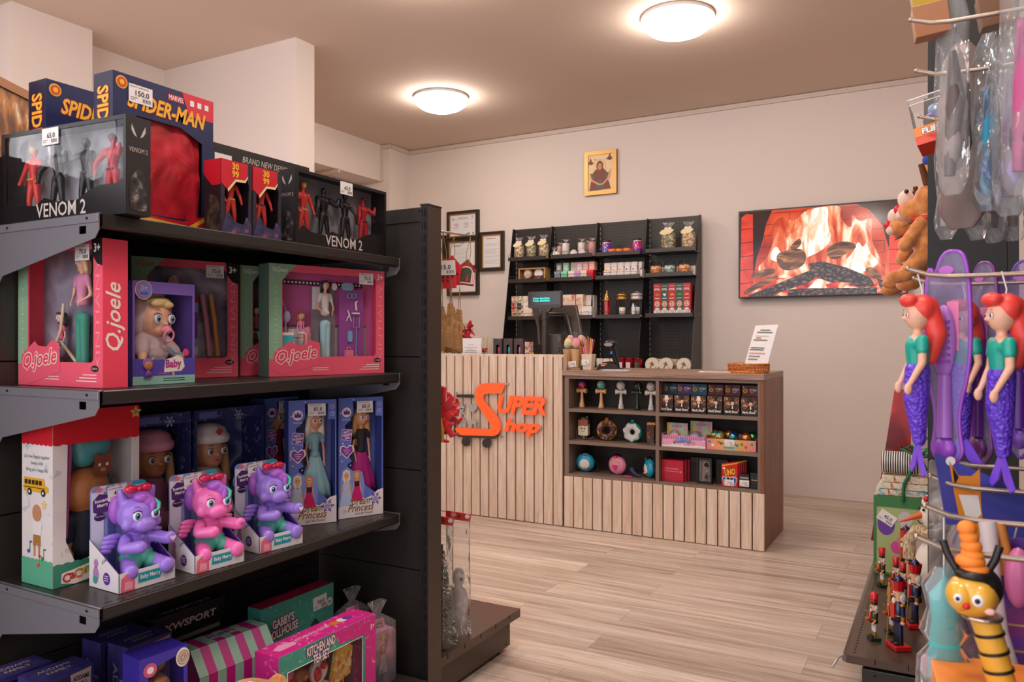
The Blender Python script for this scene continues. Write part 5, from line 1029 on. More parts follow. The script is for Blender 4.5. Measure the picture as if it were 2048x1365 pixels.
t=thing('plush_puppy','golden brown plush puppy with a white blaze on its head','plush toy',(-1.462,1.325,SB+.001),math.radians(60));t.scale=(.9,.9,.95)
b=blob([('s',(0,0,.08),(.08,.085,.08)),('s',(0,-.02,.205),(.092,.08,.07)),('s',(0,-.09,.18),(.045,.038,.034)),('c',(-.08,-.01,.245),.026,(-.112,-.01,.16),.036),('c',(.08,-.01,.245),.026,(.112,-.01,.16),.036),('c',(-.05,-.05,.05),.028,(-.06,-.10,.03),.026),('c',(.05,-.05,.05),.028,(.06,-.10,.03),.026)],.005,'puppy_body',FUR,t,smooth=3)
blob([('c',(0,-.045,.266),.016,(0,-.096,.205),.024),('s',(0,-.112,.185),(.03,.022,.022))],.004,'white_blaze',WF,b,smooth=2)
g=G();g.sph((0,-.136,.20),(.012,.008,.009),EYB)
for s in(-1,1):g.sph((s*.040,-.095,.225),.008,EYB)
g.obj('eyes_and_nose',b)
t,W=carton('flat_sport_box','black flat sport box with grey title behind the striped house','toy box',(-1.815,1.335),(-1.815,1.565),SB,.335,.04,mat('#1c1a1b',.4));g=G();g.text('XWSPORT',.026,(W*.5,.0,.30),SILV,bold=.03,w=.17,shear=.1);g.text('XWSPORT',.022,(W*.5,.02,.335),SILV,(1,0,0),(0,1,0),bold=.03,w=.17);g.rect((W*.6,0,.26),.15,.012,GREYI);g.obj('printed_title',t)
GT=noise_mat('teal_bubble_card',[(0,'#3f9a86'),(.62,'#48a48e'),(.70,'#a8d4c4')],40,3,.5,dist=1.5);CER=mat('#c01448',.4)
h=.302;t,W=carton('dollhouse_figure_box','teal boxed figure set with crimson top and 50.0 price label','toy box',(-1.702,1.597),(-1.697,1.892),SB,h,.055,GT,mat('#2f7a6c',.45),top=CER,hole=[(.045,.03),(.095,.03),(.097,.09),(.085,.118),(.066,.126),(.05,.11),(.042,.07)],inner=mat('#3a4a4c',.5),film_m=FILMF)
g=G()
for s_,z,w_ in(("GABBY'S",h-.055,.085),('DOLLHOUSE',h-.085,.118)):g.text(s_,.034,(.083,-.0006,z),CREAM,bold=.035,w=w_,rot=.07,outline=mat('#8a2a6a'),ow=.07)
g.text("GABBY'S DOLLHOUSE",.016,(W*.45,.03,h),mat('#e07a9a'),(1,0,0),(0,1,0),w=.10);win=[(.115,.03),(.255,.03),(.258,.115),(.24,.128),(.235,.19),(.215,.215),(.195,.20),(.186,.13),(.15,.118),(.115,.07)]
g.shape(win,(0,0,0),mat('#33454a',.4),nudge=.0008);g.disc((W-.018,0,h-.055),.013,.013,CREAM);g.text('3+',.013,(W-.018,-.0008,h-.055),mat('#5a6a8a'),bold=.03)
g.obj('printed_artwork',t);price(t,'50.0',W-.062,h-.045,.06,y=-.0022,rot=.05)
for(x,y,z,bc,hc_,s_)in((.07,.03,.035,'#efe6e0','#efe6e0',1.0),(.205,-.006,.118,'#2f9ab8','#c890a0',1.0),(.135,-.006,.035,'#6a3a5a','#3a1c14',1.1),(.175,-.006,.035,'#e0d8cc','#4f9a50',1.1),(.225,-.006,.035,'#a86a8a','#5a2c3a',1.1)):
 b=blob([('s',(0,0,.052),(.017,.013,.017)),('c',(0,0,.034),.012,(0,0,.014),.014)]+[('c',(s*.006,0,.012),.005,(s*.007,-.001,.003),.006)for s in(-1,1)]+[('c',(s*.009,0,.034),.005,(s*.02,-.003,.026),.004)for s in(-1,1)]+[('c',(s*.008,0,.066),.005,(s*.010,0,.080 if bc=='#efe6e0' else .072),.004)for s in(-1,1)],.0018,'toy_figurine',mat(bc if bc=='#efe6e0' else '#e0b090',.4),t);b.location=(x,y,z)
 face(b,(0,0,.052),.016,'#2a1c18',.9,dep=.85)
 if bc!='#efe6e0':
  blob([('s',(0,.004,.057),(.019,.013,.017))],.002,'hair',mat(hc_,.5),b);blob([('c',(0,0,.034),.014,(0,0,.016),.0165)],.002,'outfit',mat(bc,.5),b)
KP=noise_mat('magenta_party_card',[(0,'#d01a82'),(.62,'#dc2a8e'),(.7,'#f4a8cc')],38,3,.5,dist=1.5)
h=.262;t,W=carton('kitchen_tea_set_box','magenta and teal boxed toy kitchen and tea set','toy box',(-1.478,1.446),(-1.472,1.822),SB,h,.088,GT,KP,top=KP,hole=rr(.028,.02,.318,h-.048,.012),inner=mat('#6a4a44',.5),film_m=FILM)
g=G();g.shape([(.20,h),(W,h),(W,0),(.33,0),(.33,h-.046),(.22,h-.038)][::-1],(0,0,0),KP,nudge=.0008)
g.tube([(.028+.29*i,-.001,.02)if i<2 else(.318-.29*(i-2),-.001,h-.048)for i in range(4)],.0012,CREAM,4,closed=True)
for s_,z,w_ in(('KITCHEN AND',h-.014,.108),('TEA SET',h-.042,.062)):g.text(s_,.034,(.150,-.0008,z-.004),CREAM,bold=.035,w=w_,rot=.03,outline=mat('#6a2a7a'),ow=.06)
g.text('KITCHEN AND TEA SET',.02,(W*.45,.05,h),mat('#f0c0d8'),(1,0,0),(0,1,0),w=.13,bold=.02);g.shape([(.03,.03),(.09,.03),(.1,.05),(.06,.065),(.025,.05)],(0,0,h),mat('#f0a0c8'),(1,0,0),(0,1,0))
for x,c in((.255,'#e07a2a'),(.285,'#f0e0e4'),(.31,'#8a3a9a')):g.disc((x,.05,h),.016,.014,mat(c),ax=(1,0,0),ay=(0,1,0))
g.text('3+',.018,(W-.016,-.0012,h-.03),CREAM,bold=.03)
g.shape([(.25,.0),(.32,.0),(.33,.04),(.322,.062),(.31,.05),(.27,.05),(.258,.062),(.25,.04)],(0,0,0),CREAM,nudge=.0014);g.shape([(.254,.0),(.316,.0),(.325,.038),(.320,.054),(.31,.045),(.27,.045),(.26,.054),(.254,.038)],(0,0,0),mat('#5aa070'),nudge=.0018);g.text('AFTERNOON',.013,(.288,-.002,.03),CER,w=.052,bold=.03,rot=.05);g.text('TEA',.013,(.288,-.002,.014),CER,bold=.03)
g.obj('printed_artwork',t)
g=G();br_=mat('#9a5a34',.4);g.lathe([(.0001,.0),(.024,.0),(.030,.012),(.022,.026),(.0001,.036)],br_,c=(.095,.03,.165),n=24,rough=lambda a,z:1+.12*math.sin(8*a+z*90));g.box((.08,.015,.08),(.11,.035,.13),mat('#c88a50',.5));g.obj('toy_muffin',t)
g=G();g.lathe([(.0001,0),(.02,.0),(.026,.02),(.018,.045),(.0001,.055)],mat('#e0308a',.3),c=(.14,.03,.09),n=20);g.obj('toy_sugar_pot',t)
g=G();g.lathe([(.008,-.05),(.022,0)],mat('#c07a40',.5),c=(.185,.03,.09),n=20);g.sph((.185,.03,.105),(.026,.02,.026),mat('#e6e0dc',.3));g.obj('toy_ice_cream',t)
g=G();g.lathe([(.0001,0),(.018,0),(.024,.012),(.022,.04),(.0001,.052)],mat('#e0901c',.3),c=(.235,.03,.06),n=20);g.tube([(.255,.03,.07),(.27,.03,.09),(.265,.03,.11)],.004,mat('#e0901c',.3));g.obj('toy_teapot',t)
g=G();g.cyl((.165,.03,.165),(.165,.02,.165),.032,mat('#d8d0cc',.3));g.sph((.155,.016,.16),(.013,.008,.02),mat('#c01c2a',.25));g.sph((.178,.016,.178),(.011,.008,.011),mat('#c01c2a',.25));g.obj('toy_fruit_plate',t)
g=G();g.plate([(.21,.10),(.29,.115),(.30,.19),(.27,.21),(.235,.205)],noise_mat('toy_pizza_top',[(0,'#e0a02a'),(.4,'#e8b83a'),(.55,'#c83a24'),(.8,'#f0d890')],60,vor=True),.02,.012);g.obj('toy_pizza',t)
g=G();g.sph((.055,.03,.19),(.026,.012,.016),mat('#e86aa0',.3));g.sph((.055,.03,.14),(.024,.014,.02),mat('#d84a9a',.3));g.sph((.05,.03,.09),(.02,.014,.02),mat('#6a3420',.3));g.obj('toy_pastries',t)
def minibag(x,y,h,label,rz):
 t=thing('toy_vanity_bag',label,'toy bag',(x,y,SB),rz,'pink toy vanity bags wrapped in clear film')
 pk2=noise_mat('pink_satin_case',[(.3,'#c87a9a'),(.7,'#e8a8be')],12);g=G();W,D=.115,.05
 g.plate(rr(0,0,W,h*.72,.02),pk2,0,D);g.obj('case_body',t,.004)
 g=G();g.tube([(.03,D/2,h*.72),(.035,D/2,h*.82),(.08,D/2,h*.82),(.085,D/2,h*.72)],.007,mat('#d87a9c',.3),8);g.obj('handle',t)
 g=G();g.rect((W/2,0,h*.18),W*.9,h*.22,mat('#8a7fb4'));minidoll(g,W*.5,h*.16,.9,'#e8dcec','#c0503a');g.shape([(.04,h*.60),(.045,h*.66),(.052,h*.62),(.0575,h*.68),(.063,h*.62),(.07,h*.66),(.075,h*.60)],(0,0,0),YEL,nudge=.001);g.obj('printed_artwork',t)
 g=G();pts=[(-.006,-.008,0),(W+.006,-.008,0),(W+.006,D+.008,0),(-.006,D+.008,0)];V=[];n=5
 for j,(f,e)in enumerate(((0,1),(.35,1.04),(.78,1.0),(.86,.55),(.92,.18),(1.08,.5))):
  for i in range(16):
   a=2*PI*i/16;V.append((W/2+(W/2+.008)*e*math.copysign(abs(math.cos(a))**.5,math.cos(a))*(1+.04*math.sin(5*a+j)),D/2+(D/2+.008)*e*math.copysign(abs(math.sin(a))**.5,math.sin(a)),.001+h*f))
 g.add(V,[(j*16+i,j*16+(i+1)%16,(j+1)*16+(i+1)%16,(j+1)*16+i)for j in range(5)for i in range(16)],BAGF,True);g.obj('clear_bag',t)
minibag(-1.53,1.865,.235,'pink toy vanity bag in clear film, nearest the kitchen set box',math.radians(84))
minibag(-1.66,1.905,.245,'pink toy vanity bag in clear film standing behind the other one',math.radians(88))
t=thing('wrapped_dark_toy','dark shiny wrapped toy in the far back corner of the bottom deck','wrapped toy',(-1.80,1.955,SB))
blob([('s',(0,0,.07),(.05,.045,.07)),('s',(0,0,.13),(.04,.03,.03)),('c',(0,0,.15),.012,(.005,0,.21),.022)],.006,'wrapped_bundle',noise_mat('dark_foil_wrap',[(.3,'#2a1418'),(.6,'#5a2a34'),(.8,'#c0a0a0')],40,rough=.2,bump=.8),t)
# ============================================================ goods on the perforated wall shelving
POT=[noise_mat('potpourri_amber',[(0,'#4a2c12'),(.35,'#a8702c'),(.6,'#d9b070'),(.85,'#f0dca8')],70,vor=True,rough=.5,bump=.5),noise_mat('potpourri_olive',[(0,'#1f2412'),(.35,'#5a5424'),(.6,'#a08a44'),(.85,'#dcc890')],70,vor=True,rough=.5,bump=.5)]
CRM=mat('#ecd9a8',.6)
def at(u,row,y,dz=0):return(XY(u,y),y,SZ[row]+dz)
def potbag(u,row,y,w_,hb,kind,label,rz=0.0):
 t=thing('potpourri_bag',label,'potpourri bag',at(u,row,y),rz,'bags of potpourri on the wall shelving')
 n=20;g=G();r=w_/2
 def ring(f,e,tw=0):return(r*e,hb*f)
 g.lathe([(.0001,.002),(r*.92,.002),(r,hb*.1),(r*1.02,hb*.5),(r*.95,hb*.85),(r*.5,hb*.98),(.0001,hb)],POT[kind],n=22,sy=.72,rough=lambda a,z:1+.05*math.sin(7*a+z*60));g.obj('dried_petals',t)
 g=G();g.lathe([(r*1.04,.0),(r*1.06,hb*.5),(r,hb*.9),(r*.25,hb*1.08),(r*.18,hb*1.14),(r*.5,hb*1.28),(r*.8,hb*1.42)],BAGF,n=26,sy=.74,rough=lambda a,z:1+(.16*math.sin(9*a)if z>hb*1.1 else .03*math.sin(6*a)));g.obj('cellophane_bag',t)
 g=G();g.plate([(-r*1.0,hb*.86),(-r*.4,hb*.80),(r*.5,hb*.86),(r*1.02,hb*1.02),(r*.6,hb*1.08),(0,hb*1.10),(-r*.7,hb*1.04),(-r*1.02,hb*.94)],CRM,-r*.74,.002);g.obj('paper_tag',t)
 g=G()
 for s in(-1,1):g.sph((s*.016,-r*.3,hb*1.13),(.016,.006,.010),WHITE,10);g.tube([(0,-r*.3,hb*1.12),(s*.02,-r*.5,hb*1.02)],.003,WHITE,6)
 g.obj('ribbon_bow',t);return t
potbag(1038.7,0,6.27,.092,.150,0,'amber potpourri bag at the left end of the top shelf')
potbag(1063,0,6.27,.092,.152,1,'dark olive potpourri bag between two amber ones')
potbag(1087.5,0,6.26,.090,.155,0,'amber potpourri bag with a white bow and round sticker, right of the olive one')
potbag(1337,0,6.27,.120,.175,1,'wide olive potpourri bag at the left of the right-hand bay')
potbag(1377,0,6.26,.105,.170,0,'amber potpourri bag at the far right end of the top shelf')
WRAP=BAGF
def candle(u,row,y,r,h,c,label,wrap=True):
 t=thing('pillar_candle',label,'candle',at(u,row,y),0,'wrapped pillar candles');m=mat(c,.4)
 g=G();g.lathe([(.0001,0),(r,0),(r,h-.004),(r-.004,h),(.0001,h)],m,n=24);g.cyl((0,0,h),(0,0,h+.008),.0012,BLACK,n=6);g.obj('wax_body',t)
 if wrap:g=G();g.lathe([(r*1.06,.001),(r*1.06,h),(r*.25,h+.010),(r*.2,h+.016),(r*.7,h+.03),(r*1.1,h+.036)],WRAP,n=22,rough=lambda a,z:1+(.25*math.sin(7*a)if z>h+.012 else 0));g.obj('cellophane_wrap',t)
def ballc(u,row,y,r,label):
 t=thing('ball_candle',label,'candle',at(u,row,y,r),0,'white ball candles');g=G();g.sph((0,0,0),r,noise_mat('white_wax',[(.4,'#e2d8d0'),(.7,'#f6f0ea')],40),18);g.cyl((0,0,r),(0,0,r+.008),.001,BLACK,n=6);g.obj('wax_body',t)
candle(1120.5,0,6.32,.030,.115,'#d08a88','dusty pink wrapped pillar candle behind the tall white one')
candle(1131.8,0,6.26,.034,.130,'#ece2da','tall plain white wrapped pillar candle')
candle(1163.6,0,6.28,.034,.130,'#e8dccf','cream wrapped pillar candle behind a white ball candle')
candle(1174,0,6.33,.028,.118,'#d8958f','pink wrapped pillar candle standing furthest back')
candle(1184.2,0,6.27,.032,.128,'#d48a86','pink wrapped pillar candle at the right end of the candle bay')
ballc(1113.6,0,6.22,.031,'white ball candle at the left end of the candle bay');ballc(1147.5,0,6.22,.033,'white ball candle in the middle of the candle bay');ballc(1164.7,0,6.205,.031,'white ball candle in front of the cream pillar candle')
t=thing('tinsel_ball_candle','silver glitter bag tucked behind the leftmost ball candle','wrapped candle',at(1109,0,6.30));g=G();g.lathe([(.0001,0),(.03,0),(.034,.04),(.012,.075),(.02,.09),(.026,.105)],noise_mat('silver_foil',[(.3,'#6a6460'),(.7,'#f0e8e0')],60,rough=.2,metal=.7,bump=.8),n=18,rough=lambda a,z:1+.12*math.sin(7*a));g.obj('foil_wrap',t)
def jar(u,row,y,stops,label,rot=0):
 t=thing('scented_candle_jar',label,'candle jar',at(u,row,y),rot,'two-colour scented candle jars')
 g=G();g.lathe([(.0001,.001),(.040,.001),(.042,.012),(.042,.088),(.034,.104),(.032,.116)],grad('jar_dye','Z',0,.10,stops,.12,.6),n=28);g.obj('coloured_glass',t)
 g=G();g.lathe([(.034,.114),(.036,.116),(.036,.130),(.0001,.131)],mat('#2a1a2a',.3),n=24);g.obj('lid',t)
 g=G();g.tube([(.034*math.cos(a*PI/8),.034*math.sin(a*PI/8),.109)for a in range(16)],.0025,CREAM,6,closed=True)
 for s in(-1,1):g.tube([(0,-.036,.108),(s*.014,-.042,.100),(s*.020,-.041,.080)],.0018,CREAM,6)
 g.obj('string_bow',t);g=G();g.text('LOVE',.02,(0,-.0425,.055),WHITE,(0,0,1),(-1,0,0),w=.055,bold=.02);g.obj('lettering',t)
jar(1213,0,6.25,[(0,'#18b0a8'),(.35,'#2a5ac8'),(.6,'#6a2aa8'),(1,'#8a2a9a')],'purple, blue and teal candle jar at the left of its bay')
jar(1274.5,0,6.25,[(0,'#5a1a9a'),(.42,'#7a1a9a'),(.5,'#e01a90'),(1,'#a01a6a')],'magenta and violet candle jar at the right of its bay')
def bowl(u,y,label):
 t=thing('orange_candle',label,'candle',at(u,0,y),0,'orange candles tied with string');g=G();g.lathe([(.0001,0),(.026,0),(.034,.02),(.034,.052),(.0001,.054)],grad('orange_wax','Z',0,.05,[(0,'#b83a1a'),(.4,'#e0502a'),(1,'#f08a3a')],.4),n=24);g.obj('wax_body',t)
 g=G();g.tube([(.032*math.cos(a*PI/6),.032*math.sin(a*PI/6),.018)for a in range(12)],.002,CRM,5,closed=True);g.obj('string',t)
bowl(1224,6.23,'orange candle beside the purple and teal jar');bowl(1238.5,6.26,'orange candle in the middle of three');bowl(1254.5,6.25,'orange candle nearest the magenta jar');bowl(1263,6.33,'orange candle tucked behind the magenta jar')
t=thing('copper_tealight','small copper tealight tied with a pale ribbon on the shelf edge','tealight',at(1246,0,6.205));g=G();g.lathe([(.0001,0),(.022,0),(.024,.022),(.0001,.024)],mat('#b8704a',.3,.7),n=20);g.obj('metal_cup',t);g=G()
for s in(-1,1):g.sph((s*.012,-.024,.018),(.012,.004,.008),CREAM,8)
g.obj('ribbon_bow',t)
KR=mat('#c89a62',.6)
a0=at(1037,1,6.22);a1=XY(1090,6.22);t=thing('kraft_gift_box','kraft cardboard gift box with two round bowls in its window','gift box',a0);W=a1-a0[0]
g=G();g.plate([(0,0),(W,0),(W,.125),(0,.125)],KR,0,.002,[[(.012,.026),(W-.012,.026),(W-.012,.113),(.012,.113)]]);g.box((0,.002,0),(.002,.11,.125),KR);g.box((W-.002,.002,0),(W,.11,.125),KR);g.box((.002,.002,0),(W-.002,.11,.002),KR);g.box((.002,.002,.123),(W-.002,.11,.125),KR);g.box((.002,.108,.002),(W-.002,.11,.123),mat('#e0b984',.6));g.obj('box_body',t)
g=G();g.cyl((W*.32,.02,.072),(W*.32,.07,.072),.042,mat('#b07a4a',.5),n=28);g.cyl((W*.32,.012,.072),(W*.32,.0205,.072),.036,noise_mat('shell_flakes',[(0,'#8a5a3a'),(.5,'#e0d4cc'),(.8,'#c0a08a')],90,vor=True),n=28);g.obj('bowl_of_shells',t)
g=G();g.cyl((W*.72,.02,.072),(W*.72,.07,.072),.042,WHITE,n=28);g.obj('white_lid',t)
g=G()
for i in range(9):g.sph((W*.60+.009*i,.014,.045+.006*math.sin(i*2)),(.008,.005,.006),mat(('#7a1c1c','#c02a2a','#4a1410')[i%3],.5),8)
g.obj('dried_berries',t)
def cbox(u0,y,z0,w_,h,c,label,lid=None,nm='boxed_candle',grp='small boxed candles',win=None,d=.062):
 t=thing(nm,label,'boxed candle',(XY(u0,y),y,z0),0,grp);m=mat(c,.5)if isinstance(c,str)else c
 g=G();g.box((0,0,0),(w_,d,h),m);g.obj('box_body',t,.001,1)
 g=G()
 if lid:g.box((-.0012,-.0012,h*.72),(w_+.0012,d+.0012,h+.001),mat(lid,.5));g.disc((w_/2,-.0002,h*.38),.004,.004,INK);g.obj('lid',t,.001,1)
 else:g.rect((w_/2,0,h*.48),w_*.62,h*.52,mat(win or '#efe6de',.5));g.rect((w_/2,-.0004,h*.5),w_*.4,.003,GREYI);g.obj('front_label',t)
 return t
zb=SZ[1];w_=.060
lowc=[(1108.5,'#7f8d94','#8796a0','grey-blue'),(1122,'#7fc8a0','#8ed4ae','mint green'),(1136.5,'#e8d8c4','#efe2d0','cream'),(1148.5,'#c08ac0','#cf9ace','lilac'),(1161,'#e6d0bc','#efdcc8','pale peach'),(1174,'#d01a30','#e0243c','red')]
for u,c,l,nm in lowc:cbox(u,6.215,zb,.056,.078,c,'%s lidded candle box in the lower row of its stack'%nm,lid=l)
upc=[(1112.5,'#6f7a80','#d8ccb8','dark grey'),(1126,'#8fd0b0','#e6e0c8','pale mint'),(1141.5,'#c9b4b0','#c9b4b0','plain mauve'),(1153,'#d8b8b4','#efe0d8','pinkish'),(1165,'#e0a0a0','#f0c8c0','rose pink'),(1177.5,'#e8a08c','#f6d8c4','salmon and red')]
for u,c,l,nm in upc:cbox(u,6.225,zb+.0795,.054,.074,c,'%s windowed candle box in the upper row of its stack'%nm,win=l)
FLW=[noise_mat('flower_card_'+c,[(0,'#efe6dc'),(.5,'#e9dfd6'),(.62,c),(.8,'#e9dfd6')],60,vor=True)for c in('#e0a030','#c8a080','#c88aa0','#6a4a9a','#a07a9a')]
for i in range(5):
 cbox(1207+13.6*i,6.215,zb,.058,.066,FLW[i],'white flowered soap box, lower row, number %d from the left'%(i+1),nm='soap_box',grp='flowered soap boxes').__setitem__('label',('cream soap box with yellow flowers, lower row left end','cream soap box with beige flowers, lower row second','cream soap box with pink flowers, middle of the lower row','cream soap box with violet flowers, lower row fourth','cream soap box with mauve flowers, lower row right end')[i])
 cbox(1208.5+13.2*i,6.222,zb+.0672,.056,.066,FLW[i],'x',nm='soap_box',grp='flowered soap boxes').__setitem__('label',('yellow flowered soap box, upper row left end','beige flowered soap box, upper row second','pink flowered soap box, middle of the upper row','dark violet flowered soap box, upper row fourth','mauve flowered soap box, upper row right end')[i])
cbox(1277.5,6.24,zb,.03,.066,FLW[4],'narrow mauve soap box beside the lower row',nm='soap_box',grp='flowered soap boxes');cbox(1276.5,6.24,zb+.0672,.03,.066,FLW[3],'narrow violet soap box beside the upper row',nm='soap_box',grp='flowered soap boxes')
def cloche(u,c,label):
 t=thing('bath_salt_cloche',label,'glass cloche',at(u,1,6.23),0,'glass cloches of bath salts')
 g=G();g.lathe([(.0001,.003),(.044,.003),(.045,.06),(.043,.085),(.0001,.086)],noise_mat('bath_salt',[(0,c[0]),(.5,c[1]),(.9,c[2])],55,vor=True,rough=.3,bump=.6),n=26,rough=lambda a,z:1+.02*math.sin(9*a+90*z));g.obj('bath_salts',t)
 g=G();g.lathe([(.049,0),(.050,.07),(.048,.092),(.036,.114),(.014,.124),(.008,.128),(.011,.134),(.013,.142),(.008,.150),(.0001,.152)],GLASS,n=32);g.obj('glass_dome',t);return t
cloche(1312,('#b8602c','#d98a50','#eab488'),'glass cloche of orange bath salts at the left');cloche(1339.5,('#5f706c','#9fb0aa','#cfdcd6'),'glass cloche of pale grey-green bath salts');cloche(1368.5,('#c8602a','#e8904c','#f4bc8c'),'glass cloche of bright orange bath salts at the right')
for u,w_,l in((1322,.035,'narrow cream box behind the left cloche'),(1353,.03,'narrow cream box between the grey and right cloches'),(1380,.045,'white box at the right end beside the cloches')):cbox(u,6.31,zb,w_,.085,'#e8dcc8',l,nm='salt_carton',grp='cream cartons behind the cloches')
ZT3=SZ[2]
XM=[noise_mat('red_christmas_print',[(0,'#e8dccc'),(.45,'#c82a20'),(.7,'#f0e6da'),(.85,'#2f6a3a')],70,vor=True),noise_mat('green_christmas_print',[(0,'#e6dccf'),(.45,'#6f8a4a'),(.7,'#efe6da'),(.85,'#c04a34')],70,vor=True),noise_mat('cream_branch_print',[(.5,'#ead8c6'),(.62,'#c89a8a'),(.66,'#ead8c6')],14,4,dist=2)]
def tallb(u0,u1,h,m,label,y=6.215,band=None,d=.08,nm='gift_carton'):
 xa,xb=XY(u0,y),XY(u1,y);t=thing(nm,label,'gift carton',(xa,y,ZT3),0,'gift cartons on the low wall shelf');g=G();g.box((0,0,0),(xb-xa,d,h),m);g.obj('box_body',t,.0015,1)
 g=G();g.rect(((xb-xa)/2,0,h*.55),(xb-xa)*.66,h*.3,band or mat('#efe4da',.5));g.rect(((xb-xa)/2,-.0004,h*.55),(xb-xa)*.45,h*.03,GREYI);g.obj('front_label',t)
tallb(1023,1031,.205,XM[0],'slim red and cream printed carton at the left end',band=mat('#b02a2a'));tallb(1031.6,1045.5,.205,XM[1],'green leaf printed carton with dark label',band=mat('#3a3a34'));tallb(1046,1064,.205,XM[2],'cream carton half hidden behind the cash register display')
MK=noise_mat('pink_brown_pattern_card',[(0,'#e8cdb8'),(.5,'#ecd6c4'),(.62,'#c87a6a'),(.8,'#e0b48a')],26,vor=True)
tallb(1122,1150,.205,MK,'cream carton with pink and brown leaf pattern and heart label',band=mat('#d9c4b8'));tallb(1152,1166,.205,MK,'narrow patterned carton beside the heart-label carton',band=mat('#e0b8a0'))
tallb(1168,1187,.200,mat('#e8dfd8',.5),'tall white carton with a small gold emblem',y=6.28,band=mat('#efe8e2'));tallb(1163.5,1183,.098,mat('#ece4de',.5),'low white carton with a gold emblem in front',y=6.195,band=mat('#f2ece6'),d=.07)
def lantern(u,label,kind):
 t=thing('grave_lantern',label,'lantern',at(u,2,6.25),0,'glass grave lanterns');GM=mat('#b8894a',.3,.7)if kind<2 else mat('#cfc6c0',.35,.4)
 if kind==0:
  g=G();g.lathe([(.0001,0),(.040,0),(.042,.008),(.030,.014),(.034,.026),(.028,.030)],GM,n=6,smooth=False);g.obj('base',t)
  g=G();g.lathe([(.026,.028),(.028,.145),(.0001,.146)],mat('#c0102a',.12,coat=.6),n=6,smooth=False);g.obj('red_glass',t)
  g=G();g.lathe([(.034,.144),(.036,.150),(.030,.158),(.026,.18),(.014,.205),(.008,.215),(.011,.224),(.007,.236),(.0001,.237)],GM,n=18)
  for i in range(6):g.sph((.029*math.cos(i*PI/3),.029*math.sin(i*PI/3),.163),.004,HOLE,6)
  g.obj('pierced_cap',t)
 else:
  g=G();g.lathe([(.0001,0),(.046,0),(.048,.010),(.038,.018),(.034,.024)],GM,n=28);g.obj('base',t)
  g=G();g.lathe([(.036,.022),(.052,.05),(.055,.09),(.050,.13),(.046,.15)],GLASS,n=28);g.obj('glass_body',t)
  g=G();g.lathe([(.0001,.024),(.026,.024),(.026,.085),(.0001,.086)],mat('#ece0d4',.5),n=20);g.obj('candle_insert',t)
  g=G();g.lathe([(.048,.148),(.050,.152),(.050,.172),(.044,.174),(.044,.178),(.050,.180),(.050,.196),(.03,.204),(.0001,.205)],GM,n=28);g.tube([(-.016,0,.204),(-.012,0,.214),(.012,0,.214),(.016,0,.204)],.0025,GM,6);g.obj('lid',t)
  if kind==2:
   g=G();g.shape([(-.012,.02),(.010,.02),(.012,.07),(.006,.11),(0,.118),(-.006,.11),(-.012,.07)],(-.012,-.0535,0),WHITE);g.shape([(-.020,.03),(-.012,.04),(-.010,.10),(-.018,.085)][::-1],(-.012,-.0535,0),mat('#2a9ab8',.4),nudge=.001);g.shape([(.010,.03),(.022,.05),(.016,.10),(.008,.1)],(-.004,-.0535,0),mat('#3a8ac0',.4),nudge=.001);g.obj('printed_robed_figure',t)
lantern(1214,'slim red glass lantern with brass pierced cap',0);lantern(1244.5,'round glass lantern with gold lid and white candle',1);lantern(1273.5,'round glass lantern with silver lid and blue robed figure',2)
for i in range(5):
 y=6.215;xa=XY(1307+14.7*i,y);c,nm=(('#b81c26','red'),('#2a5238','dark green'))[i%2]
 t=thing('diffuser_carton',('red Eyfel carton at the left end of the five','green carton with a white heart, second of the five','red carton with orange fruits, middle of the five','green carton with leaves, fourth of the five','red carton at the right end of the five')[i].replace('Eyfel ',''),'fragrance carton',(xa,y,ZT3),0,'red and green fragrance cartons')
 g=G();g.box((0,0,0),(.063,.055,.272),mat(c,.4));g.obj('box_body',t,.001,1);g=G()
 g.text('EYFEL',.022,(.0315,0,.225),WHITE,bold=.03,w=.046);g.text('Collection',.012,(.0315,0,.252),WHITE,shear=.3,w=.044)
 if i==1:g.shape([(.0315,.165),(.046,.182),(.042,.194),(.0315,.188),(.021,.194),(.017,.182)],(0,0,0),WHITE)
 else:
  for k in range(3):g.disc((.024+.009*k,0,.18+.003*(k%2)),.009,.007,mat(('#c07a3a',0,'#f09a2a','#5f9a4a','#e0a060')[i]or '#fff'),nudge=.0006+.0004*k)
 g.rect((.0315,0,.150),.04,.005,WHITE);g.disc((.0315,0,.105),.022,.026,noise_mat('cream_swirl_print',[(.4,'#e8cfc0'),(.6,'#b8705a')],90));g.shape(rr(.014,.038,.049,.072,.01),(0,0,0),WHITE);g.obj('printed_artwork',t)
 price(t,('21.0','25.0','25.0','25.0','25.0')[i],.0315,.036,.058,y=-.0016)
zb0=.9755
def tin(u,y,z,r,label,flat=False):
 t=thing('round_tin',label,'round box',(XY(u,y),y,z),0,'cream round boxes with gold figures')
 if flat:g=G();g.cyl((0,0,0),(0,0,.05),r,mat('#e0c8a0',.5),n=32);g.cyl((0,0,.03),(0,0,.052),r+.002,mat('#e8d6b4',.5),n=32);g.obj('box_body',t)
 else:
  g=G();g.cyl((0,0,r),(0,.05,r),r,mat('#dcc49c',.5),n=36);g.cyl((0,-.001,r),(0,.02,r),r+.0015,mat('#efe2d2',.5),n=36);g.obj('box_body',t)
  g=G();gd=mat('#a8803a',.4,.4);k=r/.058
  for p in([(-.01,.015),(0,.03),(.012,.012),(.02,-.012),(.004,-.004),(-.014,-.03),(-.022,-.026),(-.008,0),(-.026,.012)],[(.024,-.022),(.044,-.034),(.046,-.03),(.028,-.018)]):g.shape([(q[0]*k,q[1]*k+r)for q in p],(0,-.001,0),gd)
  g.obj('gold_figure',t)
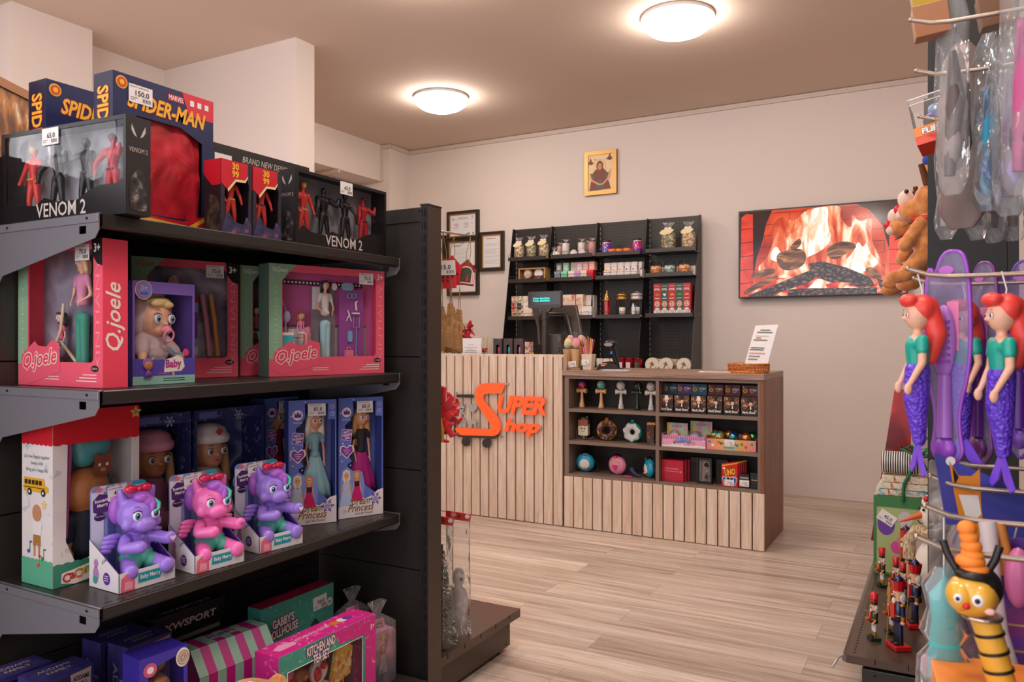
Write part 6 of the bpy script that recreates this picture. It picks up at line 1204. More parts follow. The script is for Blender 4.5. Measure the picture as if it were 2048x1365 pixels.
tin(1304,6.2,zb0,.058,'upright cream round box with gold figure at the left');tin(1331.5,6.2,zb0,.058,'upright cream round box in the middle with a low gold figure');tin(1367.5,6.2,zb0,.058,'upright cream round box at the right, gold figure on top')
for i in range(2):
 for k in range(2):tin(1310+30*i+(3 if k else 0),6.33,zb0+.0525*k,.065,('lower','upper')[k]+' cream round box in the stack behind the '+('left','middle')[i]+' upright one',True)
for i,u in enumerate((1243,1259,1277)):
 t=thing('red_grave_candle',('red cup candle at the left beside the scanner','red cup candle in the middle of three','red cup candle at the right with a picture label')[i],'candle',(XY(u,6.2),6.2,zb0),0,'red cup candles behind the counter')
 g=G();g.lathe([(.0001,0),(.028,0),(.033,.09),(.034,.10)],mat('#b8102c',.15,coat=.5),n=24);g.obj('red_cup',t);g=G();g.lathe([(.035,.098),(.036,.104),(.034,.110),(.0001,.111)],mat('#8a1a24',.25,.5),n=24);g.obj('metal_rim',t);g=G();g.box((-.02,-.0345,.02),(.018,-.033,.075),PAPER if i<2 else mat('#5f6a3a'));g.obj('front_label',t)
for i,u in enumerate((1200,1213.5,1227)):
 t=thing('white_jar_candle',('white jar candle nearest the straw cup','white jar candle behind the card terminal','white jar candle behind the scanner')[i],'candle',(XY(u,6.2),6.2,zb0),0,'white jar candles behind the counter')
 g=G();g.lathe([(.0001,.004),(.030,.004),(.031,.105),(.0001,.106)],mat('#e8dcd2',.5),n=24);g.obj('wax_fill',t);g=G();g.lathe([(.033,0),(.034,.13)],GLASS,n=24);g.obj('glass_jar',t)
 # ============================================================ on the counter
zw=ZL+.001
LEAF=mat('#2f4a2a',.55);RBR=mat('#d01420',.5,sheen=.2)
t=thing('poinsettia','red poinsettia plant at the left end of the counter','potted plant',(XY(931,4.98),4.98,zw))
g=G();g.lathe([(.0001,0),(.05,0),(.065,.10),(.068,.11),(.06,.112)],mat('#8a2a22',.4),n=24);g.obj('plant_pot',t)
def leafmesh(g,base,dirv,Ln,wd,m,droop=.3):
 d=Vector(dirv).normalized();s=d.cross(Vector((0,0,1))).normalized();b=Vector(base);V=[];n=6
 for i in range(n+1):
  f=i/n;c=b+d*Ln*f+Vector((0,0,-droop*Ln*f*f));ww=wd*math.sin(PI*min(.97,f*.92+.08))**.9
  V+=[c-s*ww,c+Vector((0,0,-ww*.25)),c+s*ww]
 g.add(V,[(i*3+k,i*3+k+1,(i+1)*3+k+1,(i+1)*3+k)for i in range(n)for k in range(2)],m,True)
random.seed(3)
g=G()
for cx,cy,cz in((-.01,-.05,.245),(.045,-.04,.185),(-.05,-.03,.19),(.03,.0,.285)):
 for i in range(9):a=i*2*PI/9+cx*20;leafmesh(g,(cx,cy,cz),(math.cos(a),-.35+.3*(i%2),math.sin(a)+.1),.062+.012*(i%2),.024,RBR,.1)
g.obj('red_bracts',t)
g=G()
for i in range(12):a=i*2*PI/12;leafmesh(g,(0,-.02,.17+.01*(i%3)),(math.cos(a),.6*math.sin(a)-.3,.5*math.sin(a)),.09,.026,LEAF,.3)
g.obj('green_leaves',t);g=G()
for x in(-.02,0,.03):g.tube([(0,0,.10),(x,0,.2),(x*1.6,-.01,.30)],.004,LEAF,6)
g.obj('stems',t)
a=Py(921.5,680,4.79);b=Py(962,680,4.79);t=thing('notice_card','white notice card in an acrylic stand beside the poinsettia','sign',(a[0],4.79,zw));W=b[0]-a[0]
g=G();g.plate([(0,.0),(W,.0),(W+.004,.212),(.010,.212)],PAPER,0,.0008);P_=mat('#5a4038',.6)
g.text('POLICE 2023',.009,(W*.5,0,.165),P_,w=.045);g.text('VA ANUNTAM CA ACCEPTAM TICHETE',.007,(W*.5,0,.145),P_,w=.10);g.text('BON FISCAL',.007,(W*.5,0,.134),P_,w=.035);g.text('ESTE OBLIGATORIU SA',.009,(W*.5,0,.122),P_,w=.09,bold=.03);g.text('SOLICITATI BONUL FISCAL',.009,(W*.5,0,.110),P_,w=.105,bold=.03);g.obj('printed_card',t)
g=G();g.box((-.004,.0015,0),(W+.004,.004,.22),ACR);g.box((-.004,-.04,0),(W+.004,.05,.003),ACR);g.obj('acrylic_stand',t)
t=thing('evergreen_sprig','artificial evergreen garland sprig left of the notice card','garland',(XY(893,4.81),4.81,zw));g=G()
for i in range(70):a=random.uniform(0,2*PI);x=random.uniform(-.10,.10);g.tube([(x,0,.05+.06*random.random()),(x+.035*math.cos(a),.03*math.sin(a),.09+.05*random.random())],.0016,mat(random.choice(('#22382a','#3a5644','#8fa098'))),4)
g.tube([(-.12,0,.01),(-.05,0,.06),(.1,0,.05)],.004,LEAF,6);g.obj('needles',t)
t=thing('berry_twig','gold twigs with a cluster of red berries beside the notice card','decoration',(XY(975,4.90),4.90,zw));g=G();TW=mat('#cdb98e',.5)
for i in range(26):a=random.uniform(-1.2,1.2);b_=random.uniform(-.4,.4);p=Vector((math.sin(a)*.09,b_*.08,.10+.10*math.cos(a)));g.tube([(0,0,.0),p*.55+Vector((0,0,.02)),p+Vector((0,0,.03))],.0013,TW,4)
g.obj('gold_twigs',t)
for i in range(9):g=G();g.sph((-.02+.011*(i%4),-.03-.006*(i%2),.115+.010*(i//3)+.004*(i%2)),.0068,mat('#c8142a',.25),10);g.obj('red_berry',t)
g=G();g.tube([(-.02,-.02,0),(-.01,-.03,.11)],.003,LEAF,6)
for i in range(14):a=i*.9;g.tube([(0,-.02,.07),(.045*math.cos(a),-.02+.03*math.sin(a),.085)],.0014,LEAF,4)
g.obj('green_stem',t)
for i,(u,c)in enumerate(((986.5,'#c02a5a'),(1007,'#4aa0b8'),(1028,'#e06a8a'))):
 t=thing('brush_box',('dark box with a crimson tipped brush, left of three','dark box with a blue tipped brush, middle of three','dark box with a pink tipped brush, right of three')[i],'boxed brush',(XY(u,4.82),4.82,zw),0,'dark windowed brush boxes');w_=.072;BXM=mat('#3c302c',.4)
 g=G();g.plate([(0,0),(w_,0),(w_,.21),(0,.21)],BXM,0,.0015,[rr(.024,.05,.05,.165,.003)]);g.box((0,.0015,0),(w_,.065,.05),BXM);g.box((0,.0015,.165),(w_,.065,.21),BXM);g.box((0,.0015,.05),(.002,.065,.165),BXM);g.box((w_-.002,.0015,.05),(w_,.065,.165),BXM);g.box((.002,.06,.05),(w_-.002,.065,.165),mat('#1c1614'));g.obj('carton',t)
 g=G();g.lathe([(.003,.05),(.009,.08),(.010,.10)],mat('#b08a6a',.3),c=(w_/2,.025,0),n=14);g.lathe([(.009,.10),(.013,.125),(.011,.145),(.003,.16)],noise_mat('bristle_'+c,[(.4,c),(.6,'#eadfe4')],40,sc=(1,1,.2)),c=(w_/2,.025,0),n=14);g.obj('brush',t);g=G();g.rect((w_*.7,0,.198),.011,.007,REDM);g.obj('red_logo',t)
t=thing('small_pattern_box','small red and cream patterned box beside the brush boxes','box',(XY(1049.5,4.84),4.84,zw));g=G();g.box((0,0,0),(.036,.06,.185),XM[0]);g.obj('box_body',t,.001,1)
t=thing('gold_trinket','tiny gold glittery trinket at the foot of the till display','ornament',(XY(1062,4.84),4.84,zw));blob([('s',(0,0,.055),(.016,.014,.055)),('s',(.012,0,.10),(.012,.010,.014)),('s',(-.01,0,.105),(.010,.010,.012))],.003,'gold_body',mat('#b88a2a',.3,.6),t)
POSM=mat('#3a302c',.35);POSD=mat('#1d1816',.25)
t=thing('cash_register','dark touch till seen from behind with a customer display on a pole','cash register',(XY(1115,5.06),5.06,zw))
ox=XY(1115,5.06);g=G();g.box((-.13,-.02,0),(.14,.2,.02),POSM);g.obj('base',t,.006)
vt=lambda u,v,y:(Py(u,v,y)[0]-ox,y-5.06,Py(u,v,y)[2]-zw)
fr=[vt(1062,612,5.10),vt(1152,611,5.10),vt(1167,690,5.0),vt(1083,690,5.0)]
def slab(pts,d,m,inner=None):
 g=G();p=[Vector(q)for q in pts];q=[v+Vector(d)for v in p]
 g.add(p+q,[(0,3,2,1),(4,5,6,7),(0,1,5,4),(1,2,6,5),(2,3,7,6),(3,0,4,7)],m);return g
slab(fr,(0,.03,.006),POSM).obj('screen_housing',t,.006,3)
fi=[vt(1080,632,5.06),vt(1128,632,5.06),vt(1140,688,4.985),vt(1092,688,4.985)];slab(fi,(0,.012,.002),POSD).obj('stand_recess',t,.003)
g=G();g.tube([vt(1079,690,4.99),vt(1076,636,5.04),vt(1082,628,5.05),vt(1128,628,5.05),vt(1134,634,5.045),vt(1148,690,4.985)],.010,POSM,10);g.obj('rear_frame',t)
g=G();p=vt(1110,680,4.97);g.box((p[0]-.05,p[1]-.02,.0),(p[0]+.055,p[1]+.06,.24),mat('#4a403b',.45));g.obj('printer_block',t,.004)
pp=Py(1089.5,690,4.90);px=pp[0]-ox;d1z=vt(1121.5,615.5,4.88)[2]
g=G();g.cyl((px,-.155,0),(px,-.155,d1z-.02),.0205,POSM,n=24);g.cyl((px,-.155,d1z-.08),(px,-.155,d1z-.015),.026,POSM,n=24);g.cyl((px,-.16,0),(px,-.16,.012),.07,POSD,n=32);g.obj('display_pole',t)
d0=vt(1056,584,4.88);d1=vt(1121.5,615.5,4.88);g=G();g.plate(rr(d0[0],d1[2],d1[0],d0[2],.012),POSM,d0[1],.035);g.plate([((d0[0]+d1[0])/2-.06,d1[2]+.002),((d0[0]+d1[0])/2-.03,d1[2]-.03),((d0[0]+d1[0])/2+.03,d1[2]-.03),((d0[0]+d1[0])/2+.06,d1[2]+.002)],POSM,d0[1]+.004,.028);g.obj('display_head',t,.003)
g=G();cz=(d0[2]+d1[2])/2;cx=(d0[0]+d1[0])/2;g.shape(rr(d0[0]+.006,d1[2]+.022,d1[0]-.006,d0[2]-.006,.006),(0,d0[1],0),mat('#060606',.12));g.obj('display_window',t)
g=G();CY=mat('#35d8d0',.4,emit=1.6)
for i in range(2):g.text('Casa deschisa',.019,(cx-.022,d0[1]-.001,cz+.010-.017*i),CY,bold=.015,w=.132)
g.obj('lit_digits',t)
def tulip(u0,y,z,w_,h,label,word,c,price_=None,side=False):
 t=thing('tulip_gift_pack',label,'gift pack',(XY(u0,y),y,z),0,'clear gift packs with silk tulips')
 g=G();g.lathe([(.0001,0),(.022,.008),(.030,.03),(.026,.055),(.012,.075)],grad('tulip_'+word,'Z',h*.6,h*.95,c,.5),c=(w_/2+.008,.03,h*.62),n=20,rough=lambda a,zz:1+.08*math.sin(3*a));g.obj('silk_tulip',t)
 g=G();g.lathe([(.022,.0),(.030,h*.5),(.034,h*.62)],mat('#d8a878',.5),c=(w_/2+.005,.032,0),n=16);g.obj('paper_cone',t)
 g=G();g.text(word,.026 if len(word)>1 else .06,(.012 if len(word)>1 else w_*.42,-.0008,h*.5 if len(word)>1 else h*.62),mat('#3a3634',.5),(0,0,1)if len(word)>1 else(1,0,0),(-1,0,0)if len(word)>1 else(0,0,1),bold=.02,w=(h*.8 if len(word)>1 else .032));g.obj('lettering',t)
 g=G();D=.07
 for q in([(0,0,0),(w_,0,0),(w_,0,h),(0,0,h)],[(w_,0,0),(w_,D,0),(w_,D,h),(w_,0,h)],[(0,D,0),(0,0,0),(0,0,h),(0,D,h)],[(0,0,h),(w_,0,h),(w_,D,h),(0,D,h)]):g.quad(q,FILMF)
 g.obj('clear_case',t)
 g=G();g.box((.001,.001,0),(w_-.001,D,.012),mat('#a08468',.5));g.obj('card_base',t)
 if side:
  g=G()
  for i in range(10):g.rect((w_,.035,h*.3+i*.014),.03,.0035,INK,ax=(0,1,0),ay=(0,0,1))
  g.rect((w_,.035,.03),.05,.02,mat('#3f9a4a'),ax=(0,1,0),ay=(0,0,1));g.obj('side_scale_print',t)
 if price_:price(t,price_,w_*.45,.038,.058,y=-.002,rot=.12)
tulip(1132.5,4.745,zw,.098,.222,'clear pack with pink tulip and a large X, priced 112.0','X',[(0,'#e8c8a0'),(1,'#e07a9a')],'112.0',True)
tulip(1115,4.84,zw,.112,.22,'clear pack with a pale yellow tulip and DAMA lettering','DAMA',[(0,'#b8dcd0'),(1,'#f0d078')])
tulip(1125,4.915,zw,.075,.255,'clear pack standing behind the DAMA pack','1',[(0,'#d8b8c0'),(1,'#d8a0b0')]);tulip(1146,4.86,zw,.075,.255,'clear pack standing behind the large X pack','2',[(0,'#d8c8b8'),(1,'#d89a8a')])
t=thing('straw_cup','cream square cup holding drinking straws with price label','cup',(XY(1177.5,4.80),4.80,zw));g=G();g.lathe([(.0001,0),(.042,0),(.053,.105),(.050,.105),(.040,.006),(.0001,.006)],mat('#dccbb0',.5),n=4,smooth=False);g.obj('cup_body',t,.003);
for c in t.children:c.rotation_euler=(0,0,PI/4)
price(t,'1.0',-.008,.05,.056,y=-.0385)
for i in range(16):
 a=random.uniform(0,2*PI);r0=.02*random.random();L_=random.uniform(.185,.215);ln=Vector((math.cos(a)*.055,math.sin(a)*.03,0))
 s=thing('drinking_straw','x','drinking straw',(XY(1177.5,4.80)+r0*math.cos(a)*.5,4.80+r0*math.sin(a)*.5,zw+.0075),0,'drinking straws in the cream cup');c=('#d83a2a','#e8a0a8','#d81a4a','#e0a04a','#efd8c8','#e8b0c0')[i%6]
 s['label']=('red','pale pink','crimson','amber','clear cream','rose')[i%6]+' drinking straw standing in the cream cup'
 g=G();g.tube([(0,0,0),ln+Vector((0,0,L_))],.0030,mat(c,.25),8);o=g.obj('straw_tube',s)
t=thing('card_terminal','black card payment terminal with an orange strip and cable','payment terminal',(XY(1213,4.84),4.84,zw),math.radians(-12));t.scale=(.8,.8,.95);g=G();g.plate([(-.075,0),(-.06,.018),(-.045,.045),(.03,.06),(.055,.045),(.09,.012),(.09,0)],mat('#1e1a19',.35),-.04,.08);g.obj('terminal_body',t,.006,3)
g=G();g.box((-.045,-.0415,.040),(.03,-.0385,.046),mat('#ff6a3a',.4,emit=.6));g.box((-.028,-.0415,.028),(.012,-.040,.036),mat('#e8c0b0',.4));g.obj('indicator_strip',t)
g=G();g.tube([(-.07,-.03,.025),(-.11,-.05,.012),(-.15,-.06,.004),(-.17,-.05,.004)],.0028,BLACK,6);g.obj('cable',t)
t=thing('barcode_scanner','black barcode scanner standing upright with a blue label','scanner',(XY(1227,4.90),4.90,zw));g=G()
g.tube([(.03,0,.006),(.018,0,.06),(.0,-.004,.12),(-.014,-.02,.165)],.024,mat('#1d1b1c',.35),14,radii=[.016,.020,.024,.030]);g.sph((-.012,-.024,.175),(.048,.04,.024),mat('#1d1b1c',.35),18);g.sph((.02,0,.006),(.06,.05,.006),mat('#1d1b1c',.35),16);g.obj('scanner_body',t)
g=G();g.disc((-.012,-.0645,.168),.030,.012,mat('#8a8580',.15),nudge=.0);g.rect((-.004,-.030,.115),.015,.020,mat('#2a6ae0',.3));g.obj('scan_window',t)
t=thing('bagged_leaflets','pale leaflets in a clear bag lying on the counter edge','leaflets',(XY(1232,4.73),4.73,zw),math.radians(4));g=G();g.box((-.085,-.03,.0),(.085,.05,.006),PAPER);g.obj('leaflet_stack',t);g=G();g.box((-.10,-.035,.0),(.10,.055,.009),BAGF);g.obj('clear_bag',t)
t=thing('leaflet','colourful leaflet lying flat left of the rattan basket','leaflet',(XY(1432,4.80),4.80,zw),math.radians(8));g=G();g.box((-.10,-.05,0),(.09,.07,.004),PAPER);g.rect((0,.01,.004),.15,.09,XM[0],ax=(1,0,0),ay=(0,1,0));g.obj('printed_sheet',t)
t=thing('rattan_basket','low round orange-brown rattan basket on the counter end','basket',(XY(1497,4.84),4.84,zw));RT=noise_mat('rattan_cane',[(.3,'#9a4a12'),(.6,'#d07a24'),(.8,'#e89a44')],60,rough=.4);R_=.118
g=G();g.cyl((0,0,.0),(0,0,.006),R_,RT,n=40)
g.tube([(R_*math.cos(a*PI/20),R_*math.sin(a*PI/20)*.9,.052)for a in range(40)],.006,RT,8,closed=True);g.tube([(R_*math.cos(a*PI/20),R_*math.sin(a*PI/20)*.9,.008)for a in range(40)],.006,RT,8,closed=True);g.tube([((R_+.001)*math.cos(a*PI/20),(R_+.001)*math.sin(a*PI/20)*.9,.030)for a in range(40)],.0035,RT,6,closed=True)
for i in range(72):a=i*2*PI/72;k=R_+.002*(1 if i%2 else-1);g.tube([(k*math.cos(a),k*math.sin(a)*.9,.008),((k+.002)*math.cos(a+.03),(k+.002)*math.sin(a+.03)*.9,.052)],.0026,RT,5)
g.obj('woven_body',t)
c4=[Py(1489.5,727,4.845),Py(1535,729,4.855),Py(1556.5,649.5,4.93),Py(1511,651.5,4.92)]
t=thing('menu_card','tall white printed price card leaning behind the basket','sign',c4[0]);g=G();Q=[Vector(p)-Vector(c4[0])for p in c4];ax=(Q[1]-Q[0]);W=ax.length;ax=ax.normalized();ay=(Q[3]-Q[0]);H=ay.length;ay=ay.normalized();nn=ax.cross(ay).normalized()
g.add(Q+[q-nn*.003 for q in Q],[(0,1,2,3),(7,6,5,4),(0,4,5,1),(1,5,6,2),(2,6,7,3),(3,7,4,0)],PAPER);g.obj('printed_card',t)
g=G();INKG=mat('#5f6a58',.6)
for fx,fz,wd,m_ in((.5,.88,.45,INKG),(.5,.82,.68,INKG),(.42,.73,.6,mat('#e8c8b0')),(.30,.67,.22,RD),(.40,.615,.6,INKG),(.38,.41,.6,INKG),(.36,.36,.6,INKG),(.42,.27,.7,mat('#d8807a')),(.33,.19,.5,INKG),(.30,.11,.42,INKG)):
 g.rect(Q[0]+ax*W*fx+ay*H*fz,W*wd,.006,m_,ax=ax,ay=ay,nudge=.004)
g.obj('printed_lines',t)
# ============================================================ goods in the counter cubbyholes
def cub(u,row,y=4.80,dz=0.0):return(XY(u,y),y,CZ[row]+dz)
BEE=mat('#d9a878',.4)
def kendama(u,ballm,label,wm,y=4.79):
 t=thing('kendama',label,'kendama toy',cub(u,0,y),random.uniform(-.3,.3),'kendama ball-and-cup toys');t.scale=(.96,)*3
 g=G();g.lathe([(.0001,0),(.0195,0),(.020,.012),(.0165,.022),(.0175,.030),(.013,.038),(.008,.10),(.008,.118),(.005,.13)],wm,n=24);g.obj('handle',t)
 g=G();g.T=Matrix.Rotation(PI/2,4,'Y')@Matrix.Identity(4);g.lathe([(.0001,-.034),(.017,-.038),(.0185,-.034),(.011,-.012),(.011,.012),(.0185,.034),(.017,.038),(.0001,.034)],wm,n=22);g.T=None;g.v=[(p[0],p[1],p[2]+.117)for p in g.v];g.obj('crossbar_cups',t)
 g=G();g.sph((0,0,.160),.0305,ballm,24);g.obj('ball',t)
 g=G();g.tube([(.006,-.005,.188),(.018,-.026,.175),(.026,-.022,.14),(.022,-.012,.118)],.0009,WHITE,5);g.obj('string',t)
crack=lambda a,b:noise_mat('crackled_'+a.strip('#'),[(0,b),(.08,b),(.14,a)],90,2,rough=.3,vor=False,dist=3)
kendama(1164,grad('kendama_dye_a','Z',.13,.19,[(0,'#241018'),(.35,'#d01a40'),(.7,'#8a2a9a'),(1,'#4a2aa0')],.2,.5),'wooden kendama with a purple and red ball, leftmost',BEE)
kendama(1202.5,grad('kendama_dye_b','Z',.13,.19,[(0,'#2a8a4a'),(.4,'#5ab0a0'),(.75,'#8ac8b0'),(1,'#e0c040')],.2,.5),'wooden kendama with a green and yellow ball',BEE)
CW_=noise_mat('white_crackle',[(.40,'#8a8480'),(.46,'#e4dcd6')],110,1,rough=.3,dist=2);CG_=noise_mat('green_black_crackle',[(.42,'#0c140e'),(.6,'#2a4632')],60,2,rough=.2,dist=2)
kendama(1242,CW_,'white crackle kendama in the middle of the row',CW_);kendama(1275,CG_,'dark green marbled kendama',CG_);kendama(1302,CW_,'white crackle kendama beside the centre divider',CW_)
def strap(t,pts,c='#1c1918'):g=G();g.tube(pts,.004,mat(c,.6),6);g.obj('carry_strap',t)
t=thing('chocolate_bar_flask','cream and brown bar-shaped drinking flask with a smiling face','drinking flask',cub(1168,1,4.79));t.scale=(.93,)*3;g=G();g.plate(rr(-.037,.028,.037,.115,.008),mat('#e6d9c0',.3),-.018,.036);g.obj('flask_body',t,.006,3)
g=G();g.plate([(-.037,.098),(-.02,.094),(.0,.100),(.02,.094),(.037,.099),(.036,.14),(.02,.148),(-.025,.138),(-.036,.142)],mat('#9a5230',.35),-.021,.042);g.obj('chocolate_top',t,.005,3)
g=G();cb=mat('#7a3f22',.4);
for s in(-1,1):g.disc((s*.011,-.0185,.078),.006,.007,cb)
g.tube([(.012*math.cos(a),-.019,.064+.008*math.sin(a))for a in[PI+.3+i*.36 for i in range(8)]],.0016,cb,6);g.obj('smile_print',t)
g=G();g.box((-.03,-.015,0),(.03,.015,.028),film('smoky_plastic',(.75,.7,.66,1),gloss=.3,wav=0));g.obj('clear_base',t);g=G();g.box((-.006,-.008,.003),(.006,.004,.03),mat('#d9b080',.5));g.obj('stick',t)
g=G();g.lathe([(.02,.14),(.03,.148),(.026,.165),(.0001,.168)],film('smoky_plastic_cap',(.7,.6,.55,1),gloss=.4,wav=0),n=16,rough=lambda a,z:1+.15*math.sin(5*a));g.obj('clear_cap',t);strap(t,[(-.037,0,.1),(-.06,.01,.05),(-.055,.0,.006),(.05,.01,.006),(.075,0,.02)],'#9a6a44')
def donut(u,row,label,base,ice,sp,y,rz,r=.068):
 t=thing('donut_flask',label,'drinking flask',cub(u,row,y,r),rz,'ring doughnut shaped flasks')
 g=G();n=36;k=12;V=[]
 for i in range(n):
  for j in range(k):
   a=2*PI*i/n;b=2*PI*j/k;rr_=r*.64+r*.36*math.cos(b);V.append((rr_*math.cos(a),r*.30*math.sin(b),rr_*math.sin(a)))
 F_=[(i*k+j,i*k+(j+1)%k,((i+1)%n)*k+(j+1)%k,((i+1)%n)*k+j)for i in range(n)for j in range(k)];g.add(V,F_,mat(base,.3),True);g.obj('flask_body',t)
 g=G();V=[]
 for i in range(n):
  for j in range(7):
   a=2*PI*i/n;b=PI+(PI*.62)*(j/6)*1.0+PI*.08;e=1+.08*math.sin(7*a)*(1 if j==6 else 0)+.04;rr_=r*.64+r*.38*e*math.cos(b+PI*.0+.25*math.sin(7*a)*(j==6));V.append((rr_*math.cos(a),r*.335*math.sin(b)if math.sin(b)<0 else 0,rr_*math.sin(a)))
 g.add(V,[(i*7+j,i*7+j+1,((i+1)%n)*7+j+1,((i+1)%n)*7+j)for i in range(n)for j in range(6)],mat(ice,.25,coat=.4),True);g.obj('icing',t)
 g=G()
 for i in range(40):
  a=random.uniform(0,2*PI);q=random.uniform(.52,.86)*r;c=Vector((q*math.cos(a),-r*.335,q*math.sin(a)));d=Vector((math.cos(i*1.7),0,math.sin(i*1.7)))*.0035;g.tube([c-d,c+d],.0013,mat(sp[i%len(sp)],.3),5)
 g.obj('sprinkles',t);g=G();g.cyl((0,0,r*.98),(0,0,r+.014),.012,mat(base if base!='#e09a2a' else '#d9752a',.3),n=16);g.obj('spout',t)
 strap(t,[(r*.98,0,.02),(r*1.25,.02,-.02),(r*1.1,.01,-r+.005),(r*.5,.02,-r+.005)]);return t
donut(1214,1,'tilted chocolate-iced doughnut flask with sprinkles','#e09a2a','#4a1f10',('#e04a8a','#f0f0e8','#4a9ad0','#e8c03a'),4.80,.25)
t=donut(1265.5,1,'teal doughnut flask with white icing and lettering','#1fa08c','#d9ddd8',('#c04a5a','#e8a0a0','#f0f0e8'),4.80,-.1,.066)
g=G();g.text('Happy',.032,(.0,-.028,-.042),WHITE,shear=.25,bold=.02,w=.055);g.obj('lettering',t)
t=thing('ice_lolly_flask','brown nut-speckled ice lolly flask beside the divider','drinking flask',cub(1302,1,4.78));t.scale=(.93,)*3;g=G();g.plate(rr(-.026,.032,.028,.132,.012),mat('#4a2418',.3),-.018,.036);g.obj('flask_body',t,.006,3)
g=G()
for i in range(26):g.sph((random.uniform(-.02,.022),-.0185,random.uniform(.04,.09)),(.002,.001,.002),mat('#d9a04a',.4),6)
g.obj('nut_specks',t);g=G();g.plate([(-.026,.13),(.0,.125),(.02,.135),(.034,.128),(.034,.15),(.02,.146),(-.02,.148)],mat('#d9a24a',.4),-.016,.032);g.obj('caramel_top',t,.003);g=G();g.box((-.024,-.015,0),(.026,.015,.032),film('smoky_plastic_b',(.8,.76,.74,1),gloss=.35,wav=0));g.obj('clear_base',t)
g=G();g.lathe([(.016,.148),(.02,.15),(.018,.166),(.0001,.168)],GLASS,n=16);g.obj('clear_cap',t)
def roundf(u,label,c,capc,y,rz,deco,r=.064,sc=1.0):
 t=thing('round_flask',label,'drinking flask',cub(u,2,y,r*.98),rz,'round drinking flasks with straps')
 g=G();g.sph((0,0,0),(r,r*.5,r*.98),mat(c,.3,coat=.2),32);g.obj('flask_body',t)
 g=G();g.lathe([(r*.52,r*.84),(r*.50,r*.98),(r*.2,r*1.12),(.0001,r*1.14)],film('smoky_dome_'+c.strip('#'),(.55,.5,.48,1),gloss=.4,wav=0),n=24,sy=.55);g.obj('smoky_cap',t)
 g=G();g.sph((0,-r*.36,r*.88),(.011,.006,.009),mat(capc,.3),14);g.obj('push_button',t)
 deco(t,r);strap(t,[(-r*.9,0,.03),(-r*1.02,.02,-.02),(-r*1.0,.01,-r*.86),(-r*.5,.02,-r*.86)]);strap(t,[(r*.9,0,.03),(r*1.25,.02,-.02),(r*1.3,.01,-r*.86),(r*.6,.02,-r*.86)])
def plainblue(t,r):
 g=G();g.sph((0,-r*.34,-.006),(r*.60,r*.2,r*.60),mat('#e6e2de',.3),24);g.obj('white_front_panel',t);g=G();g.tube([(r*.62*math.cos(a),-r*.40,-r*.45+r*.10*math.sin(a)*0-.004*abs(math.cos(a)))for a in[PI*i/10 for i in range(11)]],.004,mat('#c0202a',.35),8);g.obj('red_band',t)
 g=G();g.sph((0,-r*.52,-r*.52),.0065,mat('#e0b030',.3,.3),12);g.obj('yellow_bead',t)
def plainpink(t,r):
 g=G();g.shape([(-.012,.012),(-.014,.026),(-.006,.020),(0,.030),(.006,.020),(.014,.026),(.012,.012)],(.012,-r*.52,.006),mat('#e0b03a',.35));g.shape([(0,-.026),(.018,-.008),(.018,.006),(.008,.010),(0,.004),(-.008,.010),(-.018,.006),(-.018,-.008)],(0,-r*.53,-.006),mat('#d02a5a',.35));g.obj('heart_and_crown_print',t)
roundf(1171,'round blue flask with white front panel and red band, leftmost','#1f9fc4','#2a8a94',4.80,.1,plainblue)
roundf(1235,'round pink flask with a gold crown print','#e88fb0','#e0186a',4.80,-.15,plainpink)
roundf(1299,'round blue flask turned sideways beside the divider','#1f9fc4','#2a8a94',4.79,-.95,plainblue)
t=thing('flask_strap_pad','dark blue padded strap lying between the pink and sideways blue flasks','strap',cub(1268,2,4.77));g=G();g.tube([(-.02,.01,.05),(-.005,0,.03),(.02,-.01,.014),(.05,-.01,.008)],.012,mat('#24365a',.6),10,radii=[.018,.014,.009,.006]);g.obj('padded_loop',t)
t=thing('pink_strap','pink strap ends on the shelf beneath the pink flask','strap',cub(1252,2,4.75));g=G();g.box((-.015,-.01,.0),(.04,.012,.006),mat('#e04a90',.5));g.obj('strap_end',t,.002)
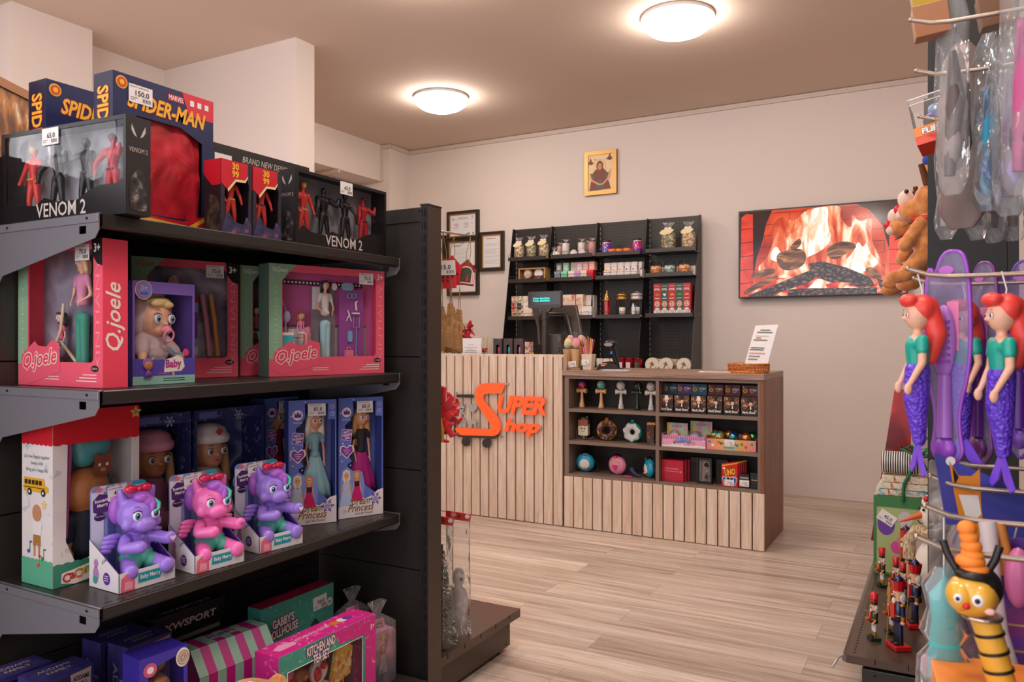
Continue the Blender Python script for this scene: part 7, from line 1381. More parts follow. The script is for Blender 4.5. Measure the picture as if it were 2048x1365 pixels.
for i in range(6):
 u=(1317.7,1347.8,1380.6,1413.2,1446.2,1480.8)[i];u1=(1346.5,1379,1412,1445,1479,1515.2)[i];y=4.725;xa,xb=XY(u,y)+(.002 if i else .007),XY(u1,y);w_=min(xb-xa,.096)
 t=thing('magic_kit_box','dark Magic Show box '+('at the left end with a white-hatted portrait','second from left with arms-raised magician','third from left with a white-hatted portrait','fourth from left, magician on the right','fifth from left, next to the last box','at the right end of the row')[i],'toy box',(xa,y,CZ[0]),0,'dark magic kit boxes')
 g=G();g.box((0,0,0),(w_,.05,.112),mat('#241a18',.35));g.obj('box_body',t,.001,1);g=G();g.rect((w_/2,0,.066),w_-.008,.082,noise_mat('stage_print_%d'%(i%3),[(.3,'#1c1412'),(.5,'#4a2c20'),(.62,'#c08a5a'),(.74,'#f0dcc4')],34+5*(i%3),4,dist=1.4))
 cx=w_*(.5,.5,.52,.58,.56,.6)[i];hc=CREAM if i in(0,2)else BLACK
 g.shape([(cx-.012,.082),(cx+.012,.082),(cx+.010,.106),(cx-.010,.106)],(0,0,0),hc,nudge=.001);g.rect((cx,0,.082),.034,.004,hc,nudge=.0012);g.disc((cx,0,.070),.010,.012,SKP,nudge=.0008);g.shape([(cx-.020,.03),(cx+.020,.03),(cx+.012,.060),(cx-.012,.060)],(0,0,0),BLACK,nudge=.0009);g.shape([(cx-.004,.038),(cx+.004,.038),(cx+.003,.058),(cx-.003,.058)],(0,0,0),CREAM,nudge=.0012)
 g.text('Magic Show',.02,(w_/2,-.0008,.018),CREAM,bold=.035,w=w_*.8,nudge=.0014);g.obj('printed_artwork',t)
 y2=4.80;t=thing('stem_card_box',('blue','purple','blue-green','dark red','dark red','dark red')[i]+' STEM hang-card box standing behind '+('the leftmost','the second','the third','the fourth','the fifth','the rightmost')[i]+' magic box','toy box',(XY((1326,1354,1384,1416.5,1449.5,1484)[i],y2),y2,CZ[0]),0,'STEM hang-card boxes')
 cm=mat(('#2a5a7a','#5a3a7a','#22607a','#6a1c20','#6e1c20','#6e1e22')[i],.4);w2=.094;g=G();g.box((0,0,0),(w2,.045,.115),cm);g.plate([(0,.115),(w2,.115),(w2,.176),(0,.176)],cm,0,.0015,[[(w2*.38,.164),(w2*.62,.164),(w2*.5,.170)]]);g.obj('box_body',t)
 g=G();g.text('STEM',.020,(w2*.70,0,.148),WHITE,bold=.035,w=.040)
 for k in range(4):g.disc((w2*.52+.010*k,0,.133),.0035,.0035,mat(('#d04a2a','#efe6e0','#2a8ad0','#d0302a')[k]))
 g.disc((w2*.2,0,.144),.014,.014,YEL);g.disc((w2*.2,0,.144),.009,.009,mat('#a8702a'),nudge=.001);g.disc((w2*.1,0,.166),.0035,.0035,WHITE);g.obj('printed_artwork',t)
def tray(u0,u1,h,m,label,yy=4.71,d=.13):
 xa,xb=XY(u0,yy),XY(u1,yy);t=thing('display_carton',label,'display box',(xa,yy,CZ[1]),0,'open counter display boxes');W=xb-xa;g=G()
 g.box((0,0,0),(W,.002,h),m);g.box((0,.002,0),(.002,d,h*1.15),m);g.box((W-.002,.002,0),(W,d,h*1.15),m);g.box((.002,d-.002,0),(W-.002,d,h*1.3),m);g.box((.002,.002,0),(W-.002,d-.002,.002),m);g.obj('tray_body',t);return t,W
CAN=noise_mat('pink_candy_card',[(0,'#e8a8bc'),(.6,'#e49cb8'),(.7,'#f4d8dc')],24)
t,W=tray(1323,1411,.072,CAN,'pink striped display box of squeeze dough tubs');g=G()
for i in range(24):g.rect((W*(i+.5)/24,0,.060),W/48,.022,mat('#8a5aa8',.4))
g.disc((W*.5,0,.05),.022,.014,mat('#7a8ad0'),nudge=.0009);g.text('SQUEEZE TOYS',.016,(W*.5,-.001,.032),mat('#2a6ab0'),bold=.03,w=W*.38);g.text('COLORFUL SLIME',.012,(W*.5,-.001,.044),mat('#3a9ac0'),bold=.03,w=W*.36)
for x,c in((.3,'#8a6a2a'),(.74,'#c08a6a'),(.62,'#e06a8a'),(.88,'#d8b0c0')):g.disc((W*x,0,.028),.008,.010,mat(c,.5),nudge=.0009)
g.shape([(0,0),(W,0),(W,.012),(W*.8,.018),(W*.6,.010),(W*.3,.020),(W*.1,.010),(0,.014)],(0,0,0),WHITE,nudge=.0007);g.obj('printed_artwork',t)
RB=noise_mat('rainbow_header_card',[(.3,'#e0708a'),(.42,'#e8a860'),(.52,'#9ac89a'),(.64,'#c88aa8')],3,1,sc=(9,1,1))
for i,(u0,u1,v1,lab)in enumerate(((1334,1376,846,'open rainbow header card on the left of the dough display'),(1381,1425,843,'open rainbow header card on the right of the dough display'))):
 yy=4.76+.03*i;xa,xb=XY(u0,yy),XY(u1,yy);z1=Py(u0,v1,yy)[2];t=thing('header_card',lab,'header card',(xa,yy,CZ[1]+.003),math.radians(-3),'rainbow header cards of the dough boxes');H=z1-CZ[1];g=G();g.box((0,0,0),(xb-xa,.0015,H),RB);g.obj('card_sheet',t);g=G();g.text('SQUEEZE',.018,((xb-xa)/2,0,H-.022),mat('#5a8a8a'),bold=.03,w=(xb-xa)*.5);g.obj('lettering',t)
for i,(u,c)in enumerate(((1350,'#e8a0a8'),(1390,'#b890d8'),(1369,'#c8a890'))):
 t=thing('dough_tub',('pink','lilac','brownish')[i]+' round dough tub in a clear bag inside the pink display','dough tub',(XY(u,4.76),4.76 if i<2 else 4.79,CZ[1]+.004),0,'round dough tubs');g=G();g.lathe([(.0001,0),(.034,0),(.036,.05),(.030,.072),(.0001,.080)],mat(c,.3),n=22);g.obj('dough_ball',t);g=G();g.lathe([(.038,0),(.041,.06),(.03,.088),(.012,.094)],BAGF,n=18,rough=lambda a,z:1+.06*math.sin(5*a));g.obj('clear_bag',t)
t,W=tray(1413,1512,.066,grad('rainbow_tray','X',0,.31,[(0,'#e07a90'),(.25,'#e8a060'),(.5,'#a8c8a0'),(.62,'#e0a050'),(1,'#e08090')],.45),'pink and orange display box of metallic moon balls, priced 11.0');g=G()
for x,c in((.13,'#efe6e0'),(.25,'#c86a3a'),(.62,'#2a8a8a'),(.72,'#5a8a3a'),(.80,'#b85a2a'),(.92,'#3a9a5a'),(.3,'#8a5a2a'),(.06,'#4a9a4a')):g.disc((W*x,0,.036+.012*math.sin(x*30)),.009,.009,mat(c,.5))
g.text('CRUNCH',.016,(W*.45,-.0006,.040),mat('#8a3a5a'),bold=.03,w=W*.3);g.text('SQUISHY',.013,(W*.47,-.0006,.016),mat('#2a8a9a'),bold=.03,w=W*.22);g.obj('printed_artwork',t);price(t,'11.0',W*.47,.046,.058,y=-.002)
moon=[]
for i,c in enumerate((('#1a9aa8','#e8c84a','#f0e090'),('#1c3a9a','#2a9aa0','#c83a6a'),('#c01a3a','#e8a02a','#3a3aa8'),('#1f4a34','#4a8a5a','#8ab080'))):moon.append(noise_mat('metallic_moon_%d'%i,[(.38,c[0]),(.5,c[1]),(.62,c[2])],14,1,.22,.75,dist=1.0))
mb=G();mb.sph((0,0,0),.0325,moon[0],26)
def moonball(x,y,z,k,lab):
 t=thing('moon_ball',lab,'bouncing ball',(x,y,z),k*.7,'metallic moon balls in the display box')
 g=G();n=28;h_=15;V=[];cr_=[Vector((math.cos(i*2.4)*math.sqrt(1-(1-2*(i+.5)/26)**2),math.sin(i*2.4)*math.sqrt(1-(1-2*(i+.5)/26)**2),1-2*(i+.5)/26))for i in range(26)]
 for j in range(h_+1):
  for i in range(n):
   a=2*PI*i/n;ph=PI*j/h_;p=Vector((math.sin(ph)*math.cos(a),math.sin(ph)*math.sin(a),math.cos(ph)));dd=min((p-c).length for c in cr_);V.append(p*.0325*(1-.09*max(0,1-dd/.24)))
 g.add(V,[(j*n+i,(j+1)*n+i,(j+1)*n+(i+1)%n,j*n+(i+1)%n)for j in range(h_)for i in range(n)],moon[k],True);g.obj('ball_shell',t)
for k,(u,y,dz,lab)in enumerate(((1440,4.755,.078,'teal and gold moon ball heaped at the left front'),(1467,4.755,.078,'blue moon ball heaped in the middle front'),(1492,4.755,.076,'red and gold moon ball heaped at the right front'),(1505,4.80,.08,'dark green moon ball at the right end'),(1430,4.80,.078,'teal and gold moon ball behind at the far left'),(1458,4.80,.082,'red moon ball glimpsed between the front ones'),(1429,4.752,.036,'teal moon ball low in the box at the left'),(1448,4.75,.036,'pink-red moon ball low in the box near the middle'),(1474,4.75,.036,'orange moon ball low in the box right of the label'),(1499,4.75,.036,'blue moon ball low in the box at the right'))):moonball(XY(u,y),y,CZ[1]+dz,(0,1,2,3,0,2,0,2,2,1)[k],lab)
LPM=mat('#b81c38',.4)
for i in range(3):
 y=4.73+.0*i;t=thing('laser_pointer_box',('crimson Laser pointer box, front of the stack','crimson box directly behind the front Laser pointer box','crimson box at the back of the Laser pointer stack')[i],'box',(XY(1323.5,4.73)+.010*i,4.73+.034*i,CZ[2]),0,'crimson laser pointer boxes');g=G();g.box((0,0,0),(.138,.032,.132),LPM);g.obj('box_body',t,.001,1)
 if i==0:g=G();g.text('Laser pointer',.020,(.065,0,.078),mat('#e0a0a4'),w=.09);g.rect((.065,0,.062),.11,.002,mat('#e0a0a4'));flake(g,.122,.061,.007,mat('#f0c0c0'));g.obj('lettering',t)
y=4.74;t=thing('keyring_gift_set','black gift box with a silver pen, compass and keyring','gift set',(XY(1393,y),y,CZ[2]),0);g=G();w_=.094;H=.158
g.plate([(0,0),(w_,0),(w_,H),(0,H)],BLACK,0,.03,[[(.010,.012),(w_-.010,.012),(w_-.010,H-.012),(.010,H-.012)]]);g.box((.010,.022,.012),(w_-.010,.028,H-.012),mat('#8a807a',.6));g.obj('box_body',t)
g=G();g.cyl((.022,.016,.03),(.024,.016,.14),.004,CHROME,n=12);g.obj('pen',t);g=G();g.cyl((.06,.012,.115),(.06,.022,.115),.020,mat('#3a3634',.3,.6),n=28);g.tube([(.06+.018*math.cos(a*PI/10),.011,.115+.018*math.sin(a*PI/10))for a in range(20)],.002,CHROME,6,closed=True);g.obj('compass',t)
g=G();g.plate([(.042,.022),(.062,.018),(.074,.055),(.062,.07),(.048,.06)],CHROME,.014,.005);g.plate([(.048,.03),(.060,.027),(.067,.05),(.055,.056)],BLACK,.0125,.0015);g.tube([(.06+.008*math.cos(a*PI/6),.014,.082+.010*math.sin(a*PI/6))for a in range(12)],.0016,CHROME,6,closed=True);g.obj('keyring',t)
for i,(u,y,lab)in enumerate(((1381,4.80,'black gift box behind, left of the keyring gift set'),(1431.5,4.78,'black gift box behind, right of the keyring gift set'))):
 t=thing('black_gift_box',lab,'box',(XY(u,y),y,CZ[2]),0,'plain black gift boxes');g=G();g.box((0,0,0),(.075,.03,.15),BLACK);g.rect((.037,0,.07),.05,.10,mat('#2e2a29',.2));g.rect((.05,-.0003,.11),.015,.02,CHROME);g.obj('box_body',t,.001,1)
for i in range(5):
 t=thing('card_game_box',('red UNO card game box in front with a 15.0 label','red card game box second in the row behind','red card game box third in the row behind','red card game box fourth in the row behind','red card game box at the back of the row')[i],'card game',(XY(1443.5,4.72)+.007*i,4.72+.027*i,CZ[2]),0,'red card game boxes');g=G();w_=.094;g.box((0,0,0),(w_,.024,.118),mat('#d0201c',.35));g.plate([(0,.118),(w_,.118),(w_,.150),(0,.136)],mat('#d0201c',.35),0,.001);g.obj('box_body',t)
 g=G();g.shape([(0,.128),(w_*.6,.140),(w_,.150),(w_,.142),(w_*.5,.130),(0,.118)][::-1],(0,0,0),YEL)
 if i==0:
  g.text('UNO',.048,(w_*.52,-.0006,.088),YEL,bold=.05,w=.066,rot=.22,shear=.15,outline=mat('#3a0a08'),ow=.05);g.text('CARD GAME',.007,(w_*.74,-.0006,.062),WHITE,w=.03,rot=.15);g.rect((w_*.14,0,.108),.016,.011,CREAM)
  for k,(x,r_)in enumerate(((.018,.3),(.040,.1),(.060,-.05),(.076,-.25))):g.rect((x+.0,0,.036),.024,.046,WHITE,rot=r_,nudge=.0006+.0004*k);g.rect((x,0,.036),.019,.040,mat(('#2a6ab8','#1a1818','#1a1818','#2a6ab8')[k]),rot=r_,nudge=.0008+.0004*k)
 g.obj('printed_artwork',t)
 if i==0:price(t,'15.0',w_*.48,.024,.056,y=-.0035)
y=4.72;t=thing('small_black_box','small black box with 15.0 label right of the UNO box','box',(XY(1479,y),y,CZ[2]),0,'small black boxes at the cubby end');g=G();g.box((0,0,0),(.056,.04,.082),BLACK);g.rect((.028,0,.06),.05,.012,GREYI);g.obj('box_body',t,.001,1);price(t,'15.0',.028,.028,.056,y=-.0016)
t=thing('small_black_box','small black box at the right end of the bottom cubby','box',(XY(1500.5,y),y,CZ[2]),0,'small black boxes at the cubby end');g=G();g.box((0,0,0),(.046,.04,.094),BLACK);g.text('Bands',.011,(.024,0,.052),WHITE,w=.03);g.rect((.024,0,.052+.012),.04,.001,mat('#3a5a9a'));g.obj('box_body',t,.001,1)
# ============================================================ seasonal goods on the end unit
RP=mat('#d0141c',.45);TW_=mat('#a8845a',.7)
def onX(u,v,x):return Px(u,v,x)
t=thing('hook_rail','steel display hook sticking out past the slotted post','display hook',(-1.53,2.105,onX(905,466,-1.53)[2]-.01));g=G();e=onX(938,468,-1.53);g.tube([(0,0,0),(0,e[1]-2.105-.03,.012),(0,e[1]-2.105,.022)],.004,CHROME,8);g.obj('hook_arm',t)
HZ=t.location.z+.008
def hang(name,label,cat,u,v,x,grp=None,rz=YAW,rx=0):p=onX(u,v,x);return thing(name,label,cat,p,rz,grp),p
def strings(t,p,zt,w_=.008):
 g=G()
 for s in(-1,1):g.tube([(s*w_*.3,.0,0),(s*w_,0,(zt-p[2])*.5),(0,0,zt-p[2])],.0012,TW_,4)
 g.obj('hanging_string',t)
HS=[(-.034,-.055),(.034,-.055),(.034,.0),(.040,.002),(0,.042),(-.040,.002),(-.034,0)]
t,p=hang('house_ornament','red brick house ornament with arched window hanging from the hook','ornament',933,541,-1.53,'hanging house ornaments');t.rotation_euler=(0,.12,YAW)
g=G();g.plate([(x*.95,z)for x,z in HS],mat('#8a1c1c',.6),0,.004);g.obj('wood_body',t);g=G()
for j in range(8):
 for i in range(5):g.rect((-.026+.013*i+(.006 if j%2 else 0),0,-.048+.010*j),.0115,.008,mat('#c8342e',.6))if abs(-.026+.013*i+(.006 if j%2 else 0))+.006+max(0,(-.044+.010*j))*.95<.036 else None
g.shape(rr(-.021,-.046,.021,-.004,.002),(0,0,0),mat('#4a3a30'),nudge=.001);g.disc((0,0,-.006),.021,.017,mat('#3a4a30'),nudge=.0011)
for s in(-1,1):g.rect((s*.0255,0,-.026),.011,.042,CREAM,nudge=.0014);g.rect((s*.0255,0,-.026),.0015,.042,RP,nudge=.0018)
g.tube([(.022*math.cos(a*PI/12),-.002,-.006+.018*math.sin(a*PI/12))for a in range(13)],.002,CREAM,5);g.rect((0,0,-.046),.05,.004,CREAM,nudge=.002);g.shape([(-.016,-.04),(-.006,-.04),(-.011,-.018)],(0,0,0),mat('#2f6a3a'),nudge=.0016);g.shape([(.0,-.04),(.012,-.04),(.006,-.014)],(0,0,0),RP,nudge=.0016);g.obj('painted_window',t);strings(t,p,HZ)
for i,(u,v,lab,a)in enumerate(((890,543,'plain red house ornament with 15.0 label beside the post',-.05),(902,536,'red house ornament behind the one with the 15.0 label',.1))):
 t,p=hang('house_ornament',lab,'ornament',u,v,-1.53-.03*i,'hanging house ornaments');t.rotation_euler=(0,a,YAW);g=G();g.plate([(x*1.1,z*1.1)for x,z in HS],RP,0,.004)
 for x,z in((-.008,-.02),(.008,-.02),(-.008,-.034),(.008,-.034),(.025,-.02),(-.02,.01)):g.rect((x,0,z),.008,.009,mat('#5a1010'))
 g.obj('wood_body',t);strings(t,p,HZ)
 if i==0:price(t,'15.0',0,.012,.075,y=-.0016)
WDT=wood('thin_plywood','#a87a48','#c89a62','#d9b078',(8,8,40),.55)
for i in range(6):
 u=872+9*i;v=652+5*(i%3);t,p=hang('wooden_cutout','tall plain plywood figure cutout '+('nearest the post','second from the post','third from the post, leaning','fourth from the post','fifth from the post','farthest from the post')[i],'ornament',u,v,-1.51-.012*(i%3),'hanging plywood cutouts')
 t.rotation_euler=(0,(-.05,.04,-.16,.05,-.1,.03)[i],YAW);g=G();g.plate([(-.016,-.075),(.018,-.08),(.014,.0),(.024,.02),(.014,.03),(.010,.075),(-.010,.078),(-.013,.03),(-.020,.0)],WDT,0,.004,em=mat('#7a5230'));g.obj('plywood_body',t);strings(t,p,p[2]+.16,.004)
t,p=hang('red_flower_plush','red felt flower ornament with curling petals and one green leaf','ornament',880,828,-1.50);g=G();FLT=mat('#c81018',.8,sheen=.5)
for i in range(34):
 a=i*2*PI/34+.2;L_=.052+.016*math.sin(i*2.3);b_=.03*math.sin(i*1.7);g.tube([(0,0,0),(L_*.5*math.cos(a),-.02+b_*.4,L_*.6*math.sin(a)),(L_*math.cos(a),b_,L_*1.35*math.sin(a)),((L_+.01)*math.cos(a+.35),b_-.01,(L_*1.45)*math.sin(a+.2))],.006,FLT,6,radii=[.012,.014,.011,.005])
g.sph((0,-.01,0),(.042,.03,.062),FLT,14);g.obj('felt_petals',t);g=G();leafmesh(g,(-.0,-.02,.0),(.7,-.1,.75),.085,.014,mat('#1f5a34',.7),.0);g.obj('green_leaf',t)
g=G()
for i in range(5):g.tube([(-.01+.004*i,-.045,-.01),(-.012+.006*i,-.05,-.05),(-.02+.008*i,-.045,-.09)],.005,mat('#e09a2a',.6),6)
g.obj('orange_stamens',t);g=G();g.tube([(0,0,.03),(-.01,-.02,.12)],.0015,TW_,4);g.obj('hanging_string',t)
def bagged(u,v0,v1,x,w_,label,hz,inner):
 q=onX(u,v1,x);top=onX(u,v0,x)[2];t=thing('bagged_ornament',label,'bagged ornament',(q[0],q[1],.1614),YAW,'bagged Christmas figures');H=top-.161
 g=G();g.plate([(-w_/2,H-.03),(w_/2,H-.045),(w_/2-.004,H-.072),(-w_/2,H-.058)],RP,-.003,.006);g.disc((-w_*.2,-.003,H-.045),.010,.009,mat('#d9a08a'));g.shape([(-.004,H-.056),(.012,H-.058),(.004,H-.040)],(0,-.003,0),mat('#2f4a2a'),nudge=.001);g.disc((w_*.35,-.003,H-.052),.009,.008,CREAM);g.obj('red_header_card',t)
 g=G();g.lathe([(w_*.42,.0),(w_*.5,H*.25),(w_*.45,H*.6),(w_*.48,H-.06)],BAGF,n=22,sy=.72,rough=lambda a,z:1+.07*math.sin(5*a+z*40));g.obj('clear_bag',t);inner(t,H)
def snowy(t,H):
 b=blob([('s',(0,0,.07),(.034,.03,.06)),('s',(0,0,.15),(.024,.022,.026)),('c',(.02,0,.11),.012,(.034,-.005,.07),.010),('c',(-.02,0,.11),.012,(-.034,-.005,.07),.010)],.004,'white_figure',mat('#e6ddd8',.9,sheen=.5),t);g=G();random.seed(2)
 for i in range(110):a=random.uniform(0,2*PI);z=random.uniform(.0,.07);r=.036-.1*z;g.tube([(r*.6*math.cos(a),r*.6*math.sin(a),z+.01),(r*1.35*math.cos(a),r*1.35*math.sin(a),z)],.0008,WHITE,3)
 g.obj('tinsel_skirt',b);g=G();g.sph((.012,-.020,.148),.005,mat('#8a4a2a'));g.sph((.034,-.008,.065),(.008,.008,.014),SK);g.obj('nose_and_hand',b);b.scale=(.98,.9,1.4)
def tree(t,H):
 g=G();random.seed(5)
 for i in range(420):z=random.uniform(.01,.22);r=.046*(1-z/.26);a=random.uniform(0,2*PI);c=mat(random.choice(('#24402a','#2f5636','#93a08c','#c9c4b4')),.6);g.tube([(r*.3*math.cos(a),r*.3*math.sin(a),z),(r*1.1*math.cos(a),r*1.1*math.sin(a),z+random.uniform(-.012,.006))],.0012,c,3)
 o_=g.obj('tinsel_needles',t);o_.scale=(1.15,1,1.6);g=G();g.cyl((0,0,0),(0,0,.36),.004,BLACK,n=8);g.cyl((0,0,0),(0,0,.03),.02,mat('#8a5a3a'),n=14);g.obj('trunk',t)
bagged(917,1005,1212,-1.545,.092,'white tinsel-skirted figure in a clear bag with red header card',0,snowy)
bagged(884,1012,1262,-1.53,.085,'green tinsel tree in a clear bag beside the slotted post',0,tree)
# ============================================================ right-hand gondola
RX0,RX1,RY0,RY1=-.305,.17,2.88,4.62
ro=(0,3.6,0);t=thing('gondola_display','dark metal gondola at the right with nutcrackers and gift boxes on its deck','shelving',ro)
g=G();g.box(L(ro,(RX0+.012,RY0,.132)),L(ro,(RX1,RY1,.160)),dk);g.plate([(RX0+.012,.160),(RX0+.0,.155),(RX0-.002,.138),(RX0+.012,.132)][::-1],mat('#7a6e68',.25,.6),RY0-ro[1]-.0,RY1-RY0,o=(0,0,0),nn=(0,1,0))
for k in range(52):g.rect((RX0+.035,RY0+.03+k*.03-ro[1],.160),.006,.010,HOLE,ax=(1,0,0),ay=(0,1,0))
for x in(RX0+.10,RX0+.2):g.box(L(ro,(x,RY0-.0006,.142)),L(ro,(x+.003,RY0,.161)),HOLE)
g.obj('base_shelf',t,.002);g=G();g.box(L(ro,(RX0+.06,RY0+.012,.02)),L(ro,(RX1,RY1,.118)),STEELM);g.cyl(L(ro,(RX0+.10,RY0+.011,.10)),L(ro,(RX0+.10,RY0+.013,.10)),.004,HOLE,n=10);g.obj('plinth',t,.004)
g=G();g.tube([L(ro,(RX0+.004,RY0+.01,.154)),L(ro,(RX0-.012,RY0-.004,.146)),L(ro,(RX0-.03,RY0-.03,.118))],.0035,mat('#a8a09c',.2,.3),8);g.obj('price_rail_end',t)
PM=mat('#201e1d',.5,.2)
for y,x0,zt in((2.84,-.047,2.62),(RY1,-.094,2.50)):g=G();g.box(L(ro,(x0,y,0)),L(ro,(RX1,y+.03,zt)),PM);g.obj('side_panel',t,.002)
g=G();g.box(L(ro,(RX1,2.84,0)),L(ro,(RX1+.03,RY1+.03,2.62)),PM);g.obj('back_panel',t);g=G();g.cyl(L(ro,(RX0+.09,RY0+.05,0)),L(ro,(RX0+.09,RY0+.05,.02)),.02,BLACK);g.obj('levelling_foot',t)
NB=.1614
def nutcracker(u,v,s,label,rz=-1.15,grp='small nutcrackers'):
 p=Pz(u,v,NB);big=s>.2;t=thing('nutcracker',label,'nutcracker',p,rz,grp);R=mat('#c4141e',.25,coat=.4);GN=mat('#10281c',.3,coat=.4);NV_=mat('#141c4a',.25,coat=.4);GO=mat('#b8822a',.3,.5);k=s/.17
 C1,C2,HB=(NV_,R,R)if big else(GN,R,GN)
 g=G();g.box((-.022*k,-.018*k,0),(.022*k,.018*k,.010*k),R if big else GN);g.obj('base',t,.0015*k,2)
 g=G()
 for q in(-1,1):g.cyl((q*.007*k,0,.010*k),(q*.007*k,0,.03*k),.0062*k,BLACK if big else GO,n=14);g.cyl((q*.007*k,0,.03*k),(q*.007*k,0,.064*k),.0058*k,C1 if big else WHITE,n=14);g.sph((q*.007*k,-.006*k,.013*k),(.0055*k,.010*k,.004*k),BLACK)
 g.obj('legs',t);g=G();g.lathe([(.0001,.06*k),(.015*k,.06*k),(.013*k,.075*k),(.014*k,.098*k),(.008*k,.104*k),(.0001,.105*k)],C1,n=20);g.box((-.008*k,-.0145*k,.068*k),(.008*k,-.010*k,.1*k),R);g.tube([(.0138*k*math.cos(a*PI/8),.0138*k*math.sin(a*PI/8),.073*k)for a in range(16)],.0014*k,GO,5,closed=True)
 for q in(-1,1):
  g.sph((q*.015*k,0,.097*k),(.006*k,.006*k,.004*k),GO,10);g.cyl((q*.016*k,0,.097*k),(q*.018*k,0,.074*k),.0045*k,C1,n=12);g.cyl((q*.018*k,0,.074*k),(q*.018*k,-(.0 if big else .008)*k,.064*k),.0046*k,GO,n=12);g.sph((q*.018*k,-(.001 if big else .010)*k,.060*k),.005*k,SKP,10)
 g.obj('body',t);g=G();g.cyl((0,0,.104*k),(0,0,.128*k),.0105*k,SKP,n=20);g.sph((0,-.0115*k,.117*k),(.003*k,.005*k,.003*k),SK,8)
 for q in(-1,1):g.sph((q*.004*k,-.010*k,.121*k),(.0018*k,.001*k,.0022*k),WHITE,8);g.sph((q*.004*k,-.0108*k,.121*k),.001*k,mat('#2a6ab0'),6);g.sph((q*.003*k,-.0105*k,.1125*k),(.004*k,.0012*k,.0012*k),EYB,8)
 g.obj('head',t)
 blob([('s',(0,.004*k,.112*k),(.0135*k,.010*k,.016*k)),('s',(0,.005*k,.10*k),(.012*k,.008*k,.014*k)),('s',(0,-.0108*k,.103*k),(.006*k,.003*k,.009*k))],.0018*k,'white_hair',WF,t,smooth=1)
 g=G()
 if big:
  g.lathe([(.0118*k,.126*k),(.0122*k,.130*k),(.0155*k,.148*k)],R,n=10,smooth=False,rough=lambda a,z:1+(.05*math.sin(5*a)if z>.14*k else 0));g.sph((0,0,.145*k),(.0105*k,.0105*k,.013*k),NV_,18);g.sph((0,0,.160*k),.003*k,GO,10);g.obj('crown_hat',t)
  g=G();g.cyl((-.026*k,-.012*k,.006*k),(-.022*k,-.008*k,.09*k),.0013*k,mat('#a87a3a',.4),n=8);g.lathe([(.002*k,0),(.0045*k,.01*k),(.003*k,.015*k),(.005*k,.022*k),(.004*k,.035*k),(.002*k,.042*k),(.0035*k,.046*k),(.0001,.05*k)],mat('#b8843a',.35),c=(-.022*k,-.008*k,.088*k),n=14);g.obj('sceptre',t)
 else:
  g.lathe([(.0118*k,.126*k),(.0125*k,.140*k),(.0145*k,.166*k),(.0001,.168*k)],R,n=20);g.lathe([(.0121*k,.1255*k),(.0124*k,.134*k)],GN,n=20)
  for i in range(4):a=i*PI/2;g.add([(.0128*k*math.cos(a-.5),.0128*k*math.sin(a-.5),.134*k),(.0128*k*math.cos(a+.5),.0128*k*math.sin(a+.5),.134*k),(.0136*k*math.cos(a),.0136*k*math.sin(a),.146*k)],[(0,1,2)],GN)
  g.obj('tall_hat',t);g=G();g.cyl((0,-.022*k,.066*k),(0,-.022*k,.076*k),.009*k,R,n=18);g.cyl((0,-.022*k,.074*k),(0,-.022*k,.0765*k),.0095*k,GO,n=18)
  for q in(-1,1):g.cyl((q*.006*k,-.020*k,.078*k),(q*.004*k,-.026*k,.10*k),.001*k,GO,n=6);g.sph((q*.004*k,-.026*k,.10*k),.0025*k,GO,8)
  g.obj('drum',t)
nutcracker(1748,1279,.17,'small red-hatted drummer nutcracker standing alone nearest the deck edge')
nutcracker(1764,1173,.17,'small red-hatted nutcracker standing farthest back at the left');nutcracker(1783,1266,.17,'small red-hatted nutcracker half hidden behind the front crowned one');nutcracker(1792,1195,.17,'small red-hatted nutcracker behind, in the middle of the group');nutcracker(1806,1205,.165,'small red-hatted nutcracker farther right, behind the front crowned one')
nutcracker(1797,1297,.272,'large crowned nutcracker with sceptre in front on a red base',-1.0,'large crowned nutcrackers');nutcracker(1830,1254,.27,'large nutcracker on a red base beside the dark panel',-1.3,'large crowned nutcrackers');nutcracker(1812,1166,.27,'large crowned nutcracker at the back beside the snowman',-1.2,'large crowned nutcrackers')
p=Pz(1850,1195,NB);t=thing('plush_snowman','white plush snowman with carrot nose and knitted beige scarf','plush toy',(p[0]+.045,p[1]+.06,NB),-1.2);SNW=mat('#e6ddd2',.95,sheen=.6)
blob([('s',(0,0,.12),(.10,.085,.12)),('s',(0,0,.33),(.072,.068,.075)),('s',(0,0,.23),(.06,.05,.05)),('c',(-.07,-.01,.24),.030,(-.11,-.03,.13),.034),('c',(.07,-.01,.24),.030,(.11,-.03,.13),.034)],.008,'snowman_body',SNW,t)
g=G();SCF=noise_mat('knitted_scarf',[(.4,'#a88a66'),(.6,'#e0ccaa')],120,2,.9,sc=(1,1,.4),bump=.8);g.tube([(.062*math.cos(a*PI/10),.06*math.sin(a*PI/10)-.005,.265+.006*math.sin(a))for a in range(20)],.022,SCF,10,closed=True);g.tube([(-.05,-.06,.27),(-.075,-.085,.21),(-.07,-.09,.13)],.022,SCF,10,radii=[.02,.026,.024])
for i in range(14):g.tube([(-.09+.004*i,-.095,.12),(-.095+.005*i,-.10,.05)],.0025,mat('#d9b888',.8),5)
g.obj('scarf',t);g=G();g.cyl((-.0,-.062,.335),(-.01,-.15,.30),.014,mat('#e0602a',.6),.003,14);g.obj('carrot_nose',t)
g=G();
for s in(-1,1):g.sph((s*.025,-.064,.36),.006,EYB)
for i in range(7):g.sph((-.024+.008*i,-.068,.305-.006*math.sin(i*PI/6)),.0025,EYB)
g.obj('eyes_and_mouth',t);blob([('s',(0,0,.385),(.065,.06,.04)),('s',(0,0,.42),(.03,.03,.03))],.006,'fur_hat',WF,t);g=G();g.sph((.02,-.05,.405),.013,RP);g.obj('red_pompom',t)
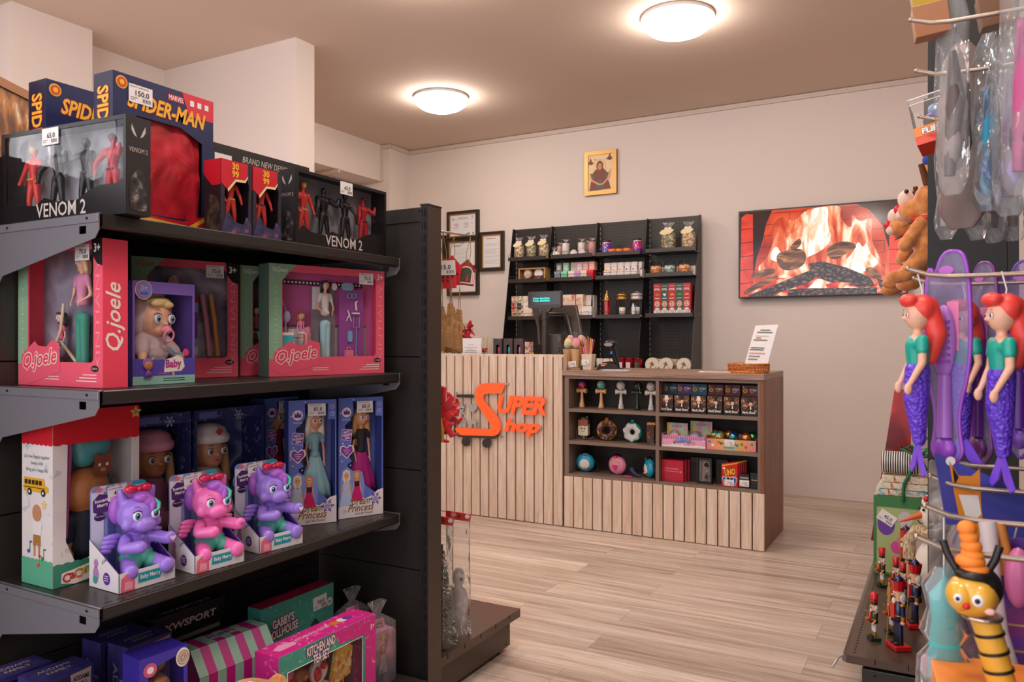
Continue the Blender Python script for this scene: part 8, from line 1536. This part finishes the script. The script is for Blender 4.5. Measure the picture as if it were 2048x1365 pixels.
q=Pz(1757,1143,NB);GNB=mat('#3a7a44',.5);t=thing('green_gift_box','tall green gift box with a pig print and 45.0 price label','gift box',(-.285,3.95,NB));W=.23;H=.36
g=G();g.box((0,0,0),(W,.16,H),mat('#a8b878',.5));g.plate([(0,0),(W,0),(W,H),(0,H)],GNB,-.002,.002,[[(.012,.012),(W-.01,.012),(W-.01,H-.05),(.012,H-.05)]]);g.obj('box_body',t,.002);g=G();g.disc((.052,-.0,H-.13),.036,.05,mat('#6a3a9a'));g.disc((.13,0,H-.10),.03,.035,mat('#c9c4cc'));g.disc((.10,0,.13),.03,.03,mat('#d84a9a'));g.disc((.115,0,.165),.02,.02,mat('#e87ab0'),nudge=.001);g.obj('printed_artwork',t);price(t,'45.0',.055,H-.10,.075,y=-.003,rot=-.55)
for i,(c,lab,rz)in enumerate((('#7ab0b8','pale blue patterned parcel lying directly on the green box',.03),('#c8ccb0','cream patterned parcel second in the pile on the green box',-.02),('#d8c0a0','cream and orange patterned parcel third in the pile',.02))):
 t=thing('wrapped_parcel',lab,'parcel',(-.275+.012*i,3.95,NB+H+.002+.030*i),rz,'flat parcels on the green box');g=G();g.box((0,0,0),(W-.02,.15,.029),noise_mat('parcel_'+c,[(.4,c),(.55,'#e6dcc8'),(.68,'#c87a4a'),(.8,'#4a7a5a')],30,3,dist=1));g.obj('parcel_body',t,.004)
t=thing('striped_tin','black and white striped roll on top of the parcels','gift roll',(-.235,3.98,NB+H+.148));m_,nt_,b_=nodes('black_white_stripes');wv_=N(nt_,'ShaderNodeTexWave',Scale=32.0);nt_.links.new(mapping(nt_),wv_.inputs['Vector']);nt_.links.new(ramp(nt_,wv_.outputs['Color'],[(.45,'#1c1a1a'),(.55,'#e9e2da')],'CONSTANT').outputs[0],b_.inputs['Base Color'])
g=G();g.cyl((-.02,.04,0),(.13,.04,0),.050,m_,n=28);g.obj('roll_body',t)
t=thing('green_ribbon','green satin ribbon tied over the parcels on the green box','ribbon',(-.13,3.943,NB+H));RIB=mat('#0f6a44',.25);g=G();g.tube([(-.035,-.004,-.02),(-.03,-.006,.06),(.03,.0,.19)],.008,RIB,6);g.obj('ribbon_band',t)
g=G();g.tube([(.03,0,.19),(.0,-.02,.235),(-.04,-.01,.225),(.03,0,.19)],.010,RIB,6);g.tube([(.03,0,.19),(.06,-.02,.225),(.09,-.01,.20),(.03,0,.19)],.010,RIB,6);g.tube([(.03,0,.19),(.06,-.02,.13)],.009,RIB,6);g.obj('ribbon_bow',t)
for i,(z,h_,lab)in enumerate(((NB,.55,'tall pale gift box standing behind the snowman'),(NB+.552,.085,'flat pale lid box with a white tag on top of it'))):t=thing('pale_gift_box',lab,'gift box',(-.135-.005*i,4.20,z),0,'pale gift boxes behind the snowman');g=G();g.box((0,0,0),(.24,.2,h_),mat('#c4b0a4',.6));g.shape([(.04,h_*.6),(.12,h_*.9),(.10,h_*.5)][::-1],(0,0,0),mat('#3a6a9a'));g.disc((.19,0,h_*.5),.035,.035 if i else .01,WHITE);g.obj('box_body',t,.002)
BAU=noise_mat('crimson_bauble_print',[(.3,'#1c0808'),(.5,'#7a1018'),(.62,'#c82a1c'),(.75,'#f07a2a')],5,2,.3,dist=.5);t=thing('bauble_gift_bag','tall crimson gift bag printed with glowing baubles leaning at the back','gift bag',(-.335,4.46,NB+.030),0,rot=(0,math.radians(8),0));g=G();g.box((0,0,0),(.20,.10,.80),BAU);g.disc((.13,0,.70),.055,.06,mat('#c8521a',.3));g.disc((.14,0,.55),.035,.035,mat('#8a3a1a',.3));g.disc((.12,0,.43),.02,.03,mat('#b8782a',.3));g.obj('bag_body',t,.003)
t=thing('green_print_bag','green printed gift bag standing beside the bauble bag','gift bag',(-.09,4.42,NB));g=G();g.box((0,0,0),(.10,.04,.92),mat('#6a9a5a',.5));g.disc((.03,0,.75),.02,.03,CREAM);g.shape(rr(.01,.52,.06,.60,.01),(0,0,0),RP);g.obj('bag_body',t,.003)
ar=Py(1846,382,3.45);t=thing('display_hook','black display arm above the plush reindeer','display hook',ar);g=G();g.box((0,0,-.02),(RX1-ar[0],.022,.022),mat('#3a3836',.5));g.cyl((.012,.01,.02),(.010,.01,.07),.006,BLACK);g.cyl((.03,.01,.02),(.028,.01,.065),.006,BLACK);g.tube([(0,.01,.0),(.012,.01,-.16),(.016,.01,-.2)],.006,BLACK);g.obj('arm_bar',t)
PLS=noise_mat('tan_plush',[(.3,'#b8692e'),(.6,'#d98d4c'),(.8,'#e6a468')],30,3,.9,bump=.4,sheen=.6)
def reindeer(u,v,y,s,label,rz):
 p=Py(u,v,y);t=thing('plush_reindeer',label,'plush toy',p,rz,'tan plush reindeer');k=s
 b=blob([('s',(0,0,.20*k),(.055*k,.05*k,.06*k)),('s',(0,-.05*k,.175*k),(.045*k,.05*k,.038*k)),('s',(0,0,.08*k),(.06*k,.055*k,.085*k)),('c',(-.045*k,-.01*k,.13*k),.022*k,(-.07*k,-.05*k,.06*k),.022*k),('c',(.045*k,-.01*k,.13*k),.022*k,(.07*k,-.05*k,.06*k),.022*k),('c',(-.03*k,-.01*k,.03*k),.03*k,(-.045*k,-.07*k,-.05*k),.024*k),('c',(.03*k,-.01*k,.03*k),.03*k,(.045*k,-.06*k,-.03*k),.024*k),('s',(-.045*k,-.09*k,-.055*k),(.024*k,.035*k,.022*k)),('s',(.045*k,-.085*k,-.035*k),(.024*k,.035*k,.022*k))],.005,'reindeer_body',PLS,t)
 g=G();g.sph((0,-.098*k,.185*k),(.018*k,.014*k,.016*k),mat('#d8183a',.4));g.obj('red_nose',b)
 blob([('s',(0,-.075*k,.215*k),(.028*k,.025*k,.03*k)),('s',(0,-.085*k,.165*k),(.03*k,.02*k,.02*k))],.004,'cream_muzzle',mat('#e8c8b8',.9,sheen=.4),b);g=G()
 for q in(-1,1):g.sph((q*.03*k,-.062*k,.235*k),.007*k,EYB);g.cyl((q*.03*k,0,.25*k),(q*.055*k,-.01*k,.31*k),.012*k,mat('#6a3c22',.9),.008*k,10)
 g.obj('eyes_and_antlers',b);g=G();g.tube([(.052*k*math.cos(a*PI/8),.05*k*math.sin(a*PI/8),.143*k)for a in range(16)],.008*k,RP,6,closed=True);leafmesh(g,(0,-.05*k,.14*k),(-.6,-.6,.1),.04*k,.010*k,LEAF,.1);leafmesh(g,(0,-.05*k,.14*k),(.6,-.6,-.3),.04*k,.010*k,LEAF,.1);g.obj('red_collar',b)
reindeer(1862,530,3.47,1.25,'tan plush reindeer hanging in front from the black arm',-1.9);reindeer(1835,548,3.70,1.15,'tan plush reindeer seen behind the front one',-1.5)
p=Py(1872,365,3.55);t=thing('plush_cluster_toy','orange plush with blue, green and pink trim above the black arm','plush toy',(p[0],p[1]+.06,p[2]+.04));blob([('s',(0,0,.02),(.06,.05,.05)),('s',(.01,0,.1),(.045,.04,.05))],.005,'plush_body',PLS,t);g=G();g.sph((-.02,-.03,.06),(.03,.02,.025),mat('#2a4a9a',.8));g.sph((.0,-.04,.08),(.02,.014,.02),mat('#1f8a6a',.8));g.sph((-.005,-.035,.11),(.028,.02,.03),mat('#e8d8b8',.8));g.sph((.01,-.03,.15),(.035,.02,.02),mat('#d86ab0',.8));g.obj('coloured_trim',t)
# ============================================================ near hooks on the right and what hangs there
HKM=mat('#a89888',.25,.85);no=(.33,1.6,0);t=thing('hook_wall_unit','near display unit at the right edge carrying rows of long steel hooks','shelving',no)
g=G();g.box(L(no,(.33,.55,0)),L(no,(.36,2.7,2.4)),PM);g.obj('back_panel',t);g=G();g.box(L(no,(.02,.55,.0)),L(no,(.33,2.7,.14)),STEELM);g.obj('plinth',t)
HK={}
for i,(u,v,y)in enumerate(((1822,40,1.30),(1833,142,1.42),(1838,233,1.62),(1816,538,1.18),(1828,557,1.45),(1872,912,1.40),(1861,953,1.18),(1850,1012,1.06),(1833,1074,.98))):
 a=Py(u,v,y);up=1 if v>0 else 0;zb_=a[2]-.012;g=G();g.tube([L(no,a),L(no,(a[0]+.025,y,zb_+.003)),L(no,(a[0]+.05,y,zb_)),L(no,(.33,y,zb_))],.0033,HKM,10);g.sph(L(no,a),.0037,HKM,10);g.obj('hook_arm',t);HK[i]=(a[0],y,zb_)
def hg(name,label,cat,i,u,grp=None,rz=0.0,rot=None):x=Py(u,0,HK[i][1])[0];return thing(name,label,cat,(x,HK[i][1],HK[i][2]),rz,grp,rot)
def mermaid(i,u,label,H=.24,rz=-1.35):
 t=hg('mermaid_doll',label,'doll',i,u,'mermaid dolls on the near hooks',rz);t.location.y-=.015;k=H/.24;O=-.032*k
 HRM=mat('#e8443a',.4);z0=O-.03*k
 b=blob([('s',(0,0,-.022*k),(.017*k,.018*k,.022*k)),('s',(0,-.018*k,-.027*k),(.003*k,.004*k,.003*k)),('c',(0,0,-.04*k),.006*k,(0,0,-.054*k),.007*k),('s',(0,0,-.06*k),(.021*k,.011*k,.012*k)),('c',(0,0,-.065*k),.014*k,(0,0,-.098*k),.011*k)]+[q for s in(-1,1)for q in(('c',(s*.021*k,0,-.058*k),.0065*k,(s*.026*k,-.002*k,-.09*k),.0055*k),('c',(s*.026*k,-.002*k,-.09*k),.0055*k,(s*.022*k,-.016*k,-.118*k),.004*k),('s',(s*.022*k,-.019*k,-.126*k),(.004*k,.006*k,.009*k)))],.0017,'doll_body',SKP,t);b.location=(0,0,O)
 face(b,(0,0,-.022*k),.018*k,'#2a3a8a',1.1,dep=.95,wide=.4)
 blob([('s',(0,.006*k,-.014*k),(.020*k,.018*k,.021*k)),('s',(0,-.012*k,-.002*k),(.017*k,.012*k,.010*k)),('c',(0,.014*k,-.01*k),.014*k,(.004*k,.024*k,-.05*k),.013*k),('c',(.004*k,.024*k,-.05*k),.013*k,(0,.018*k,-.085*k),.008*k)],.0018,'hair',HRM,b)
 blob([('s',(0,0,-.064*k),(.0235*k,.014*k,.011*k)),('c',(0,0,-.066*k),.0165*k,(0,0,-.100*k),.0135*k)]+[('c',(s*.020*k,0,-.058*k),.0085*k,(s*.023*k,-.001*k,-.072*k),.008*k)for s in(-1,1)],.0015,'teal_bodice',mat('#1fa08c',.35),b)
 blob([('c',(0,0,-.10*k),.017*k,(0,-.002*k,-.14*k),.017*k),('c',(0,-.002*k,-.14*k),.017*k,(0,.002*k,-.20*k),.009*k)],.002,'tail',noise_mat('violet_scales',[(0,'#4a2aa8'),(.6,'#6a40d0')],200,vor=True,rough=.3,bump=.4),b)
 g=G()
 for s in(-1,1):g.plate([(0,0),(s*.010*k,-.01*k),(s*.034*k,-.045*k),(s*.024*k,-.05*k),(s*.008*k,-.038*k),(0,-.02*k)][::-s],mat('#7a4ae0',.3),-.001,.002,o=(0,0,-.198*k))
 g.obj('tail_fin',b);g=G();g.disc((-.0168*k,-.004*k,-.112*k),.006*k,.006*k,WHITE,ax=(0,-1,0),ay=(0,0,1));g.obj('white_button',b)
 g=G();g.tube([(0,0,.003),(0,.006,-.02),(0,.004,O)],.001,WHITE,5);g.obj('hang_loop',t)
mermaid(3,1836,'mermaid doll with coral hair and violet tail, leftmost on the near hooks',.225,-1.25)
mermaid(4,1925,'mermaid doll mostly hidden behind the hairbrush packs',.25,-.6)
mermaid(3,2002,'mermaid doll with coral hair at the right edge of the picture',.235,-1.2)
RIM=mat('#9a4ac0',.3);PKF=film('tinted_blister',(.82,.74,.90,1),gloss=.2,wav=.8,ws=30,rough=.12,milky=.22,mc=(.62,.55,.8,1))
def pack(i,u,rz,label,W,H,rim='#9a4ac0',inner='#b070c8',lower=True):
 t=hg('hairbrush_pack',label,'blister pack',i,u,'rounded hairbrush blister packs',rz);t.location.y+=.025
 pr=[(-W*.28,.0),(-W*.42,.02),(-W*.5,-.03),(-W*.5,-H*.45),(-W*.25,-H*.68),(-W*.28,-H*.82),(-W*.36,-H*.9),(-W*.1,-H*.97),(0,-H),(W*.1,-H*.97),(W*.36,-H*.9),(W*.28,-H*.82),(W*.25,-H*.68),(W*.5,-H*.45),(W*.5,-.03),(W*.42,.02),(W*.28,.035),(-W*.1,.035)][::-1]
 for _ in range(2):pr=[q for j in range(len(pr))for q in((pr[j][0]*.75+pr[(j+1)%len(pr)][0]*.25,pr[j][1]*.75+pr[(j+1)%len(pr)][1]*.25),(pr[j][0]*.25+pr[(j+1)%len(pr)][0]*.75,pr[j][1]*.25+pr[(j+1)%len(pr)][1]*.75))]
 g=G();g.plate(pr,PKF,-.002,.004);g.obj('blister_card',t);g=G();g.tube([(q[0],0,q[1])for q in pr],.0028,mat(rim,.3),6,closed=True);g.obj('coloured_rim',t)
 g=G();g.sph((0,-.008,-H*.33),(W*.26,.009,H*.19),mat(inner,.35),18);g.cyl((0,-.006,-H*.5),(0,-.006,-H*.82),.008,mat(inner,.35),.010,12)
 for k in range(7):g.box((-W*.2,-.0185,-H*.22-k*H*.034),(W*.2,-.015,-H*.222-k*H*.034-.003),mat('#9a5ab8',.4))
 g.sph((0,-.006,-H*.88),(W*.24,.008,H*.06),mat(rim,.3),14);g.obj('hairbrush',t);g=G();g.disc((0,-.0025,.01),.010,.006,mat('#c06ac8'));g.rect((W*.15,-.0028,-H*.25),.016,H*.25,mat('#e88ab8'));g.obj('printed_logo',t)
pack(3,1895,-.55,'lilac rimmed brush pack beside the leftmost mermaid doll',.062,.262);pack(4,1963,-.95,'darker brush pack seen almost edge-on between the mermaids',.075,.30,'#7a3a80','#7a2a9a');pack(4,2044,-.5,'violet brush pack cut by the right picture edge',.06,.28,'#6a3aa0','#5a2a8a')
GB=film('grey_print_bag',(.50,.43,.40,1),gloss=.16,wav=.8,ws=24,rough=.22,milky=.6,mc=(.33,.25,.22,1));BB=film('clear_blue_bag',(.80,.88,.95,1),gloss=.4,wav=.9,ws=30,rough=.1,milky=.15)
def longbag(i,u,v1,W,rz,label,m,inner,ic):
 t=hg('long_toy_bag',label,'toy bag',i,u,'long clear toy bags on the upper hooks',rz);t.location.y+=.03*((u*3)%4-1.5);H=HK[i][2]-Py(u,v1,HK[i][1])[2];g=G();V=[];n=14;k=16
 for j in range(n+1):
  f=j/n;e=min(1,.35+f*6,.5+(1-f)*6)
  for a_ in range(k):a=2*PI*a_/k;V.append((W/2*math.cos(a)*e*(1+.05*math.sin(3*a+9*f)),.013*math.sin(a)*e*(1+.5*math.sin(2*a+14*f)),.06-f*(H+.06)))
 g.add(V,[(j*k+a_,(j+1)*k+a_,(j+1)*k+(a_+1)%k,j*k+(a_+1)%k)for j in range(n)for a_ in range(k)],m,True);g.obj('bag_film',t)
 g=G();g.tube([(0,0,-.03),(.004,.002,-H*.4),(-.004,0,-H*.88)],W*.25,mat(inner,.4),8,radii=[W*.12,W*.28,W*.16]);g.sph((0,0,-H*.7),(W*.3,.010,H*.12),mat(ic,.4),12);g.obj('toy_inside',t)
for a_ in((1,1925,450,.070,-.35,'grey printed bag nearest the left of the upper row, hiding others',GB,'#4a3c36','#8a7468'),(0,1905,380,.05,-.5,'narrow clear bag with dark wand at the top left',BAGF,'#5a4a48','#9a8a84'),(2,1893,474,.045,-.8,'pale bag with a pink toy hanging lowest at the left',BAGF,'#a89a98','#d82a80'),(1,1978,420,.05,-.6,'clear bag with a bright blue toy',BB,'#1f9ac0','#2a7ab8'),(2,1955,482,.05,-.9,'crumpled bag end between grey and blue bags',BAGF,'#5a3c38','#3a2a28'),(1,2016,440,.055,-.5,'bag with violet toy, right of the blue one',BAGF,'#4a2a5a','#8a6ac8'),(0,2040,400,.06,-.5,'pink and purple bag at the right picture edge',BAGF,'#b84a80','#3a2a4a'),(2,1990,484,.05,-.8,'bag with brown striped toy, low behind the blue one',BAGF,'#4a4030','#6a3a5a'),(2,2030,480,.05,-.7,'crumpled clear bag low at the right',BAGF,'#5a4434','#7a6a4a')):longbag(*a_)
def toybox(i,u,v0,v1,W,D,rz,label,c1,c2,tilt=0):
 y=HK[i][1];a=Py(u,v0,y+.03);b_=Py(u,v1,y+.03);H=a[2]-b_[2];t=thing('hanging_toy_box',label,'toy box',(b_[0],y+.03,b_[2]),0,'boxes hanging above the near hooks',rot=(0,tilt,rz));g=G();g.box((0,0,0),(W,D,H*.55),c1);g.obj('card_box',t,.001);g=G();g.box((.002,.002,H*.55),(W-.002,D-.002,H*.98),c2);g.obj('clear_upper',t);return t,H
t,H=toybox(0,1832,-40,76,.048,.03,.1,'brown and amber box hanging at the top left of the hooks',mat('#a87048',.4),mat('#b8921a',.25),-.12);t,H=toybox(0,1965,-60,56,.045,.03,.1,'brown shiny box hanging at the top right of the hooks',mat('#7a5436',.3),mat('#8a2a20',.3),-.15)
y=1.66;a=Py(1834,292,y);t=thing('toy_car_box','orange and red clear-lidded toy car box reading FLIP CARS','toy box',(a[0],y,a[2]),0,None,rot=(math.radians(-10),-.20,-.1));g=G();OR=mat('#f07a1a',.35);g.box((0,0,0),(.095,.06,.016),mat('#d83a1a',.35));g.box((0,0,.016),(.095,.06,.036),OR);g.obj('card_base',t,.001);g=G();g.text('FLIP CARS',.015,(.048,0,.025),WHITE,bold=.05,w=.07,outline=BLACK,ow=.06);g.obj('lettering',t)
g=G();CL=film('pack_film',gloss=.05,wav=.1,rough=.15,milky=.10)
for q in([(0,0,.036),(.095,0,.036),(.095,0,.095),(0,0,.095)],[(0,.06,.036),(0,0,.036),(0,0,.095),(0,.06,.095)],[(0,0,.095),(.095,0,.095),(.095,.06,.095),(0,.06,.095)]):g.quad(q,CL)
g.tube([(0,0,.095),(.095,0,.095)],.0015,WHITE,6);g.tube([(0,0,.084),(.095,0,.084)],.001,WHITE,6);g.obj('clear_lid',t);g=G();g.sph((.045,.025,.058),(.028,.016,.012),mat('#5a4a9a',.3));g.sph((.065,.02,.07),(.014,.012,.012),mat('#c84a4a',.3));g.sph((.04,.02,.07),(.012,.012,.012),mat('#7a9ac0',.3));g.cyl((.028,.010,.046),(.028,.038,.046),.011,BLACK,n=16);g.obj('toy_car',t)
FOX=mat('#4a4a9a',.35);t=hg('fox_print_bag','blue header card bag printed with an orange fox and price label','toy bag',6,1900,None,.38)
g=G();g.plate([(-.02,.045),(.13,-.02),(.13,-.09),(.085,-.10),(.05,-.09),(.02,-.05),(-.005,-.05)][::-1],FOX,-.001,.002);g.obj('header_card',t);g=G();O=(.022,-.001,-.005);OG=mat('#e08a2a',.5)
g.shape([(-.024,.040),(-.012,.020),(.004,.020),(.014,.030),(.016,-.02),(.020,-.06),(.0,-.065),(-.012,-.03),(-.018,.0)],O,OG);g.shape([(-.020,.032),(-.012,.018),(-.017,.008)],O,BLACK,nudge=.001);g.shape([(-.012,-.005),(.012,-.005),(.016,-.03),(.0,-.045)],O,CREAM,nudge=.001);g.disc((-.0,-.001,.034),.006,.006,CREAM);g.obj('printed_fox',t);price(t,'12.0',.055,-.075,.042,y=-.003,rot=-.3)
g=G();g.lathe([(.012,-.04),(.03,-.08),(.034,-.14),(.028,-.2),(.022,-.22)],noise_mat('dark_maroon_toy',[(.3,'#2a1428'),(.6,'#6a2a4a'),(.8,'#a86a8a')],22,3,.25,dist=1),c=(.035,.012,0),n=18,sy=.5);g.obj('toy_inside',t);g=G();g.lathe([(.014,-.03),(.036,-.08),(.042,-.15),(.035,-.22),(.03,-.24)],BAGF,c=(.035,.012,0),n=18,sy=.5);g.obj('clear_bag',t)
t=hg('grey_foil_pack','grey foil pack hanging behind the fox print bag','toy bag',5,1898,None,.1);g=G();g.plate(rr(-.028,-.20,.03,.005,.006),noise_mat('grey_foil',[(.35,'#6a625a'),(.55,'#9a9088'),(.72,'#c8beb4')],14,2,.25,.3,dist=1.5,bump=.5),-.002,.006);g.obj('foil_body',t)
t=hg('blue_blister_pack','turquoise toy in a wavy clear blister beside the bee','blister pack',8,1880,None,.2);g=G();g.lathe([(.010,0),(.024,-.02),(.018,-.045),(.026,-.07),(.016,-.085),(.028,-.10),(.03,-.14),(.02,-.17)],film('aqua_blister',(.55,.85,.85,1),gloss=.4,wav=.3,ws=20,milky=.12),c=(.005,0,-.018),n=22,sy=.5);g.obj('blister_shell',t)
g=G();g.lathe([(.0001,-.01),(.016,-.03),(.014,-.06),(.018,-.09),(.016,-.13),(.0001,-.16)],grad('aqua_toy','Z',-.18,0,[(0,'#1a7ab0'),(.4,'#3ab0b0'),(1,'#9ad4d0')],.3),c=(.005,0,-.018),n=18,sy=.5);g.obj('toy_inside',t)
t=hg('red_tip_tube','clear tube with red tip and navy contents below the blue pack','blister pack',7,1888,None,.15);g=G();g.lathe([(.0001,0),(.012,-.004),(.016,-.02),(.008,-.035),(.0001,-.036)],mat('#e0242c',.3),c=(-.012,0,-.16),n=16);g.obj('red_tip',t);g=G();g.lathe([(.012,-.155),(.020,-.17),(.016,-.2),(.026,-.25),(.03,-.36)],BAGF,n=18);g.tube([(0,0,0),(0,0,-.16)],.001,WHITE,4);g.obj('clear_tube',t);g=G();g.lathe([(.0001,-.20),(.02,-.24),(.022,-.35)],mat('#123a5a',.4),n=16);g.obj('navy_contents',t)
BY=mat('#e0a83a',.3,coat=.3);BKG=mat('#1c1714',.4);c=Py(1945,1190,.92)
t=thing('bee_toy','yellow and black bee toy with orange ribbed antenna handle','toy',(c[0],.92,c[2]));k=.0235
g=G();g.sph((0,0,0),(k,k*.92,k*.98),BY,26);g.obj('head',t);blob([('s',(.004,.007,.006),(k*1.02,k*.95,k*1.02)),('s',(.0,.0,k*.9),(k*.75,k*.7,k*.3))],.0022,'black_cap',BKG,t);g=G()
g.sph((-k*.42,-k*.12,.0),(k*.62,k*.93,k*.72),BY,18);g.sph((k*.28,-k*.14,.0),(k*.66,k*.93,k*.74),BY,18);g.obj('face_mask',t)
g=G()
for x,r in((-.013,.0042),(.004,.0055)):g.sph((x,-k*1.02,.001),(r,.0018,r*1.1),WHITE,12);g.sph((x-.0005,-k*1.10,.001),(r*.45,.001,r*.5),BLACK,8)
g.sph((-.006,-k*1.03,-.006),(.0035,.003,.0035),RP,10);g.sph((.014,-k*.88,-.009),(.005,.002,.0035),mat('#e8b8a8',.5),10);g.tube([(-.015+.006*i,-k*1.0,-.013-.003*math.sin(i*PI/4))for i in range(5)],.0009,mat('#8a5a1a'),4);g.obj('face_features',t)
g=G();ORB=mat('#f0862a',.6)
for z,r,x in((.026,.013,.002),(.034,.014,-.002),(.040,.011,0),(.049,.010,-.001),(.058,.009,-.003),(.067,.009,-.005)):g.sph((x,0,z),(r,r*.9,.008),ORB,14)
g.obj('ribbed_antenna',t);g=G();
for s,x in((-1,-.022),(1,.02)):g.tube([(x*.5,.004,.018),(x,.008,.036),(x*1.2,.01,.05)],.004,BKG,8)
g.obj('feelers',t)
g=G()
for j in range(4):g.cyl((.010+.004*j,.006,-.022-.0175*j),(.0145+.004*j,.006,-.0375-.0175*j),.0135,BY,.0130,22);g.cyl((.0145+.004*j,.006,-.0370-.0175*j),(.0152+.004*j,.006,-.0400-.0175*j),.0142,BKG,n=22)
g.obj('striped_body',t);g=G();g.tube([(.008+.017*math.cos(a*PI/8),.006+.017*math.sin(a*PI/8),-.022)for a in range(16)],.0025,CHROME,8,closed=True);g.obj('silver_collar',t)
t=thing('orange_toy_box','orange cardboard box on which the bee toy sits','toy box',(Py(1883,1300,.98)[0],.865,c[2]-.30),0,rot=(0,0,.10));OB=noise_mat('orange_print_card',[(0,'#e8862a'),(.6,'#e2822c'),(.75,'#d8a060')],14,2,.4);g=G();g.box((.0,0,0),(.098,.125,.21),OB);g.obj('box_body',t,.001)
t=hg('white_strap_bag','white fabric strap with orange lining curving down to the right edge','strap',7,1975,None,0);g=G();g.tube([(0,0,.0),(.006,-.01,-.06),(.014,-.012,-.12),(.030,-.014,-.18),(.045,-.014,-.26)],.006,mat('#cfc0c0',.7),10,radii=[.010,.007,.006,.006,.006]);g.obj('white_band',t);g=G();g.tube([(.012,.0,.0),(.018,.004,-.03),(.016,.004,-.06)],.006,mat('#c8803a',.6),8);g.obj('orange_lining',t)
PST=noise_mat('violet_striped_card',[(.42,'#5a1a8a'),(.5,'#7a1a6a'),(.58,'#4a1a7a')],3,1,.4,sc=(1,1,9));t=hg('violet_card_pack','violet striped card pack at the right picture edge, below the fox bag','toy pack',7,2035,None,.1);g=G();g.plate(rr(-.022,-.235,.06,-.02,.004),PST,.012,.012);g.tube([(0,.018,-.02),(0,0,0)],.001,WHITE,4)
for z in(-.12,-.15,-.18):g.box((-.021,.0115,z),(.06,.0119,z+.002),mat('#b8924a',.5))
g.obj('card_body',t);g=G();g.sph((.0,-.004,-.06),(.014,.012,.035),mat('#c86a9a',.3));g.sph((.02,-.004,-.07),(.012,.012,.03),mat('#8a4ab8',.3));g.obj('toy_inside',t)
